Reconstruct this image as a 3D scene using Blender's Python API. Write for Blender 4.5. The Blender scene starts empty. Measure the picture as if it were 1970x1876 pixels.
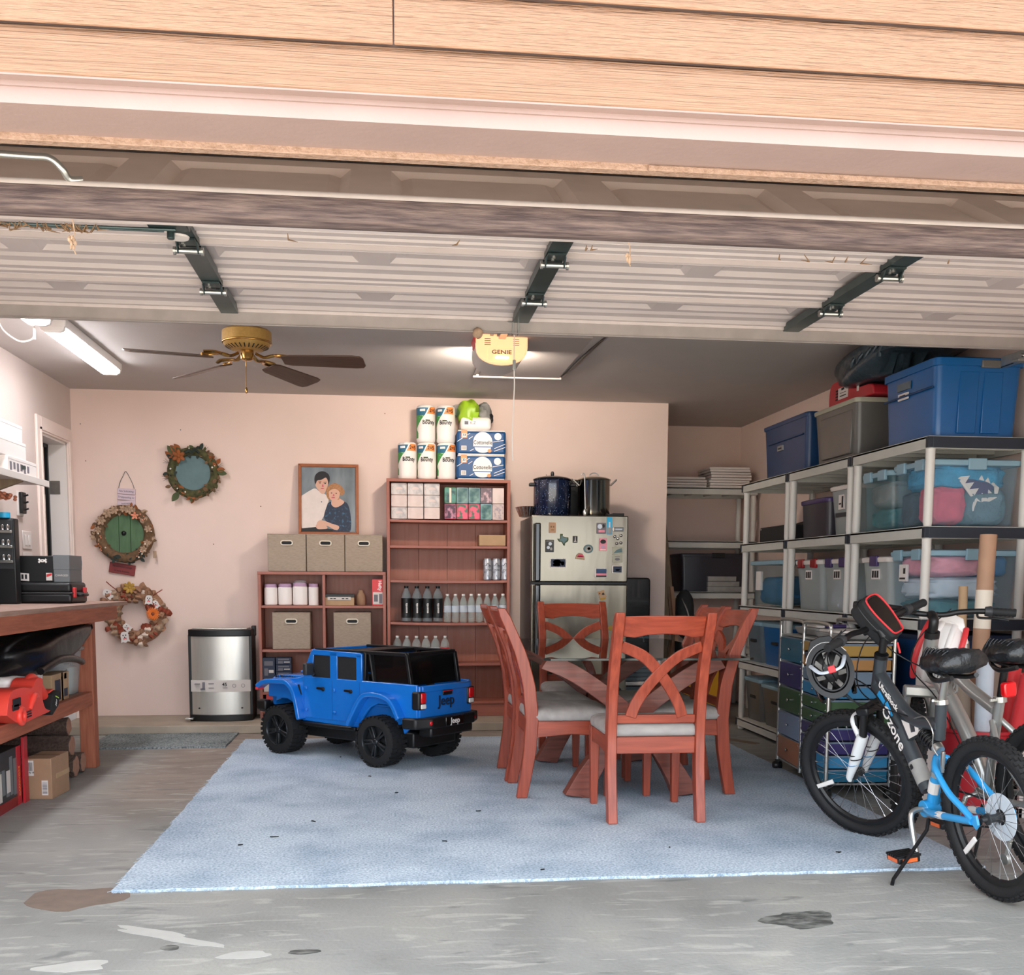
import bpy, math, random
from math import sin, cos, pi, radians as R
from mathutils import Vector as V, Matrix
rnd = random.Random(7)
SC = bpy.context.scene
COL = SC.collection
# ---------------------------------------------------------------- camera
cam_d = bpy.data.cameras.new('camera'); cam = bpy.data.objects.new('camera', cam_d); COL.objects.link(cam)
cam_d.sensor_fit = 'HORIZONTAL'; cam_d.sensor_width = 36.0
cam_d.lens = 36.0*2066.1/1970.0
cam_d.shift_y = (1330.0-938.0)/1970.0
cam_d.clip_start = .05; cam_d.clip_end = 200
_yaw, _pit, _rol = .11662955, -.10316385, .0049903
_f0 = V((sin(_yaw), cos(_yaw), 0)); _r0 = V((cos(_yaw), -sin(_yaw), 0)); _u0 = V((0, 0, 1))
_f = _f0*cos(_pit)+_u0*sin(_pit); _u = _u0*cos(_pit)-_f0*sin(_pit)
_r = _r0*cos(_rol)+_u*sin(_rol); _u2 = _u*cos(_rol)-_r0*sin(_rol)
cam.matrix_world = Matrix(((_r.x, _u2.x, -_f.x, 0), (_r.y, _u2.y, -_f.y, 0), (_r.z, _u2.z, -_f.z, 1.15), (0, 0, 0, 1)))
SC.camera = cam
# ---------------------------------------------------------------- world, sun, exposure
w = bpy.data.worlds.new('sky'); SC.world = w; w.use_nodes = True
bgn = w.node_tree.nodes['Background']
bgn.inputs[0].default_value = (.86, .93, 1.0, 1); bgn.inputs[1].default_value = 1.55
sun_d = bpy.data.lights.new('sun', 'SUN'); sun = bpy.data.objects.new('sun', sun_d); COL.objects.link(sun)
sun_d.energy = 6.5; sun_d.angle = R(.6); sun_d.color = (1, .94, .86)
sun.rotation_euler = V((-.72, .10, .69)).to_track_quat('Z', 'Y').to_euler()   # from the side, so the house front stays in shade
sun.location = (-14, 4, 14)
SC.view_settings.view_transform = 'Standard'; SC.view_settings.look = 'None'
SC.view_settings.gamma = 1; SC.view_settings.use_curve_mapping = False
SC.view_settings.exposure = 1.75
SC.cycles.max_bounces = 10; SC.cycles.diffuse_bounces = 6; SC.cycles.transparent_max_bounces = 16
SC.cycles.glossy_bounces = 4; SC.cycles.transmission_bounces = 6
SC.cycles.caustics_reflective = False; SC.cycles.caustics_refractive = False
SC.cycles.sample_clamp_indirect = 6.0
# ---------------------------------------------------------------- mesh helper
class MB:
    def __init__(s): s.v = []; s.f = []
    def add(s, vs, fs):
        o = len(s.v); s.v += [tuple(p) for p in vs]; s.f += [tuple(i+o for i in f) for f in fs]; return s
    def bx(s, x0, x1, y0, y1, z0, z1):
        return s.add([(x0,y0,z0),(x1,y0,z0),(x1,y1,z0),(x0,y1,z0),(x0,y0,z1),(x1,y0,z1),(x1,y1,z1),(x0,y1,z1)],
                     [(3,2,1,0),(4,5,6,7),(0,1,5,4),(1,2,6,5),(2,3,7,6),(3,0,4,7)])
    def frus(s, c, a, b, h):                       # box with base a=(w,d), top b=(w,d), centre of the base c
        x, y, z = c; w0, d0 = a[0]/2, a[1]/2; w1, d1 = b[0]/2, b[1]/2
        return s.add([(x-w0,y-d0,z),(x+w0,y-d0,z),(x+w0,y+d0,z),(x-w0,y+d0,z),(x-w1,y-d1,z+h),(x+w1,y-d1,z+h),(x+w1,y+d1,z+h),(x-w1,y+d1,z+h)],
                     [(3,2,1,0),(4,5,6,7),(0,1,5,4),(1,2,6,5),(2,3,7,6),(3,0,4,7)])
    def bar(s, p, q, w, h, up=(0,0,1)):            # rectangular bar from p to q
        p, q = V(p), V(q); d = (q-p).normalized(); u = V(up)
        if abs(d.dot(u)) > .98: u = V((0,1,0))
        sd = d.cross(u).normalized(); u = sd.cross(d).normalized()
        a, b = sd*w/2, u*h/2
        return s.add([p-a-b,p+a-b,p+a+b,p-a+b,q-a-b,q+a-b,q+a+b,q-a+b],[(3,2,1,0),(4,5,6,7),(0,1,5,4),(1,2,6,5),(2,3,7,6),(3,0,4,7)])
    def ring_sweep(s, rings, closed=False, cap=True):
        n = len(rings[0]); vs = [p for r in rings for p in r]; fs = []
        m = len(rings)
        for i in range(m if closed else m-1):
            j = (i+1) % m
            for k in range(n):
                l = (k+1) % n
                fs.append((i*n+k, i*n+l, j*n+l, j*n+k))
        if cap and not closed:
            fs.append(tuple(range(n-1,-1,-1))); fs.append(tuple((m-1)*n+k for k in range(n)))
        return s.add(vs, fs)
    def tube(s, pts, r, n=8, closed=False, cap=True, sx=1.0, up=(0,0,1)):
        pts = [V(p) for p in pts]; m = len(pts); rings = []; prev = None
        for i, p in enumerate(pts):
            if closed: t = pts[(i+1)%m]-pts[i-1]
            else: t = pts[min(i+1,m-1)]-pts[max(i-1,0)]
            t.normalize()
            if prev is None:
                u = V(up)
                if abs(t.dot(u)) > .95: u = V((1,0,0)) if abs(t.x) < .9 else V((0,1,0))
                a = t.cross(u).normalized()
            else:
                a = prev-t*prev.dot(t)
                a = a.normalized() if a.length > 1e-6 else t.cross(V((0,1,.1))).normalized()
            prev = a; b = a.cross(t).normalized(); rr = r[i] if isinstance(r,(list,tuple)) else r
            rings.append([p+a*rr*sx*cos(2*pi*k/n)+b*rr*sin(2*pi*k/n) for k in range(n)])
        return s.ring_sweep(rings, closed, cap)
    def cyl(s, p, q, r, r2=None, n=16):
        return s.tube([p,q],[r, r if r2 is None else r2], n)
    def lathe(s, prof, n=24, c=(0,0,0), ax='z', a0=0, a1=2*pi, cap=True):
        c = V(c); full = abs(a1-a0-2*pi) < 1e-6; m = n if full else n+1
        def P(r, h, a):
            x, y = r*cos(a), r*sin(a)
            return c+(V((x,y,h)) if ax == 'z' else V((x,h,y)) if ax == 'y' else V((h,x,y)))
        vs = [P(r,h,a0+(a1-a0)*k/n) for r,h in prof for k in range(m)]; fs = []
        for i in range(len(prof)-1):
            for k in range(n):
                l = (k+1) % m
                fs.append((i*m+k, i*m+l, (i+1)*m+l, (i+1)*m+k))
        if cap and full and prof[0] != prof[-1]:
            if prof[0][0] > 1e-6: fs.append(tuple(range(m-1,-1,-1)))
            if prof[-1][0] > 1e-6: fs.append(tuple((len(prof)-1)*m+k for k in range(m)))
        return s.add(vs, fs)
    def prism(s, poly, ax, a, b):                  # 2-D polygon extruded along an axis from a to b
        def P(u, v, t): return (t,u,v) if ax == 'x' else (u,t,v) if ax == 'y' else (u,v,t)
        n = len(poly); vs = [P(u,v,a) for u,v in poly]+[P(u,v,b) for u,v in poly]
        return s.add(vs, [tuple(range(n-1,-1,-1)), tuple(range(n,2*n))]+[(i,(i+1)%n,n+(i+1)%n,n+i) for i in range(n)])
    def plank(s, pts, w, d0, d1, ax='y'):          # curved plank: centre line in the x-z plane with width w, from d0 to d1 along ax
        pts = [V((p[0],p[1])) for p in pts]; L = []; Rr = []
        for i, p in enumerate(pts):
            t = (pts[min(i+1,len(pts)-1)]-pts[max(i-1,0)]).normalized(); nn = V((-t.y,t.x))
            ww = w[i] if isinstance(w,(list,tuple)) else w
            L.append(p+nn*ww/2); Rr.append(p-nn*ww/2)
        def P(q, t): return (t,q.x,q.y) if ax == 'x' else (q.x,t,q.y) if ax == 'y' else (q.x,q.y,t)
        return s.ring_sweep([[P(l,d0),P(r,d0),P(r,d1),P(l,d1)] for l, r in zip(L,Rr)])
    def ell(s, c, r, nu=16, nv=10, jit=0, sq=1.0, seed=1):
        c = V(c); rr = random.Random(seed); vs = []; fs = []
        def pw(x): return math.copysign(abs(x)**sq, x)
        for i in range(nv+1):
            t = pi*i/nv-pi/2
            for k in range(nu):
                a = 2*pi*k/nu; j = 1+rr.uniform(-jit,jit)
                vs.append(c+V((r[0]*pw(cos(t))*pw(cos(a))*j, r[1]*pw(cos(t))*pw(sin(a))*j, r[2]*pw(sin(t))*j)))
        for i in range(nv):
            for k in range(nu):
                l = (k+1) % nu; fs.append((i*nu+k,i*nu+l,(i+1)*nu+l,(i+1)*nu+k))
        return s.add(vs, fs)
    def torus(s, c, R0, r, n=32, m=8, ax='z'):
        c = V(c); pts = []
        for k in range(n):
            a = 2*pi*k/n; x, y = R0*cos(a), R0*sin(a)
            pts.append(c+(V((x,y,0)) if ax == 'z' else V((x,0,y)) if ax == 'y' else V((0,x,y))))
        return s.tube(pts, r, m, closed=True)
    def xf(s, M):
        s.v = [tuple(M @ V(p)) for p in s.v]; return s
    def mesh(s, name):
        me = bpy.data.meshes.new(name); me.from_pydata(s.v, [], s.f); me.validate(); me.update(); return me
def B(*a): return MB().bx(*a)
def rot(ang, ax='Z', c=(0,0,0)):
    c = V(c); return Matrix.Translation(c) @ Matrix.Rotation(ang, 4, ax) @ Matrix.Translation(-c)
def smooth_path(pts, k=6):                          # Catmull-Rom
    pts = [V(p) for p in pts]; out = []
    for i in range(len(pts)-1):
        p0 = pts[max(i-1,0)]; p1 = pts[i]; p2 = pts[i+1]; p3 = pts[min(i+2,len(pts)-1)]
        for j in range(k):
            t = j/k
            out.append(.5*((2*p1)+(p2-p0)*t+(2*p0-5*p1+4*p2-p3)*t*t+(3*p1-p0-3*p2+p3)*t**3))
    out.append(pts[-1]); return out
def rrect(w, h, r, n=5, cx=0, cy=0):                # rounded rectangle outline
    o = []
    for sx, sy, a in ((1,1,0),(-1,1,pi/2),(-1,-1,pi),(1,-1,1.5*pi)):
        for k in range(n+1):
            t = a+pi/2*k/n; o.append((cx+sx*(w/2-r)+r*cos(t), cy+sy*(h/2-r)+r*sin(t)))
    return o
# ---------------------------------------------------------------- object helpers
def obj(name, mb, m, parent=None, bev=0.0, smooth=None, loc=None, seg=2):
    me = mb.mesh(name) if isinstance(mb, MB) else mb
    o = bpy.data.objects.new(name, me); COL.objects.link(o)
    if m is not None and not me.materials: me.materials.append(MAT(m) if isinstance(m, str) else m)
    if parent is not None:
        o.parent = parent
        if loc == 'w': o.location = -V(parent.location)     # mesh given in world coordinates
    if loc is not None and loc != 'w': o.location = loc
    if bev:
        b = o.modifiers.new('bevel', 'BEVEL'); b.width = bev; b.segments = seg; b.limit_method = 'ANGLE'; b.angle_limit = R(35)
        b.harden_normals = False
    if smooth is not None or bev:
        ang = R(40 if smooth is None else smooth)
        for p in me.polygons: p.use_smooth = True
        try: me.set_sharp_from_angle(angle=ang)
        except Exception: pass
    return o
def tag(o, label, cat, group=None, kind=None):
    o['label'] = label; o['category'] = cat
    if group: o['group'] = group
    if kind: o['kind'] = kind
    return o
def thing(name, label, cat, loc=(0,0,0), rz=0, group=None, rot3=None):
    o = bpy.data.objects.new(name, None); COL.objects.link(o); o.empty_display_size = .05
    o.location = loc; o.rotation_euler = rot3 if rot3 else (0,0,rz)
    return tag(o, label, cat, group)
def struct(name, mb, m, parent=None, bev=0, label=None):
    o = obj(name, mb, m, parent, bev)
    if parent is None: o['kind'] = 'structure'
    if label: o['label'] = label
    return o
def kids(o): return [c for c in bpy.data.objects if c.parent == o]
def dup(src, loc, label, rz=None, rot3=None):
    t = src.copy(); COL.objects.link(t); t.location = loc; t['label'] = label
    if rz is not None: t.rotation_euler = (0,0,rz)
    if rot3 is not None: t.rotation_euler = rot3
    for c in KIDS.setdefault(src.name, kids(src)):
        d = c.copy(); COL.objects.link(d); d.parent = t
        for g in KIDS.setdefault(c.name, kids(c)):
            e = g.copy(); COL.objects.link(e); e.parent = d
    return t
KIDS = {}
FONT = None
def text(name, s, size, m, parent, loc, rot3=(pi/2,0,0), ext=.0006, align='CENTER', shear=0, sx=1.0, bold=0, spacing=1.0, wrap=None):
    cu = bpy.data.curves.new(name, 'FONT'); cu.body = s; cu.size = size; cu.extrude = ext; cu.align_x = align; cu.align_y = 'CENTER'
    cu.shear = shear; cu.offset = bold; cu.space_character = spacing; cu.resolution_u = 3
    cu.materials.append(MAT(m))
    tmp = bpy.data.objects.new(name+'_tmp', cu); me = bpy.data.meshes.new_from_object(tmp); me.name = name
    if wrap:                                        # bend the letters round an upright cylinder (radius, start angle, height)
        r_, a0_, z0_ = wrap
        for v_ in me.vertices:
            x_, y_, q_ = v_.co; a_ = a0_+x_*sx/r_; v_.co = ((r_+q_)*sin(a_), -(r_+q_)*cos(a_), y_+z0_)
        loc = (0,0,0); rot3 = (0,0,0); sx = 1.0
    bpy.data.objects.remove(tmp); bpy.data.curves.remove(cu)
    o = bpy.data.objects.new(name, me); COL.objects.link(o); o.parent = parent; o.location = loc; o.rotation_euler = rot3; o.scale = (sx,1,1)
    return o
# ---------------------------------------------------------------- materials
def lin(h):
    h = h.lstrip('#'); c = [int(h[i:i+2],16)/255 for i in (0,2,4)]
    return tuple((x/12.92 if x <= .04045 else ((x+.055)/1.055)**2.4) for x in c)+(1,)
MS = {}
def MAT(key): return MS[key]
def mk(key, col, rough=.5, metal=0.0, var=0.0, sc=30, bump=0.0, bsc=None, stretch=(1,1,1), col2=None, emit=0.0, spec=.5, coat=0.0, det=4, aniso=0, thr=None, emcol=None):
    m = bpy.data.materials.new(key); m.use_nodes = True; nt = m.node_tree; b = nt.nodes['Principled BSDF']
    c = lin(col); b.inputs['Base Color'].default_value = c; b.inputs['Roughness'].default_value = rough; b.inputs['Metallic'].default_value = metal
    b.inputs['Specular IOR Level'].default_value = spec; b.inputs['Coat Weight'].default_value = coat
    if emit:
        b.inputs['Emission Color'].default_value = lin(emcol) if emcol else c; b.inputs['Emission Strength'].default_value = emit
    if var or bump or col2:
        tc = nt.nodes.new('ShaderNodeTexCoord'); mp = nt.nodes.new('ShaderNodeMapping'); mp.inputs['Scale'].default_value = stretch
        nt.links.new(tc.outputs['Object'], mp.inputs[0])
        n = nt.nodes.new('ShaderNodeTexNoise'); n.inputs['Scale'].default_value = sc; n.inputs['Detail'].default_value = det
        nt.links.new(mp.outputs[0], n.inputs['Vector'])
        if var or col2:
            rp = nt.nodes.new('ShaderNodeValToRGB'); a, z = rp.color_ramp.elements
            lo, hi = thr if thr else (.3,.7)
            a.position = lo; z.position = hi
            if col2: a.color = c; z.color = lin(col2)
            else:
                a.color = tuple(x*(1-var) for x in c[:3])+(1,); z.color = tuple(min(1,x*(1+var)) for x in c[:3])+(1,)
            nt.links.new(n.outputs[0], rp.inputs[0]); nt.links.new(rp.outputs[0], b.inputs['Base Color'])
        if bump:
            bn = nt.nodes.new('ShaderNodeBump'); bn.inputs['Strength'].default_value = bump; bn.inputs['Distance'].default_value = .01
            src = n
            if bsc:
                src = nt.nodes.new('ShaderNodeTexNoise'); src.inputs['Scale'].default_value = bsc; src.inputs['Detail'].default_value = 3
                nt.links.new(mp.outputs[0], src.inputs['Vector'])
            nt.links.new(src.outputs[0], bn.inputs['Height']); nt.links.new(bn.outputs[0], b.inputs['Normal'])
    MS[key] = m; return m
def mk_clear(key, col, amount=.35, rough=.15):      # thin clear or tinted plastic film
    m = bpy.data.materials.new(key); m.use_nodes = True; nt = m.node_tree
    b = nt.nodes['Principled BSDF']; b.inputs['Base Color'].default_value = lin(col); b.inputs['Roughness'].default_value = rough
    tr = nt.nodes.new('ShaderNodeBsdfTransparent'); mx = nt.nodes.new('ShaderNodeMixShader'); mx.inputs[0].default_value = amount
    out = nt.nodes['Material Output']
    nt.links.new(tr.outputs[0], mx.inputs[1]); nt.links.new(b.outputs[0], mx.inputs[2]); nt.links.new(mx.outputs[0], out.inputs[0])
    MS[key] = m; return m
def wood(key, c1, c2, ax, rough=.42, sc=6, coat=.15, bump=.06):
    st = [14,14,14]; st['xyz'.index(ax)] = 1.0
    return mk(key, c1, rough, 0, 0, sc, bump, None, tuple(st), c2, coat=coat, det=6)
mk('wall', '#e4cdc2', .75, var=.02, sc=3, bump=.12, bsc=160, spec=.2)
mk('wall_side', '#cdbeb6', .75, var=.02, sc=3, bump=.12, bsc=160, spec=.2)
mk('ceil', '#c0b9b4', .85, var=.02, sc=5, bump=.1, bsc=160, spec=.15)
mk('trim', '#e9d8cf', .45)
mk('sideboard', '#94745f', .6, var=.05, sc=7, bump=1.0, bsc=9, stretch=(1,8,20), spec=.25)
mk('sideboard_fine', '#94745f', .6, var=.05, sc=7, bump=1.0, bsc=8, stretch=(.35,20,28), spec=.25)
mk('header', '#95807a', .6, var=.04, sc=6, bump=.1, bsc=60, spec=.25)
mk('header_worn', '#9d816f', .7, 0, 0, 60, .5, 90, (1,1,1), '#866a56', thr=(.45,.75))
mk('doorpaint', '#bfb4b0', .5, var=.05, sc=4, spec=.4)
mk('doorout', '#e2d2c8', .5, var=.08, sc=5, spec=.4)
mk('sealtop', '#d8cdc8', .35, metal=.3, var=.05, sc=20)
mk('rubber', '#46393a', .75, 0, 0, 9, .3, 40, (1,14,14), '#77666 0'.replace(' ',''), thr=(.35,.7))
mk('stile', '#3c4a4a', .35, metal=.6, var=.15, sc=18)
mk('zinc', '#a9a9a4', .3, metal=.85, var=.1, sc=30)
mk('strut', '#a39a95', .5, metal=.2, var=.1, sc=10)
mk('ledlit', '#ffffff', .4, emit=11.5, emcol='#fbfaff')
mk('white_gloss', '#efeae6', .35)
mk('white', '#dcd5d0', .55)
mk('offwhite', '#d2cac4', .6)
mk('black', '#0c0c0e', .45)
mk('blackgloss', '#08090b', .18, coat=.3)
mk('blackmat', '#17181a', .75, var=.2, sc=60)
mk('darkgrey', '#2c2e31', .5)
mk('midgrey', '#6f7376', .5)
mk('brass', '#b98d4e', .22, metal=.9, var=.08, sc=20)
mk('brassmat', '#b8914f', .45, metal=.4, var=.1, sc=80)
wood('blade', '#5a4233', '#3f2c22', 'x', .4)
wood('cherryx', '#a74a31', '#853420', 'x', .38, 4, .1)
wood('cherryz', '#a74a31', '#853420', 'z', .38, 4, .1)
wood('cherryy', '#a74a31', '#853420', 'y', .38, 4, .1)
wood('tablewood', '#8f4e3f', '#6b3529', 'x', .4, 4, .1)
wood('bookx', '#a5604d', '#925140', 'x', .45, 3, .08)
wood('bookz', '#a5604d', '#925140', 'z', .45, 3, .08)
wood('bookback', '#a4654f', '#98573f', 'z', .5, 3, .05)
wood('benchtop', '#a88b7c', '#8d6d60', 'y', .6, 5, .0)
wood('benchwood', '#b2694c', '#94513a', 'y', .6, 5, .0)
wood('benchz', '#b2694c', '#94513a', 'z', .6, 5, .0)
wood('pine', '#8d7a63', '#7a6650', 'z', .6, 5, 0)
mk('velvet', '#a39d99', .85, var=.14, sc=9, bump=.1, bsc=200, spec=.2, stretch=(1,2,2))
def mk_glass(key, col, rough=0.0):
    m = bpy.data.materials.new(key); m.use_nodes = True; nt = m.node_tree
    fr = nt.nodes.new('ShaderNodeFresnel'); fr.inputs[0].default_value = 1.45
    tr = nt.nodes.new('ShaderNodeBsdfTransparent'); tr.inputs[0].default_value = lin(col)
    gl = nt.nodes.new('ShaderNodeBsdfGlossy'); gl.inputs['Roughness'].default_value = rough
    mx = nt.nodes.new('ShaderNodeMixShader'); nt.links.new(fr.outputs[0], mx.inputs[0])
    nt.links.new(tr.outputs[0], mx.inputs[1]); nt.links.new(gl.outputs[0], mx.inputs[2])
    nt.links.new(mx.outputs[0], nt.nodes['Material Output'].inputs[0]); MS[key] = m
mk_glass('glass', '#dfe9e6')
mk('glassedge', '#1d2a2a', .15)
mk('jeepblue', '#1272cf', .22, coat=.5)
mk('jeepblue2', '#0f63b5', .3, coat=.3)
mk('tyre', '#131315', .7, bump=.15, sc=80)
mk('rimgrey', '#3a3d40', .28, metal=.7)
mk('redlens', '#d8141c', .15, coat=.5)
mk('reddark', '#8c1016', .25)
mk('orange', '#e46a33', .4)
mk('steelx', '#b9b4aa', .16, metal=1.0, var=.04, sc=4, stretch=(1,1,60))
mk('fridgesteel', '#746d61', .2, metal=.95, var=.05, sc=2, bump=.5, bsc=1.6, stretch=(2.2,1,.5))
mk('fridgeside', '#211c22', .3, var=.05, sc=10)
mk('cansteel', '#d2cec6', .36, metal=.7, var=.05, sc=3, stretch=(1,60,1))
def mk_speckle():
    m = mk('speckle', '#0d1a33', .15, coat=.4); nt = m.node_tree; b = nt.nodes['Principled BSDF']
    tc = nt.nodes.new('ShaderNodeTexCoord'); vo = nt.nodes.new('ShaderNodeTexVoronoi'); vo.inputs['Scale'].default_value = 70
    nt.links.new(tc.outputs['Object'], vo.inputs['Vector'])
    rp = nt.nodes.new('ShaderNodeValToRGB'); rp.color_ramp.elements[0].color = lin('#9fb2cc'); rp.color_ramp.elements[1].color = lin('#0c1730')
    rp.color_ramp.elements[0].position = .10; rp.color_ramp.elements[1].position = .2
    nt.links.new(vo.outputs['Distance'], rp.inputs[0]); nt.links.new(rp.outputs[0], b.inputs['Base Color'])
mk_speckle()
mk('foil', '#c9c7c4', .2, metal=1.0, bump=.4, sc=60)
mk('linen', '#a89888', .9, var=.12, sc=40, bump=.3, bsc=240, stretch=(1,1,5), spec=.15)
mk('linen2', '#a39686', .9, var=.12, sc=40, bump=.3, bsc=240, stretch=(5,5,1), spec=.15)
mk('shelfgrey', '#c0c0b9', .5, var=.03, sc=14)
mk('shelfpole', '#cfcbc5', .45)
mk('shelfend', '#1b2430', .5, var=.1, sc=20)
mk('binblue', '#0b5590', .35, var=.06, sc=4)
mk('binblue2', '#0a3560', .4, var=.06, sc=4)
mk('bingrey', '#5f5d5a', .35, var=.12, sc=4)
mk('bindark', '#2f2b33', .4, var=.12, sc=5)
mk('bingreyblue', '#57636c', .45, var=.15, sc=6)
mk('lidtan', '#a7a594', .5)
mk('lidaqua', '#7f9fae', .4)
mk('purple', '#3c2a5c', .4)
mk_clear('clearbin', '#c8d0d2', .16, .2)
mk_clear('clearblue', '#8fb7cc', .11, .15)
mk_clear('clearteal', '#5f8791', .18, .15)
mk_clear('frost', '#bfc6c6', .40, .35)
mk_clear('bottleclear', '#cfe3df', .26, .08)
mk_clear('bottledark', '#8e9aa0', .42, .08)
mk_clear('wrapfilm', '#e8ecef', .25, .2)
mk('cardboard', '#a17f64', .8, var=.05, sc=20)
mk('cardboard2', '#b49573', .8, var=.06, sc=14)
mk('tubecard', '#b08a70', .7, var=.05, sc=14)
mk('tubebrown', '#8b7a6b', .7, var=.05, sc=14)
def mk_pile(key, c1, c2, c3):
    m = mk(key, c1, .95, spec=.1); nt = m.node_tree; b = nt.nodes['Principled BSDF']; tc = nt.nodes.new('ShaderNodeTexCoord')
    def nz(sc, det): n = nt.nodes.new('ShaderNodeTexNoise'); n.inputs['Scale'].default_value = sc; n.inputs['Detail'].default_value = det; nt.links.new(tc.outputs['Object'], n.inputs['Vector']); return n
    r1 = nt.nodes.new('ShaderNodeValToRGB'); r1.color_ramp.elements[0].color = lin(c1); r1.color_ramp.elements[1].color = lin(c2); r1.color_ramp.elements[0].position = .36; r1.color_ramp.elements[1].position = .62
    nt.links.new(nz(95, 5).outputs[0], r1.inputs[0])
    r2 = nt.nodes.new('ShaderNodeValToRGB'); r2.color_ramp.elements[0].color = lin(c3); r2.color_ramp.elements[1].color = (1,1,1,1); r2.color_ramp.elements[0].position = .32; r2.color_ramp.elements[1].position = .58
    nt.links.new(nz(2.6, 6).outputs[0], r2.inputs[0])
    mx = nt.nodes.new('ShaderNodeMix'); mx.data_type = 'RGBA'; mx.blend_type = 'MULTIPLY'; mx.inputs[0].default_value = 1; nt.links.new(r1.outputs[0], mx.inputs[6]); nt.links.new(r2.outputs[0], mx.inputs[7]); nt.links.new(mx.outputs[2], b.inputs['Base Color'])
    bn = nt.nodes.new('ShaderNodeBump'); bn.inputs['Strength'].default_value = .7; bn.inputs['Distance'].default_value = .008; nt.links.new(nz(170, 4).outputs[0], bn.inputs['Height']); nt.links.new(bn.outputs[0], b.inputs['Normal'])
mk_pile('rug', '#a3b7c9', '#dbe7f2', '#d6dde4')
mk_pile('mat', '#5f686c', '#a4aaaa', '#c8cccc')
mk('towelwhite', '#f1eae5', .5, bump=.12, sc=18)
mk('green', '#3d8f45', .45); mk('bluebag', '#084a80', .5, bump=.1, sc=25); mk('lime', '#9cc32a', .4, bump=.25, sc=20)
mk('orangepr', '#ee8d45', .45); mk('tealpr', '#1e6483', .45)
mk('red', '#d4353a', .45); mk('bin_red', '#b52530', .4); mk('blower_red', '#ef4b3e', .4)
mk('pink', '#d98a9a', .8, var=.15, sc=20, bump=.2); mk('rose', '#c85068', .85, var=.15, sc=15, bump=.3)
mk('fluffblue', '#2f8ab6', .95, var=.3, sc=14, bump=.6, bsc=60); mk('fluffgrey', '#5d7684', .95, var=.2, sc=10, bump=.6, bsc=60)
mk('clothdark', '#3a3f4d', .9, var=.3, sc=9, bump=.4); mk('clothgrey', '#8f8d8a', .9, var=.25, sc=8, bump=.4); mk('clothlight', '#c3ccd6', .9, var=.12, sc=8, bump=.3)
mk('clothteal', '#3f7479', .9, var=.3, sc=8, bump=.4); mk('clothblue', '#2a5f8f', .9, var=.2, sc=8, bump=.3)
mk('lilac', '#b594b0', .5); mk('cream', '#e7dccb', .6)
mk('barkw', '#4a3730', .95, 0, 0, 14, 1.0, 40, (5,1,5), '#6e5a50'); mk('logend', '#a47a66', .85, var=.15, sc=30)
mk('blackbag', '#33424c', .3, var=.25, sc=9, bump=1.0, bsc=14); mk('tarp', '#0a0b0f', .35, bump=.6, sc=7)
mk('jamb', '#e8e1dc', .5); mk('leafdoor', '#dfe0de', .45)
mk('moss', '#4b4a2c', .95, var=.4, sc=40, bump=.8); mk('leafgreen', '#3f4a25', .7, var=.2, sc=30); mk('leafrust', '#8a4d22', .75, var=.25, sc=40)
mk('leafbrown', '#6b5138', .85, var=.3, sc=40); mk('leaftan', '#a58a72', .85, var=.25, sc=40); mk('darkgreen', '#24302a', .8, var=.3, sc=40)
mk('plaque', '#5b7478', .7, var=.1, sc=14); mk('doorgreen', '#4c6a4a', .7, var=.15, sc=9, stretch=(6,1,1)); mk('peach', '#d98a6b', .8)
mk('burlap', '#9a7258', .9, var=.2, sc=60, bump=.4); mk('ribbonrust', '#8a3d27', .7, var=.2, sc=20); mk('ribboncream', '#d8c4b4', .75, var=.12, sc=30); mk('mustard', '#b08a3c', .8)
mk('gerbera', '#df7224', .6); mk('signlav', '#cdb9c2', .6); mk('signred', '#7e2f2f', .6)
mk('ink', '#15161a', .6); mk('inkgrey', '#6b6870', .6)
mk('framewood', '#9a5a36', .4, var=.1, sc=30)
mk('gunmetal', '#3b4146', .38, metal=.25, coat=.2); mk('bikeblue', '#2c93cf', .3, coat=.3); mk('silverpaint', '#a7a6a2', .3, metal=.6, coat=.2)
mk('alu', '#c2c2be', .28, metal=.9); mk('chromed', '#c9c9c9', .12, metal=1.0); mk('forkwhite', '#dfe1e2', .3, coat=.3)
mk('seatcover', '#15181b', .32, bump=.9, sc=22); mk('cable', '#101012', .4); mk('spoke', '#8b8d8f', .3, metal=.9)
mk('magenta', '#5c1232', .5)
for k, c in dict(dr_teal='#12607f', dr_purple='#322a66', dr_green='#3c5c3c', dr_blue='#7d8fae', dr_orange='#a5603a', dr_gold='#a3813f', dr_steel='#6d7f92', dr_azure='#2f7fae', dr_amber='#a87a45').items(): mk(k, c, .3, coat=.15)
mk('hatch', '#aaa19c', .8)
mk('genielens', '#e8b48c', .4, emit=.42, emcol='#ffae7c')
mk('genieglow', '#fff3d0', .4, emit=14.0, emcol='#ffd890')
mk('rear_fill_glow', '#fff0dc', .4, emit=84.0, emcol='#fff1e2')  # for the added fill plate behind the opener
mk('yellow', '#d99a1f', .45); mk('navy', '#14233d', .5); mk('signblue', '#1fa1cf', .4)
mk('portrait_bg', '#59636b', .5, 0, 0, 3, 0, None, (3,1,1), '#8b949a', det=6)
mk('skin', '#d2a58f', .5); mk('hairdark', '#171518', .5); mk('hairblond', '#a8754a', .5, var=.3, sc=80); mk('dressblue', '#1c2b41', .5, 0, 0, 50, 0, None, (1,1,1), '#3f6f8f', thr=(.55,.75))
mk('shirt', '#dccfc8', .5, var=.05, sc=20)
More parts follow.
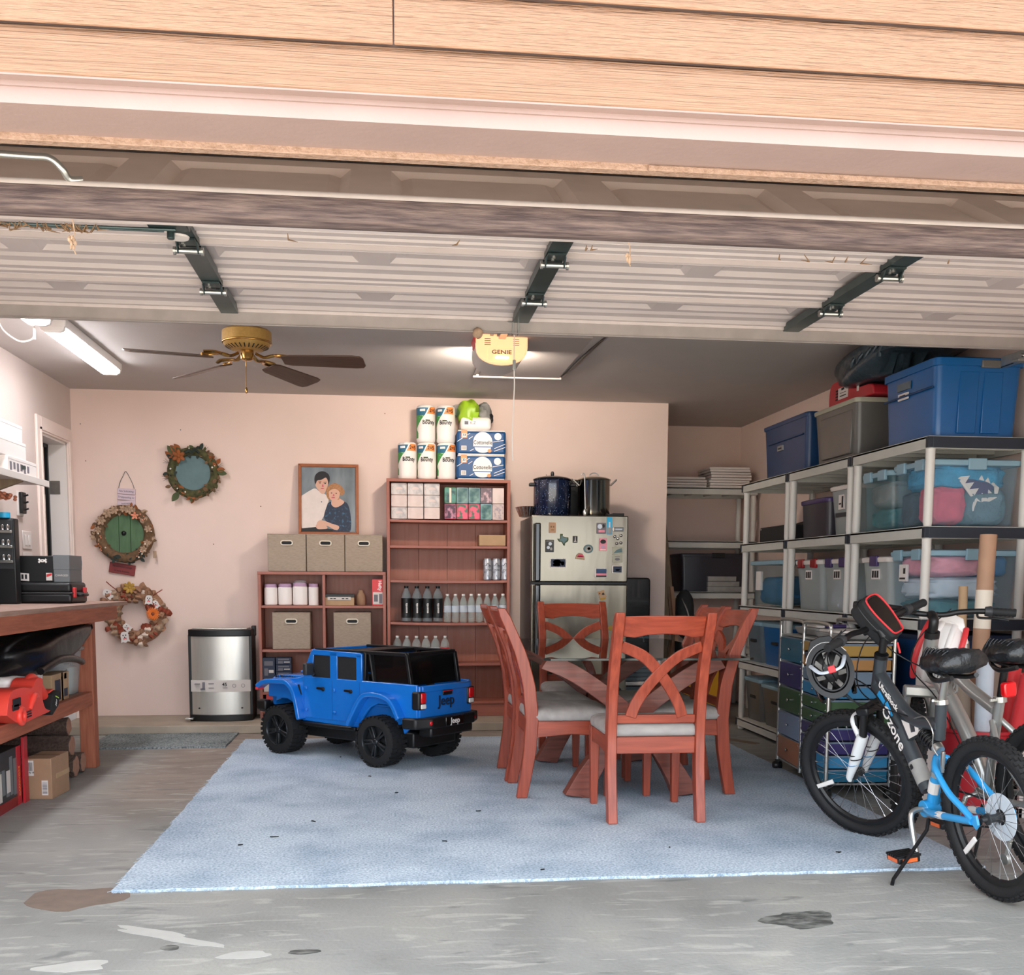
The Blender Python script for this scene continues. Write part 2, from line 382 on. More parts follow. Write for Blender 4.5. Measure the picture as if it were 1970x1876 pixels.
def mk_floor():
    m = mk('concrete', '#a9aaa6', .62, spec=.35); nt = m.node_tree; b = nt.nodes['Principled BSDF']
    tc = nt.nodes.new('ShaderNodeTexCoord')
    def noise(sc, det, st=(1,1,1), dist=0):
        mp = nt.nodes.new('ShaderNodeMapping'); mp.inputs['Scale'].default_value = st; nt.links.new(tc.outputs['Object'], mp.inputs[0])
        n = nt.nodes.new('ShaderNodeTexNoise'); n.inputs['Scale'].default_value = sc; n.inputs['Detail'].default_value = det; n.inputs['Distortion'].default_value = dist
        nt.links.new(mp.outputs[0], n.inputs['Vector']); return n
    def ramp(n, stops):
        r = nt.nodes.new('ShaderNodeValToRGB'); nt.links.new(n.outputs[0], r.inputs[0])
        while len(r.color_ramp.elements) < len(stops): r.color_ramp.elements.new(.5)
        for e, (p, c) in zip(r.color_ramp.elements, stops): e.position = p; e.color = c if isinstance(c, tuple) else lin(c)
        return r
    def mix(a, bb, fac, mode='MIX'):
        x = nt.nodes.new('ShaderNodeMix'); x.data_type = 'RGBA'; x.blend_type = mode
        nt.links.new(a, x.inputs[6]); nt.links.new(bb, x.inputs[7])
        if isinstance(fac, float): x.inputs[0].default_value = fac
        else: nt.links.new(fac, x.inputs[0])
        return x.outputs[2]
    base = ramp(noise(1.3, 8, (1,1,1), .6), [(.3,'#7a7d7a'),(.5,'#929491'),(.72,'#a5a49d')])
    warm = ramp(noise(.35, 3), [(.42,(0,0,0,1)),(.62,(1,1,1,1))])
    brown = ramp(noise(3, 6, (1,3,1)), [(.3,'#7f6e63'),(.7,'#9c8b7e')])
    c = mix(base.outputs[0], brown.outputs[0], .10)
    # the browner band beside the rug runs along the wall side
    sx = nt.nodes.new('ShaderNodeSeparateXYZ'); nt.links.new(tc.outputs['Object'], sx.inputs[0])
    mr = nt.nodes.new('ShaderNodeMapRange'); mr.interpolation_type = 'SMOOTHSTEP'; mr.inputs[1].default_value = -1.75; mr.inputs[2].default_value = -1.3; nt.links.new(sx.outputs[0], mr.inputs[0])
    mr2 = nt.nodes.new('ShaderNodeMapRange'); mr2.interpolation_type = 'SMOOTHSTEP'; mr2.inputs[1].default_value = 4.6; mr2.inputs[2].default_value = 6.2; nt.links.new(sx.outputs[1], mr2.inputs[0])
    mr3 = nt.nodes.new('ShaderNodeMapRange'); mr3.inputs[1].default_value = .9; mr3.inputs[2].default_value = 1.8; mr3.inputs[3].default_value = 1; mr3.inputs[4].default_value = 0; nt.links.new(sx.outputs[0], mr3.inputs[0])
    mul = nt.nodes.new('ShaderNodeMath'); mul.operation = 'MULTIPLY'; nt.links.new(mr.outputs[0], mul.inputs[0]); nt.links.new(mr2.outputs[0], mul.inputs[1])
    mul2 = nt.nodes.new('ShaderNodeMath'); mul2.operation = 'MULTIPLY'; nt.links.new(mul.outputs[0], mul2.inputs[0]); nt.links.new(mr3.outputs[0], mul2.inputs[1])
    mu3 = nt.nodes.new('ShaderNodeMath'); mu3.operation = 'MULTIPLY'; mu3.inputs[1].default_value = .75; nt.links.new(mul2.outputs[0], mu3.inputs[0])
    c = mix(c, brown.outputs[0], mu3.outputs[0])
    streak = ramp(noise(7, 8, (.6,2.6,1), 1.2), [(.56,(0,0,0,1)),(.66,(1,1,1,1))])
    pale = nt.nodes.new('ShaderNodeRGB'); pale.outputs[0].default_value = lin('#b4b2ac')
    sm = nt.nodes.new('ShaderNodeMath'); sm.operation = 'MULTIPLY'; sm.inputs[1].default_value = .55; nt.links.new(streak.outputs[0], sm.inputs[0])
    c = mix(c, pale.outputs[0], sm.outputs[0])
    dark = ramp(noise(5, 9, (.7,2.2,1), .8), [(.30,(1,1,1,1)),(.38,(0,0,0,1))])
    dk = nt.nodes.new('ShaderNodeRGB'); dk.outputs[0].default_value = lin('#5a5f5d')
    dm = nt.nodes.new('ShaderNodeMath'); dm.operation = 'MULTIPLY'; dm.inputs[1].default_value = .55; nt.links.new(dark.outputs[0], dm.inputs[0])
    c = mix(c, dk.outputs[0], dm.outputs[0])
    nt.links.new(c, b.inputs['Base Color'])
    bn = nt.nodes.new('ShaderNodeBump'); bn.inputs['Strength'].default_value = .25; bn.inputs['Distance'].default_value = .01
    nt.links.new(noise(60, 6).outputs[0], bn.inputs['Height']); nt.links.new(bn.outputs[0], b.inputs['Normal'])
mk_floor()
mk('concrete_step', '#a79a8a', .7, var=.12, sc=5, bump=.1, bsc=60)
mk('drive', '#c0b9af', .8, var=.06, sc=2)
mk('stain_dark', '#454744', .6, 0, 0, 16, 0, None, (1,2,1), '#7d7e79', thr=(.42,.62), det=8); mk('stain_pale', '#b3b2ad', .6, var=.06, sc=14); mk('stain_brown', '#77675a', .65, var=.15, sc=14)
# ================================================================ the room
XL, XR, YB, YR, ZC = -2.40, 3.34, 8.77, 10.02, 2.594
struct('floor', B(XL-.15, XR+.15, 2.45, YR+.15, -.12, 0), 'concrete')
struct('driveway', B(-30, 30, -40, 2.45, -.14, -.015), 'drive')
struct('floor_step', B(XL, 2.304, 8.11, YB, 0, .065), 'concrete_step', bev=.006)
struct('ceiling', B(XL-.15, XR+.15, 2.6, YR+.15, ZC, ZC+.1), 'ceil')
struct('roof', B(XL-.6, XR+.6, 1.75, YR+.5, 3.2, 3.3), 'header')
struct('wall_back', B(XL-.15, 2.304, YB, YB+.12, 0, ZC), 'wall')
struct('wall_return', B(2.18, 2.304, YB+.12, YR, 0, ZC), 'wall')
struct('wall_recess', B(2.18, XR+.15, YR, YR+.12, 0, ZC), 'wall')
struct('wall_right', B(XR, XR+.15, 2.45, YR, 0, 3.0), 'wall')
# left wall with the door opening
DY0, DY1, DZ = 7.98, 8.62, 2.165
wl = MB().bx(XL-.15, XL, 2.45, DY0, 0, 3.0).bx(XL-.15, XL, DY1, YB, 0, 3.0).bx(XL-.15, XL, DY0, DY1, DZ, 3.0)
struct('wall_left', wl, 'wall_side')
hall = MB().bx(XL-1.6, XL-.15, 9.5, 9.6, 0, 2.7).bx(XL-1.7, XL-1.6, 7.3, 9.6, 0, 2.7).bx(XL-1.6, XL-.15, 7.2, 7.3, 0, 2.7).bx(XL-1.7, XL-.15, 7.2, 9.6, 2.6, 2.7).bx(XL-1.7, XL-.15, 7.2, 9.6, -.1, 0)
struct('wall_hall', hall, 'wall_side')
d = struct('door_1', B(XL-.9, XL-.165, DY1-.055, DY1-.012, .02, DZ-.02), 'leafdoor', bev=.003)
for z in (.3, 1.05, 1.83):
    obj('hinge', MB().bx(XL-.16, XL-.05, DY1-.022, DY1-.017, z-.05, z+.05).cyl((XL-.165,DY1-.03,z-.055),(XL-.165,DY1-.03,z+.055),.008), 'zinc', d)
t1 = struct('trim_1', B(XL, XL+.018, DY0-.10, DY0, 0, DZ+.11), 'trim', bev=.004)
obj('casing_head', B(XL, XL+.018, DY0+.0005, DY1-.0005, DZ, DZ+.11), 'trim', t1, .004)
obj('casing_side', B(XL, XL+.018, DY1, DY1+.10, 0, DZ+.11), 'trim', t1, .004)
obj('casing_bead', MB().bx(XL+.018, XL+.026, DY0-.03, DY1+.03, DZ+.015, DZ+.03).bx(XL+.018, XL+.026, DY0-.03, DY0-.015, 0, DZ+.03).bx(XL+.018, XL+.026, DY1+.015, DY1+.03, 0, DZ+.03), 'trim', t1)
obj('jamb', B(XL-.15, XL, DY1-.015, DY1, 0, DZ), 'jamb', t1); obj('jamb', B(XL-.15, XL, DY0, DY0+.015, 0, DZ), 'jamb', t1); obj('jamb_head', B(XL-.15, XL, DY0, DY1, DZ-.015, DZ), 'jamb', t1)
obj('dark_gap_strip', MB().bx(XL-.152, XL-.128, DY1-.045, DY1-.014, 0, DZ).bx(XL-.152, XL-.128, DY0+.014, DY1, DZ-.04, DZ-.014), 'black', t1)  # black strips paint in the shade of the gaps at the jamb
obj('dark_gap_strip', B(XL-.168, XL-.155, DY1-.075, DY1-.05, 0, DZ), 'black', t1)
# front wall: framing, siding boards, trim boards
fw = MB().bx(XL-1.5, -2.15, 2.42, 2.60, 0, 3.2).bx(2.95, XR+1.5, 2.42, 2.60, 0, 3.2).bx(-2.15, 2.95, 2.435, 2.60, 2.125, 3.2)
wf = struct('wall_front', fw, 'header')
struct('wall_front_lining', B(XL, XR, 2.602, 2.615, 2.135, ZC), 'wall')
def siding(x0, x1, z0, z1, m='sideboard'):
    return obj('siding_board', MB().prism([(2.399,z0+.003),(2.402,z0),(2.407,z0),(2.434,z1),(2.424,z1)], 'x', x0, x1), m, wf, .002)
siding(-3.9, 1.515, 2.172, 2.2755, 'sideboard_fine'); siding(1.518, 4.8, 2.172, 2.2755, 'sideboard_fine')
siding(-3.9, .022, 2.271, 2.3855); siding(.025, 4.8, 2.271, 2.3855)
z = 2.381
for k in range(7):
    siding(-3.9, 4.8, z, z+.115); z += .1105
siding_under = obj('drip_board', B(-3.9, 4.8, 2.404, 2.436, 2.168, 2.178), 'header', wf, .001)
obj('flashing', B(-3.9, 4.8, 2.430, 2.437, 2.158, 2.168), 'header', wf)
tr = struct('trim_2', B(-2.15, 2.95, 2.437, 2.60, 2.126, 2.16), 'header', bev=.003, label='beige header trim board over the garage opening')
st = struct('trim_3', B(-2.15, 2.95, 2.588, 2.618, 2.110, 2.13), 'header_worn', bev=.002, label='worn stop moulding under the header with cracked paint')
obj('split_strip', B(.62, 2.95, 2.584, 2.590, 2.110, 2.1225), 'header_worn', st, .001)
# attic hatch
ah = thing('attic_hatch', 'flat attic hatch panel with a gapping warped edge in the grey ceiling', 'hatch', (.95, 7.1, ZC))
obj('panel', B(.66, 1.23, 6.46, 7.73, ZC-.014, ZC-.002), 'hatch', ah, loc='w')
obj('trim_strip', B(.62, 1.25, 7.74, 7.765, ZC-.022, ZC), 'trim', ah, .002, loc='w')
obj('trim_strip', B(.62, .64, 6.44, 7.74, ZC-.012, ZC), 'hatch', ah, .002, loc='w')
gap = [(1.25, 7.74, ZC-.004), (1.262, 7.45, ZC-.012), (1.27, 7.1, ZC-.016), (1.285, 6.8, ZC-.01), (1.31, 6.44, ZC-.004)]
obj('open_seam', MB().tube(smooth_path(gap), [.004+.008*sin(pi*i/24) for i in range(25)], 8), 'black', ah, loc='w')
obj('trim_strip', MB().tube([(p[0]+.013, p[1], p[2]) for p in smooth_path(gap)], .006, 6), 'hatch', ah, loc='w')
# ================================================================ rug, mat, stains
def ragged(x0, x1, y0, y1, n, amp, z0, z1):
    rr = random.Random(3); P = []
    for (a, b), (c, d) in (((x0,y0),(x1,y0)), ((x1,y0),(x1,y1)), ((x1,y1),(x0,y1)), ((x0,y1),(x0,y0))):
        for k in range(n):
            t = k/n; P.append((a+(c-a)*t+rr.uniform(-amp,amp), b+(d-b)*t+rr.uniform(-amp,amp)))
    return MB().prism(P, 'z', z0, z1)
rug = thing('carpet', 'large pale blue-grey carpet remnant under the dining table', 'carpet', (.7, 5.9, 0))
m = ragged(-1.005, 2.40, 3.985, 7.76, 46, .006, .0, .011)
obj('pile', m, 'rug', rug, loc='w')
fr = MB(); rr = random.Random(5)
for k in range(420):
    t = rr.random()
    p = (-1.005+3.4*rr.random(), 3.985, .008) if t < .6 else (-1.005, 3.985+3.77*rr.random(), .008)
    q = (p[0]+rr.uniform(-.012,.012)-(.010 if t >= .6 else 0), p[1]-(.012 if t < .6 else 0)+rr.uniform(-.01,.01), .003)
    fr.cyl(p, q, .0014, .0008, 4)
f = obj('frayed_edge', fr, 'rug', rug, loc='w'); f['kind'] = 'stuff'
doormat = tag(obj('floor_mat', ragged(-2.02, -1.10, 7.42, 8.09, 20, .006, 0, .014), 'mat'), 'short grey pile mat on the floor against the low concrete step', 'mat')
lint = MB(); rr = random.Random(11)
for (x, y) in [(-.72,7.3),(-.3,6.9),(.05,5.7),(-.35,5.05),(.45,5.2),(-.5,4.75),(.25,4.6),(-.62,4.62),(1.9,4.25),(.6,4.1),(1.2,4.4),(-.1,6.2)]:
    lint.xf(Matrix()); lint.tube([(x+rr.uniform(-.02,.02),y+rr.uniform(-.01,.01),.013),(x,y,.015),(x+rr.uniform(-.02,.02),y+.01,.013)], .003, 5)
tag(obj('carpet_lint', lint, 'blackmat'), 'tiny dark crumbs scattered on the blue-grey carpet', 'lint', kind='stuff')
def blot(name, label, cx, cy, rx, ry, m, seed, amp=.3, n=26, ang=0):
    rr = random.Random(seed); ph = [rr.uniform(0,6.3) for _ in range(4)]; P = []
    for k in range(n):
        a = 2*pi*k/n; r = 1+amp*(sin(2*a+ph[0])*.4+sin(3*a+ph[1])*.35+sin(5*a+ph[2])*.25+rr.uniform(-.15,.15))
        x, y = rx*r*cos(a), ry*r*sin(a); P.append((cx+x*cos(ang)-y*sin(ang), cy+x*sin(ang)+y*cos(ang)))
    o = obj(name, MB().prism(P, 'z', .0002, .0012), m); return tag(o, label, 'stain', kind='stuff')
blot('oil_stain', 'dark dried oil stain on the concrete in front of the bicycles', 1.40, 3.43, .115, .10, 'stain_dark', 1, .35)
blot('oil_stain', 'brown damp stain at the near left corner of the carpet', -1.12, 3.93, .16, .15, 'stain_brown', 4, .3)
blot('paint_spill', 'long pale dried paint spill on the concrete floor', -.72, 3.48, .20, .035, 'stain_pale', 9, .5, 40, -.52)
blot('paint_spill', 'pale fish-shaped dried spill on the concrete floor', -.44, 3.27, .075, .035, 'stain_pale', 12, .25, 26, .15)
blot('paint_spill', 'pale splash left of the long dried paint spill', -.93, 3.22, .09, .05, 'stain_pale', 14, .4)
blot('paint_spill', 'pale smear on the floor at the bottom edge of the picture', -.95, 3.06, .05, .07, 'stain_pale', 16, .4)
for i, (x, y, a, b_) in enumerate([(-.83,3.03,.035,.035),(-.26,3.28,.05,.022),(-1.14,3.12,.035,.03),(-.68,3.36,.03,.025)]):
    blot('oil_spot', ['small dark oil spot between the two pale smears by the bottom edge','slim dark oil spot right of the pale fish-shaped spill','round dark oil spot nearest the bottom left corner','small brown spot beside the middle of the long paint spill'][i], x, y, a, b_, 'stain_dark', 30+i, .15)
blot('oil_stain', 'dark wet mark on the floor in front of the far grey shelf', 2.52, 7.48, .20, .05, 'stain_brown', 21, .4, 26, -1.1)
# ================================================================ raised sectional garage door
gd = thing('garage_door', 'raised cream sectional garage door hanging level under the ceiling', 'garage door', (.35, 3.9, 2.30))
DX0, DX1 = -2.2, 3.0
def stamped(y0, y1, zf, zt, dz, x0=DX0, x1=DX1, out=False):
    """strip of sheet between y0 and y1 at height zf with stamped oblong pans; returns MB"""
    m = MB(); xs = []; c = -.66+.3125-4*.625
    while c < x1+.5: xs.append(c); c += .625
    ym0, ym1 = y0+.035, y1-.035
    def quad(a, b, c_, d_): m.add([a,b,c_,d_], [(0,1,2,3)])
    edges = [x0]
    for c in xs:
        a, b = c-.255, c+.255
        if b < x0 or a > x1: continue
        a = max(a, x0+.001); b = min(b, x1-.001)
        quad((edges[-1],y0,zf),(a,y0,zf),(a,y1,zf),(edges[-1],y1,zf))
        quad((a,y0,zf),(b,y0,zf),(b,ym0,zf),(a,ym0,zf)); quad((a,ym1,zf),(b,ym1,zf),(b,y1,zf),(a,y1,zf))
        e = .030; ey = .022
        A = [(a,ym0,zf),(b,ym0,zf),(b,ym1,zf),(a,ym1,zf)]; I = [(a+e,ym0+ey,zf+dz),(b-e,ym0+ey,zf+dz),(b-e,ym1-ey,zf+dz),(a+e,ym1-ey,zf+dz)]
        e2 = e+.03; J = [(a+e2,ym0+ey+.012,zf+dz*.55),(b-e2,ym0+ey+.012,zf+dz*.55),(b-e2,ym1-ey-.012,zf+dz*.55),(a+e2,ym1-ey-.012,zf+dz*.55)]
        m.add(A+I+J, [(i,(i+1)%4,4+(i+1)%4,4+i) for i in range(4)]+[(4+i,4+(i+1)%4,8+(i+1)%4,8+i) for i in range(4)]+[(8,9,10,11)])
        edges.append(b)
    quad((edges[-1],y0,zf),(x1,y0,zf),(x1,y1,zf),(edges[-1],y1,zf))
    return m
def section(ya):
    yb = ya+.531; m = stamped(ya+.05, ya+.335, 2.330, 0, .022)
    # rails: bright lip at the near joint, ribbed band at the far side
    prof = [(ya,2.345),(ya,2.287),(ya+.012,2.285),(ya+.020,2.296),(ya+.026,2.288),(ya+.040,2.292),(ya+.046,2.312),(ya+.05,2.330)]
    m2 = MB(); pts = prof
    for (a, b), (c, d) in zip(pts, pts[1:]): m2.add([(DX0,a,b),(DX1,a,b),(DX1,c,d),(DX0,c,d)], [(0,1,2,3)])
    prof = [(ya+.335,2.330),(ya+.35,2.320),(ya+.40,2.318),(ya+.412,2.304),(ya+.445,2.303),(ya+.452,2.312),(ya+.468,2.312),(ya+.474,2.302),(ya+.505,2.301),(ya+.512,2.312),(ya+.522,2.312),(ya+.526,2.303),(yb,2.303),(yb,2.345)]
    for (a, b), (c, d) in zip(prof, prof[1:]): m2.add([(DX0,a,b),(DX1,a,b),(DX1,c,d),(DX0,c,d)], [(0,1,2,3)])
    m.add(m2.v, m2.f); m.bx(DX0, DX1, ya, yb, 2.347, 2.352)
    return m
for ya in (3.37, 3.901, 4.432): obj('door_section', section(ya), 'doorpaint', gd, loc='w')
# bottom section: hangs slanted from the curve of the track, its outer face towards the driveway
L = .531; ang = math.atan2(2.387-2.128, .464)
m = stamped(.05, L-.06, 0, 0, -.022); m.add([(DX0,0,0),(DX1,0,0),(DX1,.05,0),(DX0,.05,0)],[(0,1,2,3)]); m.add([(DX0,L-.06,0),(DX1,L-.06,0),(DX1,L,0),(DX0,L,0)],[(0,1,2,3)])
m.bx(DX0, DX1, 0, L, -.048, -.043); m.bx(DX0, DX1, 0, .004, -.045, 0); m.bx(DX0, DX1, L-.004, L, -.045, 0)
M = Matrix.Translation((0, 2.925, 2.128)) @ Matrix.Rotation(ang, 4, 'X')
o = obj('door_section', m.xf(M), 'doorout', gd, loc='w'); o['label'] = 'slanted bottom section with its outer face showing'
s = MB().tube([(DX0,2.925,2.128),(DX1,2.925,2.128)], .016, 12)
s.xf(Matrix.Translation((0,0,0))); obj('edge_cap', s, 'sealtop', gd, smooth=50, loc='w')
rb = MB().prism([(2.905,2.125),(2.900,2.095),(2.905,2.070),(2.925,2.058),(2.955,2.060),(2.975,2.075),(2.965,2.085),(2.935,2.118)], 'x', DX0, DX1)
obj('bottom_seal', rb, 'rubber', gd, .003, loc='w')
obj('seal_channel', B(DX0, DX1, 2.955, 2.982, 2.062, 2.070), 'sealtop', gd, loc='w')
# stiles and hinges
st_m = MB().bx(-.036,.036,0,.50,-.020,0).bx(-.036,-.031,0,.50,0,.012).bx(.031,.036,0,.50,0,.012)
def hinge_mb():
    h = MB().bx(-.032,.032,-.075,-.008,-.006,0).bx(-.032,.032,.006,.06,-.006,0)
    h.prism([(-.05,-.004),(-.012,-.004),(.0,-.030),(-.014,-.034),(-.024,-.026)], 'x', -.036, -.031)
    h.prism([(-.05,-.004),(-.012,-.004),(.0,-.030),(-.014,-.034),(-.024,-.026)], 'x', .031, .036)
    return h
rl = MB().cyl((-.05,-.008,-.024),(.05,-.008,-.024),.009,n=10); 
for x in (-.046,.046): rl.cyl((x-.004,-.008,-.024),(x+.004,-.008,-.024),.014,n=12)
bolts = MB()
for y in (-.055,-.03,.03,.045): bolts.cyl((.01*(1 if y > 0 else -1),y,-.006),(.01*(1 if y > 0 else -1),y,-.014),.006,n=8)
sme, hme, rme, bme = st_m.mesh('stile'), hinge_mb().mesh('hinge'), rl.mesh('pin'), bolts.mesh('bolts')
for x in (-.66, .60, 1.845):
    for ya in (3.41, 3.93, 4.46):
        o = obj('stile', sme, 'stile', gd); o.location = (x-.35, ya-3.9, 0.004)
    for yj in (3.901, 4.432):
        h = obj('hinge', hme, 'stile', gd); h.location = (x-.35, yj-3.9, -.018)
        obj('hinge_pin', rme, 'zinc', h); obj('bolt', bme, 'zinc', h)
    k = obj('bolt', MB().cyl((0,0,0),(0,0,-.016),.007,n=8), 'zinc', gd); k.location = (x-.35, 4.935-3.9, -.02)
obj('strut', MB().bx(DX0, DX1, 4.868, 4.874, 2.238, 2.302).bx(DX0, DX1, 4.868, 4.955, 2.296, 2.302).bx(DX0, DX1, 4.858, 4.874, 2.236, 2.240), 'strut', gd, loc='w')
obj('strut_lip', B(DX0, DX1, 4.862, 4.868, 2.291, 2.304), 'sealtop', gd, .001, loc='w')
# lock at the left stile with its two bars, and the pull handle outside
lk = obj('lock', MB().bx(-.745,-.62,3.62,3.70,2.262,2.288).cyl((-.68,3.69,2.26),(-.68,3.69,2.235),.012), 'stile', gd, .003, loc='w')
obj('lock_dial', MB().lathe([(.0,-.012),(.034,-.010),(.036,-.004),(.03,0)], 20, (-.665,3.735,2.262), 'z'), 'offwhite', lk, loc=None).location = (0,0,0)
obj('lock_bar', MB().cyl((-2.2,3.655,2.252),(-.66,3.668,2.258),.005,n=8), 'stile', gd, loc='w')
obj('lock_bar', MB().cyl((-2.2,3.672,2.252),(-.70,3.684,2.258),.004,n=8), 'stile', gd, loc='w')
hp = [(-1.25,2.925,2.16),(-1.20,2.885,2.178),(-1.0,2.878,2.182),(-.86,2.878,2.180),(-.815,2.88,2.178),(-.79,2.895,2.158),(-.78,2.915,2.142),(-.75,2.925,2.145)]
obj('lift_handle', MB().tube(smooth_path(hp), .009, 8), 'zinc', gd, smooth=60, loc='w')
# opener bracket hanging at the middle stile
br = MB().bx(.545,.568,4.86,4.90,2.285,2.291).bx(.588,.611,4.86,4.90,2.285,2.291).bx(.563,.568,4.86,4.90,2.235,2.29).bx(.588,.593,4.86,4.90,2.235,2.29)
obj('opener_bracket', br, 'zinc', gd, loc='w')
obj('opener_arm', MB().bar((.578,4.885,2.262),(.585,5.35,2.44), .006, .03), 'zinc', gd, loc='w')
# leaves, cobweb caught on the rail
rr = random.Random(8); lv = MB()
for k in range(90):
    x = rr.uniform(-1.22,-.74) if k < 80 else rr.uniform(-.5,1.6); y = 3.0+rr.uniform(-.005,.012); z = 2.062
    lv.tube([(x,y,z),(x+rr.uniform(-.02,.02),y+.01,z-rr.uniform(.004,.016)),(x+rr.uniform(-.03,.03),y+.02,z-rr.uniform(.0,.02))], [.001,.0028,.0006], 5)
tag(obj('leaf_litter', lv, 'leafbrown'), 'dry leaf scraps and cobweb caught on the door bottom rail', 'leaf litter', kind='stuff')
tag(obj('dead_leaf', MB().ell((-1.19,3.0,2.045),(.006,.004,.022),8,6).xf(rot(.35,'Y',(-1.19,3.0,2.045))), 'peach', smooth=60), 'single pinkish dry leaf hanging from the door seal', 'leaf')
for (x, l, lab) in ((-.79, .085, 'clump of cobweb and fluff hanging by the door lock'), (.66, .06, 'thin cobweb strand hanging right of the middle stile')):
    pts = [(x,2.966,2.064),(x+.004,2.966,2.06-l*.4),(x-.004,2.966,2.06-l*.65),(x+.006,2.966,2.06-l)]
    mb = MB().tube(smooth_path(pts), .0016, 5)
    for k in range(14): mb.ell((x+rnd.uniform(-.01,.01)*(1 if l > .07 else .5),2.966+rnd.uniform(-.006,.006),2.06-l*rnd.uniform(.5,.8)),(.004,.003,.006),6,4,.3,seed=k)
    tag(obj('cobweb', mb, 'leaftan'), lab, 'cobweb', kind='stuff')
# ================================================================ opener head and pull rope
go = thing('door_opener', 'ceiling garage door opener with a glowing peach lens front', 'opener', (.69, 6.5, ZC))
prof = []
for k in range(13):
    a = pi+pi*k/12; prof.append((.155*cos(a), -.105+.075*sin(a) if False else (-.07-.105*abs(sin(a))**.8)))
prof = [(-.155,.0)]+prof+[(.155,.0)]
obj('housing', MB().prism([(x*.97,z*.97) for x, z in prof], 'y', .03, .36), 'offwhite', go, .01)
obj('lens', MB().prism(prof, 'y', -.01, .03), 'genielens', go, .012)
obj('rear_fill_plate', MB().prism([(x*.8,z*.8-.005) for x, z in prof], 'y', .355, .362), 'rear_fill_glow', go)  # unseen glowing plate, added to brighten the back wall and right side
obj('face_panel', MB().prism(rrect(.17,.075,.012,4,.0,-.118), 'y', -.016, -.009), 'genielens', go, .002)
obj('bulb_window', MB().prism(rrect(.075,.013,.004,3,0,-.135), 'y', -.019, -.015), 'genieglow', go)
text('lettering', 'GENIE', .032, 'ink', go, (-.002,-.0175,-.105), sx=1.35, bold=.0004)
vent = MB()
for sgn in (-1,1):
    for k in range(4): vent.bx(sgn*.085-.018, sgn*.085+.018, -.013, -.0095, -.030-.011*k, -.027-.011*k)
obj('vent', vent, 'inkgrey', go)
obj('hanger', MB().bx(-.13,-.11,.05,.08,-.02,.0).bx(.11,.13,.05,.08,-.02,.0), 'zinc', go)
obj('rail', B(-.02,.02,-1.6,.0,-.028,-.006), 'zinc', go)
obj('side_lens', MB().prism([(-.165,-.01),(-.15,-.01),(-.148,-.06),(-.158,-.05)], 'y', 0, .2), 'red', go)
rope = thing('pull_rope', 'thin white release cord hanging from the opener arm', 'cord', (.575, 4.9, 1.686))
pts = [(.577,4.9,2.24),(.576,4.9,2.1),(.578,4.9,2.02),(.574,4.9,1.93),(.570,4.9,1.80),(.569,4.9,1.74),(.573,4.9,1.686)]
obj('cord', MB().tube(smooth_path(pts,5), .0028, 6), 'offwhite', rope, loc='w')
obj('cord_clasp', MB().bx(.570,.584,4.894,4.906,2.085,2.13), 'zinc', rope, .002, loc='w')
wn = tag(obj('mud_nest', MB().ell((0,0,0),(.024,.02,.024),14,9,.08), 'leaftan', smooth=60), 'round brown mud nest stuck under the door strut', 'nest'); wn.location = (.41, 4.86, 2.233)
# ================================================================ tube lights
def tube_light(label, x, y0, y1):
    t = thing('tube_light', label, 'lamp', (x, y0, ZC), group='ceiling tube lights')
    Ln = y1-y0
    obj('housing', MB().prism([(-.075,-.0),(.075,-.0),(.072,-.05),(-.072,-.05)], 'y', 0, Ln), 'white_gloss', t, .006)
    obj('diffuser', MB().prism([(-.066,-.046),(.066,-.046),(.060,-.068),(.04,-.076),(-.04,-.076),(-.060,-.068)], 'y', .03, Ln-.03), 'ledlit', t, .004)
    for y in (0, Ln-.03): obj('end_cap', MB().prism([(-.068,-.044),(.068,-.044),(.062,-.070),(.04,-.079),(-.04,-.079),(-.062,-.070)], 'y', y, y+.03), 'white_gloss', t, .004)
    return t
t = tube_light('white tube light whose whole length shows beside the fan', -1.84, 6.42, 7.72)
t2 = tube_light('white tube light mostly hidden behind the raised door', -1.87, 5.05, 6.30)
pts = [(-1.93,6.0,2.51),(-2.0,6.05,2.50),(-2.03,6.2,2.47),(-1.99,6.33,2.44),(-1.93,6.36,2.46),(-1.91,6.34,2.50)]
obj('cord', MB().tube(smooth_path(pts), .005, 6), 'offwhite', t2, smooth=60, loc='w')
obj('pull_switch', MB().cyl((-1.905,6.32,2.52),(-1.905,6.32,2.45),.007), 'offwhite', t2, loc='w')
# ================================================================ ceiling fan
fan = thing('ceiling_fan', 'brass ceiling fan with brown wooden blades and a pull chain', 'fan', (-.757, 6.25, ZC))
obj('canopy', MB().lathe([(.0,0),(.085,0),(.083,-.012),(.06,-.05),(.055,-.055)], 28), 'brass', fan, smooth=40)
obj('motor', MB().lathe([(.0,-.05),(.06,-.055),(.122,-.075),(.134,-.085),(.136,-.14),(.128,-.150),(.120,-.165),(.085,-.182),(.0,-.184)], 36), 'brassmat', fan, smooth=40)
obj('band', MB().lathe([(.1365,-.139),(.1375,-.143),(.1365,-.147),(.13,-.149)], 36), 'brass', fan, smooth=40)
vs = MB()
for k in range(28):
    a = 2*pi*k/28; vs.bar((.086*cos(a),.086*sin(a),-.179),(.118*cos(a),.118*sin(a),-.165),.006,.006)
obj('motor_vent', vs, 'black', fan)
obj('switch_housing', MB().lathe([(.0,-.18),(.035,-.184),(.036,-.19),(.038,-.205),(.036,-.232),(.02,-.240),(.0,-.241)], 24), 'brass', fan, smooth=40)
bl = MB(); o_ = [(.20,-.045),(.24,-.058),(.60,-.072),(.645,-.066),(.66,-.04),(.66,.04),(.645,.066),(.60,.072),(.24,.058),(.20,.045)]
